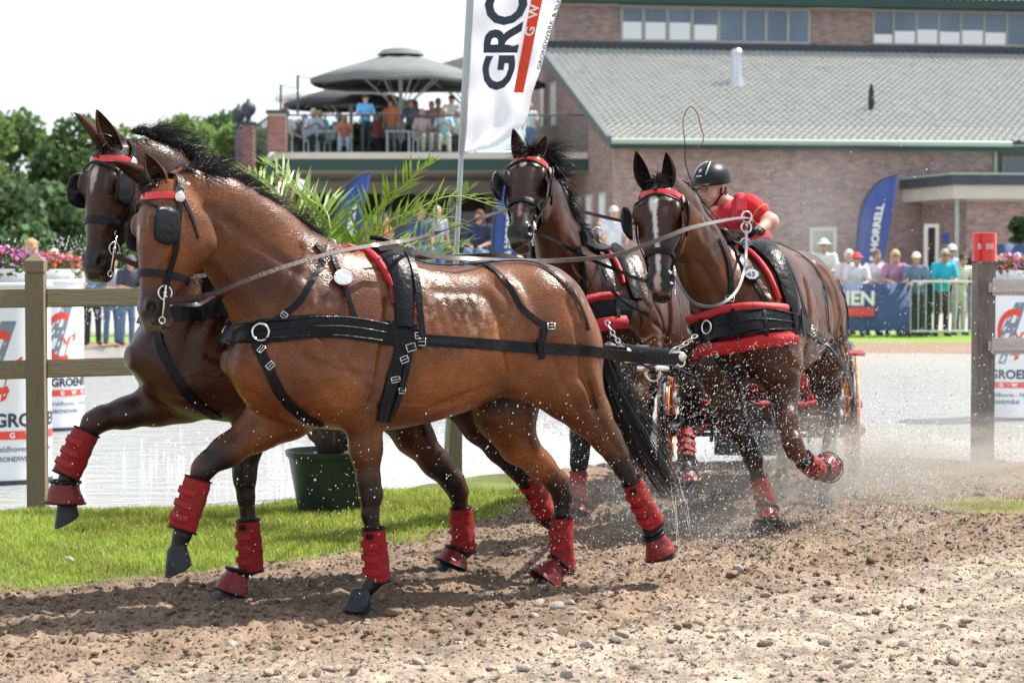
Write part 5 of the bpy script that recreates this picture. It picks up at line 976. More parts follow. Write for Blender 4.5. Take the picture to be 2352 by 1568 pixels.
# ------------------------------------------------------------------ trees and shrubs beyond
M_TL = [mat('tree_leaves_a', (.055, .105, .022), .55, tl=.5, attr='gcol', spec=.3)]; M_BARK = mat('bark', (.07, .055, .04), .9, bump=.6, bscale=8)
def tree(x, y, h_, wd_, seed, lab, n_=5200, colr=(.07, .14, .025), nm='broadleaf_tree', grp='trees behind the showground', size=.16, low=.18):
    r = np.random.default_rng(seed); t = empty(nm, (x, y, 0), 0, lab, 'tree', grp); m = MB(); top = h_*.6
    m.tube([(x, y, 0), (x+.1, y, top*.5), (x-.05, y, top)], [.22, .16, .08], 8)
    for i in range(6):
        a = r.uniform(0, 6.28); z = r.uniform(.25, .55)*h_; m.tube([(x, y, z), (x+math.cos(a)*wd_*.35, y+math.sin(a)*wd_*.35, z+h_*.16)], [.08, .03], 6)
    m.build('trunk', M_BARK, t, auto=60); nb = 16; cl = []
    for i in range(nb):
        a = r.uniform(0, 6.28); zz_ = r.uniform(low, .88); rad = wd_*.5*math.sin(math.pi*min(.95, .25+zz_*.72))**.7; q = r.uniform(.2, 1)
        cl.append((x+math.cos(a)*rad*q*.75, y+math.sin(a)*rad*q*.75, zz_*h_, wd_*r.uniform(.17, .30)))
    cl.append((x, y, h_*.86, wd_*.25)); cl = np.array(cl); w_ = cl[:, 3]**2; k_ = r.choice(len(cl), n_, p=w_/w_.sum()); d = r.normal(size=(n_, 3)); d /= np.linalg.norm(d, axis=1)[:, None]; rr_ = cl[k_, 3]*(.35+.75*r.random(n_)**.5)
    p = cl[k_, :3]+d*rr_[:, None]*np.array((1, 1, .8)); a = r.normal(size=(n_, 3)); a /= np.linalg.norm(a, axis=1)[:, None]; b = np.cross(a, d+r.normal(size=(n_, 3))*.6); b /= np.linalg.norm(b, axis=1)[:, None]; s = size*r.uniform(.5, 1.4, (n_, 1))
    Vv = np.stack([p-a*s, p+b*s*.7, p+a*s, p-b*s*.7], 1).reshape(-1, 3); me = fast_mesh('crown', Vv, np.arange(n_*4).reshape(n_, 4), False); tone = (.7+.6*r.random((len(cl), 1)))[k_]*r.uniform(.7, 1.3, (n_, 1)); set_col(me, 'gcol', np.repeat(np.array(colr)*tone, 4, 0)); link('crown', me, M_TL[0], t)
for i, (u, v, Y, wpx, lab) in enumerate(((-40, 240, 84, 190, 'tall tree at the far left edge'), (45, 236, 88, 170, 'tall rounded tree second from the left edge'), (118, 300, 92, 150, 'lower tree filling the dip in the left treeline'), (175, 246, 86, 170, 'tall tree behind the ears of the far lead horse'), (262, 268, 90, 150, 'tree behind the poll of the far lead horse'), (345, 300, 96, 130, 'pale low tree between the two tall clumps'), (430, 250, 84, 170, 'bright tree above the mane of the lead horses'), (505, 244, 88, 150, 'tree left of the ball finials'), (560, 268, 80, 110, 'small tree behind the brick stair pillars'),
    (10, 420, 66, 200, 'dark shrub tree in front of the left treeline'), (110, 430, 68, 190, 'dark shrub tree behind the far lead horse'), (200, 440, 70, 170, 'dark low tree behind the lead horse heads'), (300, 430, 72, 170, 'low tree hidden behind the two necks'), (400, 400, 74, 170, 'low tree behind the manes'), (490, 390, 74, 150, 'low tree behind the blowing mane'), (565, 420, 72, 130, 'low tree at the foot of the terrace stairs'))):
    p = P(u, v, Y); tree(p.x, Y, p.z, wpx*Y/4900*1.25, 20+i, lab, 5200 if i < 9 else 4200, [(.13, .21, .06), (.11, .19, .06), (.16, .25, .07), (.10, .175, .06)][i % 4] if i < 9 else (.085, .15, .06), low=.12)
for u, v, Y, wpx, lab in ((2345, 480, 57, 60, 'climbing shrub on the porch wall at the right edge'), (2290, 560, 56, 50, 'low dark shrub behind the gate post'), (700, 600, 58, 120, 'green hedge shrub under the terrace'), (620, 590, 60, 130, 'dark shrub under the left end of the terrace'), (790, 615, 57, 90, 'small bush behind the palm')):
    p = P(u, v, Y); tree(p.x, Y, p.z, wpx*Y/4900*1.3, int(u), lab, 1500, (.04, .085, .022), 'shrub', 'shrubs by the buildings', .09, .1)
# ------------------------------------------------------------------ horses
class Frame:                         # horse frame: x forward, y to its left, z up
    def __init__(s, O, hx, hy):
        s.O = Vector(O); h = Vector((hx, hy, 0)).normalized(); s.h = h; s.l = Vector((-h.y, h.x, 0))
        s.M = Matrix(((h.x, s.l.x, 0, s.O.x), (h.y, s.l.y, 0, s.O.y), (0, 0, 1, s.O.z), (0, 0, 0, 1))); s.I = s.M.inverted()
    def pl(s, u, v, y):              # picture point on the vertical plane y of this frame
        c = Vector((0, 0, CAM_H)); d = ray(u, v); n = s.l
        t = (y-(c-s.O).dot(n))/d.dot(n); return s.I @ (c+d*t)
    def pY(s, u, v, Y): return s.I @ P(u, v, Y)
HEAD = [(0, .035, .10, .072), (.06, .07, .16, .092), (.14, .088, .21, .108), (.22, .088, .245, .110), (.30, .078, .24, .098),
        (.37, .064, .175, .074), (.44, .052, .122, .057), (.51, .046, .098, .050), (.56, .044, .095, .055), (.60, .03, .086, .050), (.625, .01, .07, .045)]
def build_horse(sp):
    F = sp['F']; h = sp.get('res', .0085)
    fld = Field(sp['lo'], sp['hi'], h)
    S = sp['trunk']
    # trunk: axis = forward, N = up, B = left
    fld.loft((0, 0, 0), (1, 0, 0), (0, 0, 1), (0, 1, 0), [(x, t, -b, w_) for x, t, b, w_ in S], k=.03, p=2.15, egg=.16)
    nk = sp['neck']
    for (a, ra, wa), (b, rb, wb) in zip(nk, nk[1:]):
        fld.cone(a, b, ra, rb, .10, (0, 1, 0.0), (wa+wb)/2)
    for c, r, ax, k in sp.get('muscles', []):
        fld.ell(c, r, ax, k)
    for ch in sp['thighs']:
        fld.chain(ch, .09, (0, 1, 0), .82)
    for ch in sp['legs']:
        fld.chain(ch[:4], .05); fld.chain(ch[3:], .022)
    for ch, kk in sp.get('grooves', []):
        for (a, ra), (b, rb) in zip(ch, ch[1:]): fld.cone(a, b, ra, rb, kk, sub=True)
    # head
    P0, PM, yaw = sp['poll'], sp['muzzle'], sp['face']
    A = (Vector(PM)-Vector(P0)); hl = A.length; A.normalize(); N = Vector(yaw); N = (N-A*N.dot(A)).normalized(); B = A.cross(N)
    k = hl/.62; sp['head'] = (Vector(P0), A, N, B, k)
    fld.loft(P0, A, N, B, [(a*k, b*k, c*k, d*k) for a, b, c, d in HEAD], k=.028, p=2.35, egg=-.12)
    def hp(t, n, b): return Vector(P0)+(A*t+N*n+B*b)*k
    M = [tuple(A), tuple(N), tuple(B)]
    for s_ in (-1, 1):
        fld.ell(hp(.185, .055, .098*s_), (.055*k, .034*k, .026*k), M, .02)              # brow
        fld.ell(hp(.225, -.115, .072*s_), (.10*k, .105*k, .032*k), M, .03)             # cheek
        fld.ell(hp(.20, .02, .118*s_), (.026, .018, .012), M, .015, True)              # eye socket
        fld.ell(hp(.535, .005, .050*s_), (.044*k, .036*k, .026*k), M, .015)            # nostril wing
        fld.ell(hp(.545, .018, .068*s_), (.026*k, .019*k, .024*k), M, .006, True)     # nostril
        fld.cone(hp(.40, .03, .062*s_), hp(.27, -.03, .102*s_), .008, .010, .02)      # facial crest
    fld.cone(hp(.575, -.052, -.08), hp(.575, -.052, .08), .004, .004, .012, sub=True)
    fld.ell(hp(.585, -.075, 0), (.035*k, .03*k, .045*k), M, .02)
    V, Q = fld.mesh('horse', sp.get('smooth', 2))
    # muscle relief: strokes drawn over the flanks, neck and limbs
    N_ = np.zeros_like(V); fa = np.cross(V[Q[:, 2]]-V[Q[:, 0]], V[Q[:, 3]]-V[Q[:, 1]])
    for i in range(4): np.add.at(N_, Q[:, i], fa)
    N_ /= np.linalg.norm(N_, axis=1)[:, None]+1e-9
    if ((V-V.mean(0))*N_).sum(1).mean() < 0: N_ = -N_
    side = np.clip((np.abs(V[:, 1])-.05)/.06, 0, 1)*np.clip(np.abs(N_[:, 1])*2.5, 0, 1); D_s = np.zeros(len(V)); fx, fz = sp.get('sscale', (1, 1))
    for pts_, sg, dp in STROKES:
        best = np.full(len(V), 9.0)
        for (x0, z0), (x1, z1) in zip(pts_, pts_[1:]):
            x0, x1, z0, z1 = x0*fx, x1*fx, z0*fz, z1*fz; lo_x, hi_x = min(x0, x1)-.12, max(x0, x1)+.12; k_ = np.nonzero((V[:, 0] > lo_x) & (V[:, 0] < hi_x))[0]
            ax_, az_ = x1-x0, z1-z0; t_ = np.clip(((V[k_, 0]-x0)*ax_+(V[k_, 2]-z0)*az_)/(ax_*ax_+az_*az_+1e-9), 0, 1); best[k_] = np.minimum(best[k_], np.hypot(V[k_, 0]-x0-t_*ax_, V[k_, 2]-z0-t_*az_))
        D_s += dp*np.exp(-(best/sg)**2)
    hd_ = np.linalg.norm(V-np.array(P0), axis=1) < .2
    frt = np.clip((V[:, 0]-(max(q_[0] for q_ in S)-.30))/.15, 0, 1)*np.clip((V[:, 2]-.80)/.08, 0, 1)*np.clip((1.28-V[:, 2])/.10, 0, 1)
    frt = frt*(1 if 'sscale' in sp else 0); D_s = D_s*side*(~hd_)-.016*frt*np.exp(-(V[:, 1]/.022)**2)+.010*frt*np.exp(-((np.abs(V[:, 1])-.10)/.05)**2)
    V = V+N_*D_s[:, None]
    # keep the horse in its own frame
    me = fast_mesh('body', V, Q)
    X, Y, Z = V.T
    hx = ((V-np.array(P0))@np.array(A))/k; hn = ((V-np.array(P0))@np.array(N))/k; hb = ((V-np.array(P0))@np.array(B))/k
    ishead = (hx > -.05) & (hx < .68) & (np.abs(hb) < .18) & (hn > -.27) & (hn < .16)
    base = np.array(sp['coat']); dark = np.array(sp['dark'])
    n1 = fbm(X*5, Y*5, Z*5, 4, 3); n2 = fbm(X*22, Y*22, Z*40, 3, 9)
    n4 = fbm(X*2.6, Y*2.6, Z*3.4, 4, 12); col = base[None, :]*(.10+1.65*n1)[:, None]*(.85+.3*n2)[:, None]*(.25+1.4*n4)[:, None]
    def mixc(c, t): 
        t = np.clip(t, 0, 1)[:, None]; return col*(1-t)+np.array(c)[None, :]*t
    nos = np.zeros(len(V))
    for s_ in (-1, 1): nos = np.maximum(nos, 1.6-np.linalg.norm((np.stack([hx, hn, hb], 1)-np.array((.545, .012, .062*s_)))/np.array((.022, .018, .024)), axis=1))
    # black points
    for (p, q, r) in sp['points']:
        p = np.array(p); q = np.array(q); ab = q-p; hh = np.clip(((V-p)@ab)/(ab@ab), -.6, 1.5)
        dd = np.linalg.norm(V-(p+np.outer(np.clip(hh, -.3, 1.5), ab)), axis=1)
        col = mixc(dark, (1-np.clip((dd-r)/.06, 0, 1))*np.clip((hh+.35)/.45, 0, 1))
    if sp.get('topline', 0):
        pass
    col = np.where(ishead[:, None], mixc(np.array(sp['face_col'])*(1), np.clip((hn+.06+.05*n1)/.10, 0, 1)*sp.get('facemix', .7)), col)
    col = np.where(ishead[:, None], mixc(dark*1.1, np.clip((hx-.43+.08*(n1-.5))/.10, 0, 1)), col)
    col = np.where(ishead[:, None], mixc((.16, .11, .085), np.clip((hx-.575)/.03, 0, 1)*.5*(n2 > .5)), col)
    col = mixc((.004, .003, .003), np.where(ishead, np.clip(nos*1.5, 0, 1), 0))
    for c, r, cc in sp.get('white', []):     # star, stripe, snip in head coordinates (along, across)
        d = ((hx-c[0])/r[0])**2+((hb-c[1]-.012*(n2-.5))/r[1])**2+(n2-.5)*.9
        col = np.where((ishead & (hn > .0))[:, None], mixc(cc, 1.4-d*1.3), col)
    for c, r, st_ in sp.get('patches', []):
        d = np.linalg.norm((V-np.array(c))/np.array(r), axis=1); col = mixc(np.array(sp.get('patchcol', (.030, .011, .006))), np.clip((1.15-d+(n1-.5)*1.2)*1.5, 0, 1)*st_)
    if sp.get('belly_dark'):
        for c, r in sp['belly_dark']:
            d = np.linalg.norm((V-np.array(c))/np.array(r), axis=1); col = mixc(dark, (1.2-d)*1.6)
    foam = np.zeros(len(V))
    for c, r in sp.get('foam', []):
        d = np.linalg.norm((V-np.array(c))/np.array(r), axis=1)
        nn = fbm(X*46, Y*46, Z*30, 4, 21); foam = np.maximum(foam, np.clip((1.2-d)*1.2, 0, 1)*np.clip((nn-.50)*5, 0, 1))
    col = mixc((.42, .32, .24), foam*.38)
    set_col(me, 'coat', col)
    root = empty('horse', F.O, 0, sp['label'], 'horse', 'four bay horses of the carriage team')
    root.rotation_euler = (0, 0, math.atan2(F.h.y, F.h.x))
    body = link('body', me, sp['mat'], root, world=False)
    bvh = BVHTree.FromPolygons([tuple(v) for v in V.astype(float)], [tuple(q) for q in Q.tolist()])
    sp['bvh'] = bvh; sp['root'] = root; sp['hp'] = hp
    # eyes
    for s_ in (-1, 1):
        m = MB(); m.ell(hp(.20, .02, .098*s_), (.021, .021, .021), 14, 10); m.build('eye', M_EYE, root, True, world=False)
    # ears: rolled leaves with a hollow
    for s_, (tip, fw) in zip((1, -1), sp['ears']):
        bpos = hp(.015, .035, .055*s_); tip = Vector(tip); ax = (tip-bpos); L = ax.length; ax.normalize()
        face = Vector(fw); face = (face-ax*face.dot(ax)).normalized(); sd_ = ax.cross(face)
        n, mm = 14, 13; Vt = []; Fc = []
        for i in range(n):
            t = i/(n-1); wdt = .043*math.sin(math.pi*min(1, (t*.86+.14)))**.8*(1-.3*t)*1.15+.001; 
            for j in range(mm):
                a = -1.9+3.8*j/(mm-1); rr = wdt*(1 if t < .97 else .3)
                c = bpos-ax*.02+ax*(L+.02)*t + face*(-.012*math.sin(t*3))
                Vt.append(c - face*math.cos(a)*rr*.8 + sd_*math.sin(a)*rr*(1.0 if abs(a) < 1.57 else .8))
            # outer shell then inner
        for i in range(n-1):
            for j in range(mm-1): Fc.append((i*mm+j, i*mm+j+1, (i+1)*mm+j+1, (i+1)*mm+j))
        e = MB(); e.add(Vt, Fc); eo = e.build('ear', [sp['earmat']], root, True, world=False)
        md = eo.modifiers.new('thick', 'SOLIDIFY'); md.thickness = .006; md.offset = 0
    return sp
def hair(name, strands, matl, parent, wd=.003, seg=6):
    # strands: list of polylines (local), flat ribbons with taper, turned at random
    V = []; F = []; nb = 0
    for pts in strands:
        n = len(pts); a = random.random()*6.28; sx = Vector((math.cos(a), math.sin(a), random.uniform(-.6, .6))).normalized()
        for i, p in enumerate(pts):
            t = (pts[min(i+1, n-1)]-pts[max(i-1, 0)]); s = t.cross(sx)
            s = s.normalized() if s.length > 1e-6 else Vector((0, 0, 1)); ww = wd*(1-.85*i/(n-1))
            V.append(p+s*ww); V.append(p-s*ww)
        for i in range(n-1): F.append((nb+2*i, nb+2*i+1, nb+2*i+3, nb+2*i+2))
        nb += 2*n
    me = fast_mesh(name, [tuple(v) for v in V], F); return link(name, me, matl, parent, world=False)
def hoof(sp, cor, toe, heel, r=.055, lat=(0, 1, 0), white=False):
    # cor: centre of the coronet; toe/heel: points of the sole
    cor, toe, heel, lat = Vector(cor), Vector(toe), Vector(heel), Vector(lat)
    f = (toe-heel); L = f.length; f.normalize(); lat = (lat-f*lat.dot(f)).normalized(); sole = (toe+heel)/2; up = f.cross(lat)
    if (cor-sole).dot(up) < 0: up = -up
    V = []; n = 20; m = MB(); rings = [(0, 1.0, sole-up*0, 1), (.03, 1.0, None, 1), (.5, .84, None, 1), (.93, .68, None, 1), (1, .60, None, 1)]
    axis = cor-sole
    for t, sc, _, _ in rings:
        c = sole+axis*t
        for k in range(n):
            a = 2*math.pi*k/n; V.append(c+f*math.cos(a)*L*.5*sc*(1 if math.cos(a) > 0 else .85)+lat*math.sin(a)*r*sc)
    F = []
    for i in range(len(rings)-1):
        for k in range(n): F.append((i*n+k, i*n+(k+1) % n, (i+1)*n+(k+1) % n, (i+1)*n+k))
    F += [tuple(range(n))[::-1], tuple((len(rings)-1)*n+k for k in range(n))]
    m.add(V, F); return m.build('hoof', M_HOOF, sp['root'], auto=50, world=False)
def sleeve(a, b, ra, rb, n=24, seg=14, bands=3, wob=.0025, flat=.95, flare=0.0, open_=True, lat=None, seed=0):
    # padded boot wrapped round a cannon bone: raised straps, soft folds
    a, b = Vector(a), Vector(b); ax = (b-a); L = ax.length; ax.normalize(); q = Vector(lat) if lat else Vector((0, 1, 0))
    s = (q-ax*q.dot(ax)).normalized(); f = ax.cross(s); V = []; F = []; rd = random.Random(seed)
    for i in range(seg+1):
        t = i/seg; r = lerp(ra, rb, t)
        st = abs(math.sin(math.pi*bands*(t+.06*math.sin(5*t+seed))))**.35; r += .0022*st-.004+flare*t*t
        for k in range(n):
            an = 2*math.pi*k/n; rr = r+wob*math.sin(3*an+7*t+seed)+wob*.6*math.sin(9*t*3+an*2)
            V.append(a+ax*L*t+(s*math.cos(an)*flat+f*math.sin(an))*rr)
    for i in range(seg):
        for k in range(n): F.append((i*n+k, i*n+(k+1) % n, (i+1)*n+(k+1) % n, (i+1)*n+k))
    return V, F
def boot(sp, a, b, ra=.052, rb=.056, name='tendon_boot', seed=1, tagmark=None, strap=None):
    m = MB(); V, F = sleeve(a, b, ra, rb, seed=seed, bands=4); m.add(V, F)
    o = m.build(name, M_BOOT, sp['root'], True, world=False)
    md = o.modifiers.new('thick', 'SOLIDIFY'); md.thickness = .006; md.offset = 0
    a, b = Vector(a), Vector(b); ax = (b-a).normalized(); q = Vector((0, 1, 0)); s = (q-ax*q.dot(ax)).normalized(); f = ax.cross(s)
    for t, rr in ((0.01, ra), (.99, rb)):      # dark bound edges
        m = MB(); c = a+(b-a)*t; m.ring(c, rr+.002, .0045, ax, 20, 6); m.build('binding', M_LEATHER, o, True, world=False)
    m = MB()                                     # strap ends, slightly proud
    for t in (.28, .52, .76):
        c = a+(b-a)*t; V = []; Fc = []; nn = 9
        for i in range(nn):
            an = .2+2.3*i/(nn-1)+random.uniform(-.02, .02); rr = lerp(ra, rb, t)+.0075
            for z in (-.014, .014): V.append(c+ax*(z+.004*math.sin(i))+(s*math.cos(an)+f*math.sin(an))*rr)
        for i in range(nn-1): Fc.append((2*i, 2*i+1, 2*i+3, 2*i+2))
        m.add(V, Fc)
    st = m.build('strap', M_BOOT2, o, world=False); md = st.modifiers.new('thick', 'SOLIDIFY'); md.thickness = .004
    if tagmark is not None:
        m = MB(); c = a+(b-a)*.12; V = []; Fc = []; rr = lerp(ra, rb, .12)+.0085
        for i in range(5):
            an = tagmark+.55*i/4
            for z in (-.013, .013): V.append(c+ax*z+(s*math.cos(an)+f*math.sin(an))*rr)
        for i in range(4): Fc.append((2*i, 2*i+1, 2*i+3, 2*i+2))
        m.add(V, Fc); m.build('label_patch', M_LEATHER, o, world=False)
    return o
def bell(sp, a, b, ra=.044, rb=.075, seed=2, lat=None):
    a, b = Vector(a), Vector(b); m = MB(); V, F = sleeve(a, b, ra, rb, seg=12, bands=5, wob=.003, flare=.004, seed=seed); m.add(V, F)
    o = m.build('bell_boot', M_BELL, sp['root'], True, world=False)
    md = o.modifiers.new('thick', 'SOLIDIFY'); md.thickness = .005
    ax = (b-a).normalized(); m = MB(); m.ring(a, ra+.004, .009, ax, 20, 8); m.build('rim', M_LEATHER, o, True, world=False)
    m = MB(); m.ring(b, rb+.007, .004, ax, 22, 6); m.build('binding', M_LEATHER, o, True, world=False)
    return o

# --- leaders: heading to the picture's left and towards the camera
hL = Vector((-1, -.5, 0)).normalized()
FA = Frame((-.50, 9.83+.5*.18, 0), hL.x, hL.y)
def tr_(F, rows):
    out = []
    for u, vt, vb, w_ in rows:
        a = F.pl(u, vt, 0); b = F.pl(u, vb, 0); out.append(((a.x+b.x)/2, a.z, b.z, w_))
    return sorted(out)
TR = tr_(FA, [(538, 790, 870, .11), (560, 735, 915, .18), (600, 690, 950, .225), (660, 640, 972, .25), (740, 595, 985, .262), (820, 578, 990, .268),
    (900, 580, 986, .28), (980, 610, 970, .292), (1060, 612, 945, .292), (1130, 604, 915, .285), (1200, 598, 895, .28), (1260, 612, 885, .262), (1310, 655, 880, .225), (1345, 725, 880, .165), (1362, 790, 860, .08)])
_f, _b = TR[-1], TR[0]
TR = [(_b[0]-.045, _b[1]-.05, _b[2]+.05, .02), (_b[0]-.025, _b[1]-.02, _b[2]+.02, .055)]+TR+[(_f[0]+.018, _f[1]-.006, _f[2]+.006, .10), (_f[0]+.034, _f[1]-.022, _f[2]+.02, .078), (_f[0]+.046, _f[1]-.045, _f[2]+.042, .048)]
def js(F, rows, off=(0, 0)): return [(F.pl(u+off[0], v+off[1], y), r) for u, v, y, r in rows]
def plane_leg(F, rows, y): return [(F.pl(u, v, y), r) for u, v, r in rows]
A = dict(F=FA, res=.0085, label='lighter bay lead horse nearest the camera, red boots and black harness, head turned towards us', coat=(.155, .049, .012), dark=(.010, .007, .007),
    face_col=(.07, .022, .009), facemix=.35, mat=M_COAT1, earmat=M_EAR1, trunk=TR, lo=(-1.75, -.48, -.02), hi=(1.65, .62, 2.05))
A['neck'] = [(FA.pl(*p), r, w_) for p, r, w_ in [((760, 750, 0), .30, .82), ((655, 662, .01), .268, .62), ((578, 572, .03), .215, .52), ((500, 502, .06), .172, .48), ((430, 452, .10), .13, .55)]]
lf = plane_leg(FA, [(850, 880, .12), (836, 950, .088), (840, 1030, .068), (846, 1100, .053), (852, 1135, .052), (850, 1180, .038), (862, 1250, .033), (868, 1322, .041), (845, 1352, .036)], .155)
rf = plane_leg(FA, [(655, 950, .115), (595, 985, .092), (520, 1036, .066), (480, 1062, .054), (466, 1078, .052), (455, 1104, .038), (436, 1168, .033), (419, 1226, .040), (408, 1258, .036)], -.13)
lh = plane_leg(FA, [(1308, 890, .145), (1352, 950, .10), (1392, 1005, .067), (1416, 1042, .058), (1434, 1078, .046), (1448, 1105, .037), (1472, 1160, .034), (1498, 1220, .041), (1506, 1244, .036)], .155)
rh = plane_leg(FA, [(1160, 945, .15), (1190, 1020, .088), (1238, 1066, .062), (1280, 1108, .057), (1292, 1140, .048), (1291, 1180, .036), (1290, 1240, .034), (1288, 1298, .042), (1268, 1318, .036)], -.14)
A['legs'] = [lf, rf, lh, rh]
A['thighs'] = [js(FA, [(1250, 720, .10, .20), (1290, 800, .13, .17), (1308, 885, .15, .145)]), js(FA, [(1240, 780, .16, .15), (1215, 850, .16, .12), (1310, 900, .155, .12)]),
    js(FA, [(1200, 760, -.10, .20), (1165, 880, -.13, .17), (1160, 945, -.14, .15)]), js(FA, [(690, 700, .14, .15), (620, 830, .14, .14), (800, 890, .15, .13), (850, 890, .155, .115)]),
    js(FA, [(640, 800, -.12, .17), (655, 950, -.13, .12)])]
A['muscles'] = [(FA.pl(760, 850, .16), (.17, .11, .13), None, .05), (FA.pl(585, 860, .10), (.09, .10, .13), None, .04), (FA.pl(585, 860, -.10), (.09, .10, .13), None, .04)]
A['grooves'] = [([(FA.pl(705, 590, .25), .012), (FA.pl(640, 700, .26), .014), (FA.pl(590, 790, .24), .012)], .05),
    ([(FA.pl(880, 640, .29), .008), (FA.pl(872, 760, .31), .012), (FA.pl(905, 880, .30), .014)], .06),
    ([(FA.pl(1165, 660, .29), .012), (FA.pl(1180, 760, .31), .014), (FA.pl(1190, 860, .31), .016)], .07),
    ([(FA.pl(1335, 760, .28), .004), (FA.pl(1345, 860, .30), .008), (FA.pl(1365, 940, .235), .005)], .06),
    ([(FA.pl(1270, 800, .32), .008), (FA.pl(1290, 900, .31), .010)], .05),
    ([(FA.pl(690, 800, .30), .01), (FA.pl(790, 930, .30), .012)], .05), ([(FA.pl(1000, 930, .22), .006), (FA.pl(1180, 880, .28), .014)], .05),
    ([(FA.pl(520, 600, .17), .010), (FA.pl(600, 690, .22), .012), (FA.pl(640, 740, .25), .01)], .06)]
A['points'] = [(lf[3][0], lf[8][0], .07), (rf[2][0]+Vector((.02, 0, .02)), rf[8][0], .07), (lh[3][0], lh[8][0], .07), (rh[3][0], rh[8][0], .07)]
A['poll'] = FA.pl(376, 416, .15); A['muzzle'] = FA.pl(340, 752, .22)
def wl(F, v): return F.I.to_3x3() @ Vector(v)
A['face'] = wl(FA, (-.86, -.50, .02))
A['ears'] = [(FA.pl(258, 372, -.02), wl(FA, (-.8, .0, .3))), (FA.pl(334, 352, .15), wl(FA, (.3, -1, 0)))]
A['patches'] = [(FA.pl(590, 640, .15), (.24, .3, .17), .62), (FA.pl(700, 640, .2), (.16, .3, .14), .5), (FA.pl(800, 700, .2), (.17, .3, .14), .5), (FA.pl(640, 880, .2), (.14, .3, .12), .4), (FA.pl(480, 500, .12), (.16, .3, .10), .45), (FA.pl(1235, 760, .25), (.14, .3, .14), .35), (FA.pl(840, 900, .2), (.08, .2, .16), .35), (FA.pl(1370, 960, .2), (.05, .2, .12), .3)]  # shade on neck, shoulder and limbs mixed into the coat as darker colour
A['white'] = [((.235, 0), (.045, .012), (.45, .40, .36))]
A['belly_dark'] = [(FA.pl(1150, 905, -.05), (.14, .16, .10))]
A['foam'] = [(FA.pl(725, 640, .24), (.08, .15, .22)), (FA.pl(770, 625, .24), (.16, .15, .12)), (FA.pl(870, 610, .2), (.20, .2, .10)), (FA.pl(1010, 690, .27), (.26, .2, .14)), (FA.pl(1100, 740, .27), (.2, .2, .10)), (FA.pl(1330, 690, .2), (.08, .2, .14))]

# far leader: a body length of .5 m ahead, on the far side of the pole
FB = Frame(FA.O+FA.h*.27-FA.l*.60, hL.x, hL.y)
B_ = dict(F=FB, res=.0095, label='dark bay lead horse on the far side, head above the other lead horse', coat=(.060, .019, .008), dark=(.009, .007, .007),
    face_col=(.020, .009, .006), mat=M_COAT2, earmat=M_EAR1, trunk=TR, lo=(-1.75, -.48, -.02), hi=(1.75, .65, 2.15))
B_['neck'] = [(FB.pl(*p), r, w_) for p, r, w_ in [((520, 740, 0), .29, .8), ((470, 620, .01), .27, .62), ((420, 505, .03), .215, .55), ((350, 420, .05), .175, .55), ((295, 365, .07), .13, .65)]]
lf2 = plane_leg(FB, [(600, 880, .115), (578, 950, .082), (566, 1030, .064), (562, 1078, .056), (562, 1100, .052), (565, 1140, .040), (570, 1200, .036), (577, 1296, .042), (552, 1322, .036)], .15)
rf2 = plane_leg(FB, [(415, 905, .125), (360, 928, .098), (290, 948, .068), (235, 960, .058), (214, 972, .056), (200, 996, .040), (178, 1050, .035), (156, 1100, .042), (150, 1128, .036)], -.13)
lh2 = plane_leg(FB, [(1060, 900, .14), (1105, 975, .09), (1150, 1030, .066), (1178, 1062, .06), (1192, 1082, .05), (1205, 1105, .038), (1225, 1140, .035), (1256, 1190, .042), (1275, 1208, .036)], .15)
rh2 = plane_leg(FB, [(910, 920, .15), (950, 1000, .092), (1000, 1062, .066), (1040, 1105, .060), (1052, 1128, .052), (1056, 1160, .038), (1060, 1210, .036), (1066, 1262, .043), (1046, 1280, .036)], -.14)
B_['legs'] = [lf2, rf2, lh2, rh2]
B_['thighs'] = [js(FB, [(1020, 740, .1, .20), (1060, 880, .14, .15)]), js(FB, [(960, 760, -.1, .20), (910, 920, -.13, .15)]), js(FB, [(450, 720, .13, .16), (570, 870, .15, .13)]), js(FB, [(400, 800, -.1, .18), (415, 905, -.13, .13)])]
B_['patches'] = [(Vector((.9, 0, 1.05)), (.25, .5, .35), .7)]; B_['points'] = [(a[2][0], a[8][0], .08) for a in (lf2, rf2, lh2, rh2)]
B_['poll'] = FB.pl(262, 335, .09); B_['muzzle'] = FB.pl(212, 640, .16); B_['face'] = wl(FB, (-.62, -.78, .05))
B_['ears'] = [(FB.pl(170, 260, -.04), wl(FB, (-.9, .1, 0))), (FB.pl(222, 252, .09), wl(FB, (.5, -1, 0)))]
B_['white'] = [((.16, 0), (.05, .024), (.42, .38, .34)), ((.20, .0), (.05, .016), (.3, .26, .24))]
B_['foam'] = [(FB.pl(600, 600, .2), (.2, .2, .15))]

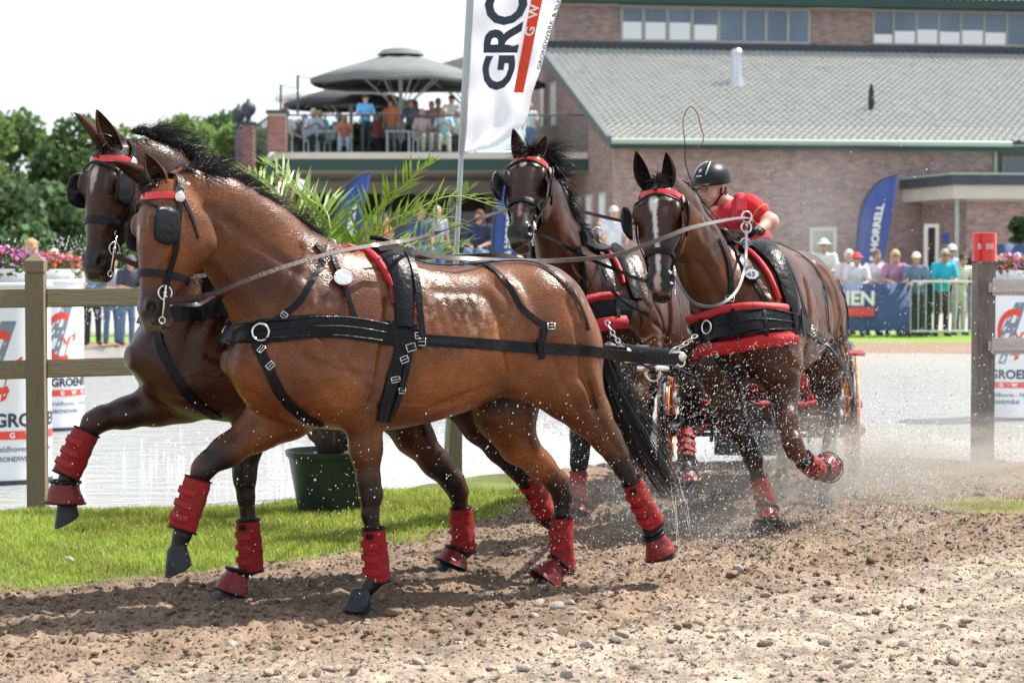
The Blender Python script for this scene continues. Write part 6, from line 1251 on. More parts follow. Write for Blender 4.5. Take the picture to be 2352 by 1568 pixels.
# --- wheelers, heading more towards the camera
TRW = [(x*.93, t*1.035, b*1.035+.01, w_*1.0) for x, t, b, w_ in TR]
def wheeler(F, **k):
    d = dict(F=F, res=.0095, trunk=TRW, mat=M_COAT2, lo=(-1.7, -.6, -.02), hi=(1.75, .62, 2.25)); d.update(k); return d
def yleg(F, rows): return [(F.pY(u, v, Y), r) for u, v, Y, r in rows]
gC = P(1700, 790, 12.25); hC = Vector((-.37, -.93, 0)).normalized()
chest = max(t[0] for t in TRW)-.043
FC = Frame((gC.x-hC.x*chest, gC.y-hC.y*chest, 0), hC.x, hC.y)
C_ = wheeler(FC, label='bay wheel horse in front of the driver, long white blaze, red padded breast collar', coat=(.085, .026, .007), dark=(.009, .007, .007), face_col=(.016, .008, .006), earmat=M_EAR2)
C_['neck'] = [(FC.pY(*p), r, w_) for p, r, w_ in [((1735, 760, 12.95), .29, .85), ((1668, 690, 12.6), .27, .62), ((1612, 590, 12.42), .205, .58), ((1565, 500, 12.25), .165, .6), ((1530, 440, 12.15), .13, .7)]]
rf3 = yleg(FC, [(1650, 850, 12.5, .13), (1672, 925, 12.5, .09), (1702, 990, 12.48, .062), (1722, 1030, 12.46, .058), (1730, 1052, 12.46, .055), (1738, 1084, 12.46, .038), (1750, 1125, 12.46, .036), (1763, 1165, 12.46, .043), (1764, 1185, 12.42, .038)])
lf3 = yleg(FC, [(1790, 840, 12.5, .12), (1798, 900, 12.42, .086), (1808, 965, 12.3, .06), (1820, 1015, 12.22, .057), (1828, 1036, 12.22, .054), (1845, 1055, 12.32, .040), (1865, 1068, 12.45, .037), (1884, 1078, 12.6, .042), (1894, 1076, 12.68, .038)])
lh3 = yleg(FC, [(1898, 850, 13.75, .13), (1900, 890, 13.75, .09), (1905, 925, 13.85, .065), (1910, 955, 13.95, .058), (1909, 975, 13.93, .05), (1906, 1005, 13.85, .037), (1902, 1050, 13.75, .035), (1898, 1095, 13.65, .042), (1896, 1120, 13.6, .037)])
rh3 = yleg(FC, [(1790, 850, 14.0, .13), (1792, 900, 14.05, .085), (1796, 950, 14.2, .062), (1798, 985, 14.3, .056), (1798, 1000, 14.3, .05), (1798, 1030, 14.25, .037), (1797, 1065, 14.2, .035), (1796, 1095, 14.2, .042), (1790, 1112, 14.1, .037)])
C_['legs'] = [rf3, lf3, lh3, rh3]
def lt(F, *r): return [(Vector(a), b) for a, b in r]
C_['thighs'] = [[(Vector((-.70, .10, 1.25)), .19), (Vector((-.72, .14, 1.0)), .17), (lh3[0][0], .14)], [(Vector((-.70, -.10, 1.25)), .19), (Vector((-.72, -.14, 1.0)), .17), (rh3[0][0], .14)],
    [(Vector((.42, .13, 1.2)), .16), (Vector((.52, .16, .98)), .15), (lf3[0][0], .12)], [(Vector((.42, -.13, 1.2)), .16), (Vector((.52, -.16, .98)), .15), (rf3[0][0], .13)]]
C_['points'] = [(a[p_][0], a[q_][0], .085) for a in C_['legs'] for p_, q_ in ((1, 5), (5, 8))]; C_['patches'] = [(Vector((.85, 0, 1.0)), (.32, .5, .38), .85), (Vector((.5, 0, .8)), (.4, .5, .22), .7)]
C_['poll'] = FC.pY(1512, 425, 12.1); C_['muzzle'] = FC.pY(1517, 680, 11.78); C_['face'] = wl(FC, (-.22, -.97, .0))
C_['ears'] = [(FC.pY(1461, 348, 12.02), wl(FC, (.2, -1, 0))), (FC.pY(1530, 350, 12.05), wl(FC, (-.7, -1, 0)))]
C_['white'] = [((.13, .012), (.085, .026), (.60, .56, .52)), ((.26, .006), (.11, .012), (.60, .56, .52)), ((.42, .0), (.13, .014), (.58, .53, .5)), ((.56, 0.008), (.05, .02), (.45, .3, .26))]
C_['foam'] = [(Vector((.1, .26, 1.1)), (.3, .15, .15))]
gD = P(1378, 750, 13.0); hD = Vector((-.37, -.93, 0)).normalized()
FD = Frame((gD.x-hD.x*chest, gD.y-hD.y*chest, 0), hD.x, hD.y)
D_ = wheeler(FD, label='dark bay wheel horse with ruffled mane, seen behind the rump of the front horse', coat=(.065, .020, .007), dark=(.009, .007, .007), face_col=(.012, .007, .006), earmat=M_EAR1)
D_['neck'] = [(FD.pY(*p), r, w_) for p, r, w_ in [((1410, 760, 13.6), .28, .85), ((1340, 680, 13.25), .27, .62), ((1290, 580, 13.05), .205, .58), ((1255, 480, 12.9), .165, .6), ((1228, 400, 12.75), .13, .7)]]
rf4 = yleg(FD, [(1345, 880, 13.1, .13), (1340, 940, 13.1, .09), (1335, 1000, 13.1, .062), (1332, 1040, 13.08, .058), (1330, 1062, 13.08, .055), (1328, 1090, 13.08, .038), (1327, 1125, 13.06, .036), (1326, 1155, 13.04, .043), (1322, 1172, 13.0, .038)])
lf4 = yleg(FD, [(1450, 860, 13.1, .12), (1455, 920, 13.0, .086), (1452, 980, 12.9, .06), (1448, 1020, 12.8, .057), (1450, 1036, 12.82, .054), (1460, 1046, 12.95, .040), (1475, 1058, 13.15, .037), (1488, 1068, 13.3, .042), (1494, 1076, 13.38, .038)])
lh4 = yleg(FD, [(1590, 850, 14.3, .13), (1588, 890, 14.3, .09), (1585, 930, 14.4, .065), (1580, 960, 14.45, .058), (1578, 975, 14.43, .05), (1574, 1000, 14.35, .037), (1575, 1040, 14.2, .035), (1578, 1075, 14.1, .042), (1584, 1095, 14.05, .037)])
rh4 = yleg(FD, [(1480, 850, 14.6, .13), (1478, 890, 14.6, .09), (1478, 930, 14.7, .065), (1480, 970, 14.8, .058), (1480, 985, 14.8, .05), (1480, 1010, 14.8, .037), (1480, 1040, 14.75, .035), (1478, 1068, 14.7, .042), (1474, 1085, 14.65, .037)])
D_['legs'] = [rf4, lf4, lh4, rh4]
D_['thighs'] = [[(Vector((-.70, .10, 1.25)), .19), (Vector((-.72, .14, 1.0)), .17), (lh4[0][0], .14)], [(Vector((-.70, -.10, 1.25)), .19), (Vector((-.72, -.14, 1.0)), .17), (rh4[0][0], .14)],
    [(Vector((.42, .13, 1.2)), .16), (Vector((.52, .16, .98)), .15), (lf4[0][0], .12)], [(Vector((.42, -.13, 1.2)), .16), (Vector((.52, -.16, .98)), .15), (rf4[0][0], .13)]]
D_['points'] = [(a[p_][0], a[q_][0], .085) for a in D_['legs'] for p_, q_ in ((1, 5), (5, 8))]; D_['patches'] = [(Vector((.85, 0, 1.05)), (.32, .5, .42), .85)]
D_['poll'] = FD.pY(1218, 362, 12.7); D_['muzzle'] = FD.pY(1190, 562, 12.28); D_['face'] = wl(FD, (-.25, -.93, .2))
D_['ears'] = [(FD.pY(1178, 296, 12.75), wl(FD, (-.3, -1, 0))), (FD.pY(1256, 310, 12.75), wl(FD, (.3, -1, 0)))]
D_['white'] = [((.10, .01), (.05, .022), (.60, .56, .52)), ((.42, 0.0), (.05, .016), (.3, .15, .12))]
for S_ in (B_, C_, D_):
    S_['grooves'] = []
    for s_ in (-1, 1):
        S_['grooves'] += [([(Vector((.55, .22*s_, 1.45)), .02), (Vector((.66, .27*s_, 1.22)), .018), (Vector((.72, .24*s_, 1.02)), .016)], .06), ([(Vector((.22, .30*s_, 1.35)), .012), (Vector((.2, .33*s_, 1.1)), .018), (Vector((.18, .31*s_, .9)), .02)], .06),
            ([(Vector((-.42, .32*s_, 1.35)), .014), (Vector((-.45, .345*s_, 1.15)), .02), (Vector((-.48, .33*s_, .95)), .02)], .07), ([(Vector((-.80, .30*s_, 1.4)), .01), (Vector((-.86, .33*s_, 1.15)), .014), (Vector((-.88, .27*s_, .95)), .012)], .05)]
STROKES = []
for rows, sg, dp in (([(700, 570), (660, 640), (620, 720), (590, 790)], .020, -.011), ([(770, 620), (725, 720), (680, 790)], .030, .008), ([(885, 690), (870, 790), (852, 870), (838, 920)], .022, -.016), ([(700, 825), (770, 852), (850, 862)], .018, -.008),
    ([(720, 760), (780, 840), (830, 890)], .018, -.009), ([(860, 930), (900, 962)], .02, -.01), ([(1112, 680), (1140, 760), (1168, 850)], .035, -.018), ([(1148, 638), (1178, 660)], .028, .016), ([(1185, 680), (1212, 780), (1216, 860)], .028, .011),
    ([(1290, 690), (1310, 780), (1325, 860), (1350, 930)], .017, -.013), ([(1250, 800), (1270, 870), (1310, 940)], .018, -.009), ([(500, 640), (560, 700), (600, 770)], .018, -.011), ([(480, 560), (560, 650), (620, 740)], .030, .009), ([(470, 470), (560, 530), (640, 590), (700, 640)], .024, -.008),
    ([(1000, 635), (1120, 636)], .04, .006), ([(1000, 672), (1100, 674)], .02, -.005), ([(900, 930), (960, 932), (1010, 918), (1080, 905)], .008, .005), ([(840, 950), (846, 1030), (850, 1080)], .010, -.007), ([(822, 960), (836, 1060)], .012, .004),
    ([(1345, 940), (1385, 998), (1418, 1038)], .012, -.009), ([(640, 880), (680, 862), (720, 872), (770, 858), (800, 866)], .006, .004), ([(1180, 740), (1215, 790), (1240, 800), (1285, 845)], .006, .004), ([(560, 640), (590, 670), (600, 700), (640, 712)], .006, .004), ([(830, 930), (842, 980), (836, 1020)], .005, .004),
    ([(570, 900), (620, 930), (700, 950)], .02, -.008), ([(1000, 800), (1040, 840), (1100, 860)], .005, .003), ([(930, 700), (960, 740), (950, 790), (985, 830)], .005, .003), ([(540, 800), (600, 850), (650, 900)], .022, .008), ([(510, 500), (530, 560), (520, 620)], .03, .006)): STROKES.append(([(FA.pl(u, v, .2).x, FA.pl(u, v, .2).z) for u, v in rows], sg, dp))
for k_ in range(8): STROKES.append(([(FA.pl(950+26*k_, 690, .25).x, FA.pl(950+26*k_, 690, .25).z), (FA.pl(962+26*k_, 780, .25).x, FA.pl(962+26*k_, 780, .25).z), (FA.pl(958+26*k_, 860, .25).x, FA.pl(958+26*k_, 860, .25).z)], .013, -.0024))
C_['sscale'] = D_['sscale'] = (.93, 1.035)
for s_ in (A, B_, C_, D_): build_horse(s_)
# ------------------------------------------------------------------ harness
def cast(sp, u, v, pad=0.0):
    F = sp['F']; o = F.I @ Vector((0, 0, CAM_H)); d = (F.I.to_3x3() @ ray(u, v)).normalized()
    h = sp['bvh'].ray_cast(o, d)
    if h[0] is not None: return h[0], h[1], True
    # miss: nearest surface point to the line
    best = None
    for k in np.linspace(7.5, 17, 60):
        q = o+d*k; n = sp['bvh'].find_nearest(q)
        if n[0] is not None and (best is None or n[3] < best[0]): best = (n[3], n[0], n[1])
    return best[1], best[2], False
def smooth_pts(P_, it=2):
    for _ in range(it): P_ = [P_[0]]+[(P_[i-1]+P_[i]*2+P_[i+1])/4 for i in range(1, len(P_)-1)]+[P_[-1]]
    return P_
def ribbon(m, pts, nrm, wd, th=.005, cross=5, bulge=0.0, wts=None):
    n = len(pts); V = []; F = []; ws = wd if isinstance(wd, (list, tuple)) else [wd]*n
    for i, p in enumerate(pts):
        t = (pts[min(i+1, n-1)]-pts[max(i-1, 0)]).normalized(); N = nrm[i]; N = (N-t*N.dot(t))
        N = N.normalized() if N.length > 1e-6 else t.orthogonal().normalized(); s = t.cross(N)
        for side in (1, 0):
            rng_ = range(cross) if side else range(cross-1, -1, -1)
            for j in rng_:
                a = j/(cross-1)*2-1; b = bulge*(1-a*a); V.append(p+s*(a*ws[i]/2)+N*((th+b) if side else 0.0))
    c2 = cross*2
    for i in range(n-1):
        for j in range(c2): F.append((i*c2+j, i*c2+(j+1) % c2, (i+1)*c2+(j+1) % c2, (i+1)*c2+j))
    F += [tuple(range(c2))[::-1], tuple((n-1)*c2+k for k in range(c2))]
    m.add(V, F)
def body_strap(sp, name, path, wd, matl=None, off=.004, th=.005, bulge=0.0, parent=None, mirror=False, n=None, sm=3, cross=5, m=None, tail=None, head=None):
    # a strap lying on the horse; path in picture points of its near side; mirror gives the far side as well
    pp = [Vector((a, b, 0)) for a, b in path]; ln = sum((q-p).length for p, q in zip(pp, pp[1:])); n = n or max(8, int(ln/9))
    pts = []; nr = []
    for q in catmull(pp, n):
        h = cast(sp, q.x, q.y); pts.append(h[0]); nr.append(h[1])
    pts = smooth_pts(pts, sm); nr = smooth_pts(nr, sm+2); nr = [q.normalized() for q in nr]
    pts = [p+q*off for p, q in zip(pts, nr)]
    if tail: pts += [Vector(q) for q in tail]; nr += [nr[-1]]*len(tail); k = len(pts); pts = catmull(pts, k*2); nr = [nr[min(int(i/2), len(nr)-1)] for i in range(k*2)]
    if isinstance(wd, (list, tuple)): wd = [float(np.interp(i/(len(pts)-1), np.linspace(0, 1, len(wd)), wd)) for i in range(len(pts))]
    own = m is None; m = m or MB(); ribbon(m, pts, nr, wd, th, cross, bulge)
    if mirror:
        f = lambda v: Vector((v.x, -v.y, v.z)); ribbon(m, [f(p) for p in pts][::-1], [f(q) for q in nr][::-1], wd if not isinstance(wd, list) else wd[::-1], th, cross, bulge)
    if own: return m.build(name, matl or M_LEATHER, parent or sp['hx'], auto=40, world=False), pts
    return m, pts
def buckle(sp, u, v, ang=0, w_=.04, h_=.032, parent=None, off=.012, r=.0028, name='buckle', p=None, nrm=None):
    if p is None: p, nrm, _ = cast(sp, u, v)
    up = Vector((0, 0, 1)); s = up.cross(nrm).normalized(); t = nrm.cross(s)
    a = R(ang); s2 = s*math.cos(a)+t*math.sin(a); t2 = -s*math.sin(a)+t*math.cos(a); c = p+nrm*off
    m = MB(); q = [c+s2*x*w_/2+t2*y*h_/2 for x, y in ((-1, -1), (1, -1), (1, 1), (-1, 1), (-1, -1))]
    for a_, b_ in zip(q, q[1:]): m.tube([a_, b_], r, 6)
    m.tube([c-s2*w_/2, c+s2*w_*.55], r*.8, 6); return m.build(name, M_STEEL, parent or sp['hx'], True, world=False)
def bodyring(sp, u, v, r=.035, rt=.0045, parent=None, off=.014, name='ring'):
    p, nrm, _ = cast(sp, u, v); m = MB(); m.ring(p+nrm*off, r, rt, nrm, 22, 7); return m.build(name, M_STEEL, parent or sp['hx'], True, world=False)
def headcast(sp, t, phi, r=.5):
    P0, A, N, B, k = sp['head']; a = R(phi); d = N*math.cos(a)+B*math.sin(a); o = P0+A*t*k-N*.03*k+d*r
    # origin r outside, looking in: take the last surface met before the axis so the neck never catches it
    h = sp['bvh'].ray_cast(P0+A*t*k-N*.03*k, d)
    if h[0] is None: return P0+A*t*k+d*.1, d
    return h[0], d
def headstrap(sp, name, rows, wd, matl, parent, off=.003, th=.004, n=26, bulge=0.0, sm=2, m=None):
    rr = [Vector((a, b, 0)) for a, b in rows]; pts = []; nr = []
    for i in range(n):
        q = polyat([Vector((r_.x*300, r_.y, 0)) for r_ in rr], i/(n-1)); p, d = headcast(sp, q.x/300, q.y); pts.append(p); nr.append(d)
    pts = smooth_pts(pts, sm); pts = [p+d*off for p, d in zip(pts, nr)]
    own = m is None; m = m or MB(); ribbon(m, pts, nr, wd, th, 3, bulge)
    return m.build(name, matl, parent, auto=40, world=False) if own else m
def bridle(sp, noset=.40, near=1, reins=True):
    P0, A, N, B, k = sp['head']; hp = sp['hp']
    br = empty('bridle', (0, 0, 0)); br.parent = sp['hx']
    headstrap(sp, 'browband', [(.065, -100), (.075, -60), (.085, 0), (.075, 60), (.065, 100)], .030*k, M_REDPAT, br, off=.006, th=.006, bulge=.003)
    headstrap(sp, 'brow_strap', [(.16, -74), (.125, -45), (.10, 0), (.125, 45), (.16, 74)], .013*k, M_LEATHER2, br, off=.014, th=.006, bulge=.003)
    headstrap(sp, 'noseband', [(noset, q) for q in range(-180, 181, 30)], .032*k, M_LEATHER2, br, off=.003, th=.006, bulge=.003, n=40)
    for s in (-1, 1):
        headstrap(sp, 'cheekpiece', [(.06, 96*s), (.2, 94*s), (.33, 97*s), (.47, 94*s)], .022*k, M_LEATHER, br, off=.010, th=.006)
        headstrap(sp, 'throat_lash', [(.06, 100*s), (.12, 116*s), (.18, 126*s), (.235, 134*s)], .016*k, M_LEATHER, br, off=.004)
        pts = [hp(.06, -.028, .105*s), hp(.02, -.045, .09*s), hp(-.02, -.04, .06*s), hp(-.035, -.03, .0)]
        m = MB(); pts2 = catmull([Vector(p) for p in pts], 14); cc = hp(.10, -.03, 0); ribbon(m, pts2, [(p-cc).normalized() for p in pts2], .034*k, .006, 3); m.build('crown_strap', M_LEATHER2, br, auto=40, world=False)
        p, d = headcast(sp, .075, 94*s); m = MB(); Mq = d.to_track_quat('Z', 'Y').to_matrix().to_4x4(); m.lathe(p+d*.014, [(.023, 0), (.024, .004), (.018, .009), (.004, .012)], 18, Mq); m.build('rosette', M_STEEL, br, auto=40, world=False)
        # blinker: a curved D of stiff leather standing off the eye
        V = []; Fc = []; nu, nv = 9, 9
        for i in range(nu):
            for j in range(nv):
                a = i/(nu-1)*2-1; b = j/(nv-1)*2-1; x = a*(1-.16*b*b); y = b*(1-.22*a*a)
                V.append(hp(.21+.080*x, .020+.064*y, (.132+.030*(y+1)*.5+.01*(1-x*x))*s))
        for i in range(nu-1):
            for j in range(nv-1): Fc.append((i*nv+j, i*nv+j+1, (i+1)*nv+j+1, (i+1)*nv+j))
        m = MB(); m.add(V, Fc); bo = m.build('blinker', M_LEATHER2, br, True, world=False); md = bo.modifiers.new('thick', 'SOLIDIFY'); md.thickness = .009
        # bit: cheek ring, long shank with lower ring
        p, d = headcast(sp, .475, 92*s); p = p+d*.016
        m = MB(); m.ring(p, .030*k, .0035, d, 20, 6); m.tube([p-A*.062*k, p+A*.005, p+A*.10*k], [.0045, .006, .004], 7); m.ring(p+A*.115*k, .014, .003, d, 12, 5); m.ring(p-A*.072*k, .012, .003, d, 12, 5)
        m.ell(p, (.010, .010, .010), 8, 6); bt = m.build('bit', M_STEEL, br, True, world=False)
        sp['bit%d' % s] = p+A*.03*k
        m = MB(); m.tube([p+A*.0, p+A*.05*k-N*.03, hp(.50, -.12, .03*s)], .003, 6); m.build('curb_chain', M_STEEL, br, True, world=False)
    # forelock strap between the ears
    m = MB(); q = [hp(-.03, -.02, 0), hp(-.015, .03, 0), hp(.03, .065, 0), hp(.08, .1, 0)]; q = catmull([Vector(x) for x in q], 10); ribbon(m, q, [N]*10, .022*k, .005, 3); m.build('head_piece', M_LEATHER2, br, auto=40, world=False)
def harness(sp, label):
    F = sp['F']; h = empty('driving_harness', F.O, 0, label, 'harness', 'harness sets of the four horses'); h.rotation_euler = (0, 0, math.atan2(F.h.y, F.h.x)); sp['hx'] = h; return h
def crest_mane(sp, crest, dirf, n, L, wd=.0022, spread=.010, parent=None, name='mane', seed=0, seg=9, wave=.02, locks=None):
    rd = random.Random(seed); st = []; locks = locks or max(20, n//26)
    for k in range(locks):
        t = rd.random(); d, ln = dirf(t, rd); d = Vector(d).normalized(); bend = Vector((rd.gauss(0, .25), rd.gauss(0, .25), rd.gauss(-.40, .22))); ll = ln*L*rd.uniform(.5, 1.15); ph = rd.uniform(0, 6.28); c0 = Vector((rd.gauss(0, spread*.5), rd.gauss(0, spread), 0))
        for i in range(max(3, int(n/locks*rd.uniform(.6, 1.4)))):
            c = polyat(crest, min(.999, max(0, t+rd.gauss(0, .016))))+c0+Vector((rd.gauss(0, .006), rd.gauss(0, .006), rd.gauss(-.006, .004)))
            dd = (d+Vector((rd.gauss(0, .13), rd.gauss(0, .13), rd.gauss(0, .13)))).normalized(); l = ll*rd.uniform(.6, 1.12); am = wave*rd.uniform(.3, 1); cv = bend+Vector((rd.gauss(0, .16), rd.gauss(0, .16), rd.gauss(0, .16))); p2 = ph+rd.gauss(0, .5)
            st.append([c+dd*l*x+cv*l*x*x*.75+Vector((0, math.sin(p2+x*5)*am*x, math.cos(p2+x*6)*am*x)) for x in [j/(seg-1) for j in range(seg)]])
    return hair(name, st, M_HAIR, sp['root'], wd)
def forelock(sp, n=130, L=.10, seed=3, back=0.0):
    rd = random.Random(seed); hp = sp['hp']; P0, A, N, B, k = sp['head']; st = []
    for i in range(n):
        c = hp(rd.uniform(-.03, .03), rd.uniform(-.0, .055), rd.uniform(-.045, .045)); d = (A*rd.uniform(-.6, .5)+N*rd.uniform(.1, .8)+B*rd.uniform(-.7, .7)+Vector((-.5*back, 0, .5*back))).normalized()
        l = L*rd.uniform(.4, 1.1); st.append([c+d*l*x+(A*.6-Vector((back, 0, 0)))*l*x*x*.6 for x in [j/5 for j in range(6)]])
    hair('forelock', st, M_HAIR, sp['root'], .0025)
def tail(sp, path, n, wds, parent=None, seed=5, wd=.003, ends=.25):
    rd = random.Random(seed); st = []
    for i in range(n):
        a = rd.uniform(0, 6.28); q = math.sqrt(rd.random()); ph = rd.uniform(0, 6.28); l = rd.uniform(.6, 1) if rd.random() < .7 else rd.uniform(.3, .8); t0 = rd.uniform(0, .25); pts = []
        k = rd.randrange(9)
        for j in range(13):
            x = t0+(l-t0)*j/12; c = polyat(path, x); r = float(np.interp(x, [0, .3, .7, 1], wds)); lock = Vector((math.sin(k*2.1), math.cos(k*1.7), math.sin(k*3.3)))*r*.75*min(1, x*1.6)
            pts.append(c+Vector((math.cos(a)*q*r*.5, math.sin(a)*q*r*.6, math.sin(a+1)*q*r*.4))+lock+Vector((math.sin(ph+x*7), math.cos(ph+x*6), 0))*.012*x)
        st.append(pts)
    return hair('tail', st, M_HAIR, sp['root'], wd)

# ---------------- near lead horse
harness(A, 'black harness with silver rings and red saddle padding on the lighter bay lead horse')
H = A['hx']
bc, _ = body_strap(A, 'breast_collar', [(522, 770), (545, 768), (600, 764), (660, 756), (740, 748), (830, 757), (900, 769), (968, 781)], [.10, .112, .105, .10, .098, .085], off=.004, th=.013, bulge=.005, mirror=True, sm=5)
m = MB()
for dv in (-21, 0, 21):
    body_strap(A, '', [(530, 769+dv), (600, 763+dv), (660, 755+dv), (740, 747+dv), (830, 756+dv), (900, 768+dv*.9), (955, 778+dv*.8)], .007, off=.022, th=.004, m=m, cross=3, sm=5)
m.build('piping', M_LEATHER2, bc, True, world=False)
for u, v in ((885, 766), (905, 768), (950, 775)):
    body_strap(A, 'keeper', [(u-1, v-29), (u, v), (u+2, v+27)], .022, off=.016, th=.007, parent=bc, n=7)
tr_end = FA.pl(1566, 822, .10)
body_strap(A, 'trace', [(955, 780), (1010, 784), (1090, 789), (1180, 796), (1260, 801), (1330, 804), (1352, 806)], .052, off=.006, th=.007, tail=[FA.pl(1420, 815, .2), FA.pl(1500, 824, .15), tr_end], sm=5)
body_strap(A, 'trace', [(955, 780), (1010, 784), (1090, 789)], .03, matl=M_LEATHER2, off=.014, th=.004, sm=5)
f = lambda v: Vector((v.x, -v.y, v.z))
m = MB(); q = catmull([FA.pl(965, 781, -.33), FA.pl(1150, 795, -.36), FA.pl(1360, 806, -.28), FA.pl(1440, 808, -.25)], 14); ribbon(m, q, [Vector((0, -1, 0))]*14, .05, .006, 3); m.build('trace', M_LEATHER, H, world=False)
body_strap(A, 'neck_strap', [(722, 562), (738, 578), (742, 598), (728, 625), (712, 652), (690, 690), (655, 722), (606, 758)], [.026, .028, .03, .034], off=.007, th=.006, sm=2, mirror=True)
hs, _ = body_strap(A, 'hanging_strap', [(760, 585), (768, 610), (778, 640), (792, 670), (805, 710), (818, 745), (823, 782)], [.03, .024, .024, .024], off=.012, th=.006, sm=1)
p, nn, _ = cast(A, 782, 641); m = MB(); Mq = nn.to_track_quat('Z', 'Y').to_matrix().to_4x4() @ Matrix.Rotation(.2, 4, 'Z') @ Matrix.Diagonal((1.35, .85, 1, 1))
m.lathe(p+nn*.02, [(.040, 0), (.043, .004), (.036, .007), (.030, .005), (.004, .009)], 26, Mq); m.build('oval_plate', M_STEEL, hs, auto=30, world=False)
sd_, _ = body_strap(A, 'saddle_pad', [(838, 556), (870, 572), (898, 592), (916, 625), (924, 670), (926, 715), (925, 752)], [.13, .13, .115, .10, .09, .08], off=.006, th=.022, bulge=.012, sm=2, mirror=True)
body_strap(A, 'red_padding', [(800, 563), (822, 568), (848, 586), (872, 612), (893, 650), (897, 662)], [.02, .030, .030, .026, .012], matl=M_REDPAD, off=.006, th=.016, bulge=.010, sm=1, parent=sd_, mirror=True)
body_strap(A, 'inner_flap', [(835, 566), (868, 588), (892, 622), (902, 662), (905, 700)], [.04, .06, .05, .03], matl=mat('maroon_lining', (.10, .008, .014), .7, noise=.3), off=.010, th=.012, sm=1, parent=sd_)
body_strap(A, 'girth_strap', [(862, 556), (905, 574), (935, 604), (950, 650), (957, 700), (960, 740), (962, 778)], .030, off=.034, th=.006, sm=2)
body_strap(A, 'girth_strap', [(930, 590), (948, 625), (960, 668), (962, 672)], [.01, .02, .012], matl=M_REDPAD, off=.012, th=.01, sm=1)
gi, _ = body_strap(A, 'girth', [(922, 790), (915, 830), (900, 880), (886, 925), (875, 968)], [.06, .07, .075, .07], off=.004, th=.012, bulge=.004)
body_strap(A, 'billet', [(940, 785), (932, 840), (918, 890), (900, 935), (884, 965)], .028, off=.020, th=.006, matl=M_LEATHER2)
ms, _ = body_strap(A, 'belly_strap', [(588, 785), (600, 815), (618, 850), (640, 893), (668, 930), (705, 958), (735, 972)], [.045, .048, .05, .055], off=.006, th=.010, bulge=.003)
ls, _ = body_strap(A, 'loin_strap', [(1090, 599), (1120, 612), (1150, 636), (1175, 668), (1192, 700), (1215, 724), (1245, 745), (1262, 752)], .027, off=.005, th=.006, sm=1, mirror=True)
body_strap(A, 'loin_strap', [(1250, 752), (1245, 775), (1240, 800), (1240, 812)], .03, off=.008, th=.006, sm=1)
body_strap(A, 'keeper', [(1236, 778), (1238, 800), (1240, 824)], .032, off=.017, th=.006, sm=1)
body_strap(A, 'back_strap', [(905, 577), (950, 600), (1000, 612), (1060, 612), (1130, 606), (1200, 603), (1250, 615), (1300, 655), (1335, 715), (1350, 760)], .018, off=.008, th=.005, sm=1)
for u, v, an, w_, h_ in ((603, 806, 60, .045, .03), (618, 840, 40, .045, .03), (940, 798, 15, .055, .04), (925, 825, 20, .045, .035), (905, 870, 10, .05, .03), (1262, 750, 0, .045, .035), (958, 772, 0, .05, .035), (745, 600, 30, .04, .03), (655, 724, -40, .035, .03), (918, 895, 0, .04, .03), (965, 785, 0, .05, .045)):
    buckle(A, u, v, an, w_*.8, h_*.8, off=.024 if u > 700 else .02, r=.0022)
for u, v, r_ in ((603, 762, .037), (533, 768, .036)): bodyring(A, u, v, r_, .0052, off=.046)
# terret rings standing on the pad
for u, v in ((868, 556), (762, 568), (952, 566)):
    p, nn, _ = cast(A, u, v+12); m = MB(); m.ring(p+Vector((0, 0, .035)), .024, .0042, (0.9, .5, 0), 18, 7); m.tube([p, p+Vector((0, 0, .012))], .006, 7); m.build('terret', M_STEEL, H, True, world=False)
m = MB(); m.tube(catmull([FA.pl(850, 545, 0), FA.pl(875, 548, .02), FA.pl(900, 556, .03), FA.pl(925, 570, .05)], 10), [.012]*10, 8); m.build('saddle_tree', M_LEATHER, H, True, world=False)
bridle(A)
# mane of the near leader
crA = [FA.pl(u, v, y) for u, v, y in ((402, 398, .11), (450, 404, .09), (500, 424, .07), (560, 450, .04), (620, 484, .02), (680, 520, .01), (715, 545, 0))]
def dA(t, rd):
    if t < .45: return (-1.0, rd.gauss(0, .35), rd.uniform(.35, 1.0)), float(np.interp(t, [0, .15, .45], [.6, 1.2, 1.1]))
    return (-1.0, rd.gauss(.0, .35), rd.uniform(.0, .5)), float(np.interp(t, [.45, .8, 1], [.95, .75, .45]))
crest_mane(A, crA, dA, 3600, .17, seed=1, wd=.0015)
forelock(A, seed=4)
tail(A, [FA.pl(1345, 752, 0), FA.pl(1378, 810, .02), FA.pl(1400, 880, .04), FA.pl(1440, 960, .06), FA.pl(1490, 1040, .08), FA.pl(1528, 1105, .1), FA.pl(1545, 1135, .12)], 620, (.04, .075, .075, .05), wd=.0026)
# boots and hooves
boot(A, FA.pl(858, 1212, .148), FA.pl(868, 1336, .148), 0.0534, 0.0580, tagmark=.5)
boot(A, FA.pl(456, 1098, -.13), FA.pl(418, 1218, -.13), 0.0607, 0.0644, seed=3)
boot(A, FA.pl(1450, 1104, .155), FA.pl(1503, 1208, .155), 0.0515, 0.0570, seed=4, tagmark=.4)
boot(A, FA.pl(1291, 1186, -.14), FA.pl(1291, 1312, -.14), 0.0552, 0.0607, seed=5)
bell(A, FA.pl(1501, 1228, .155), FA.pl(1519, 1272, .155), .05, .078)
bell(A, FA.pl(1283, 1293, -.14), FA.pl(1250, 1336, -.14), .055, .095, seed=4)
hoof(A, FA.pl(832, 1350, .15), FA.pl(788, 1400, .15), FA.pl(852, 1402, .15), .062)
hoof(A, FA.pl(406, 1250, -.13), FA.pl(380, 1326, -.13), FA.pl(444, 1290, -.13), .06)
hoof(A, FA.pl(1512, 1252, .155), FA.pl(1500, 1290, .155), FA.pl(1552, 1272, .155), .06)
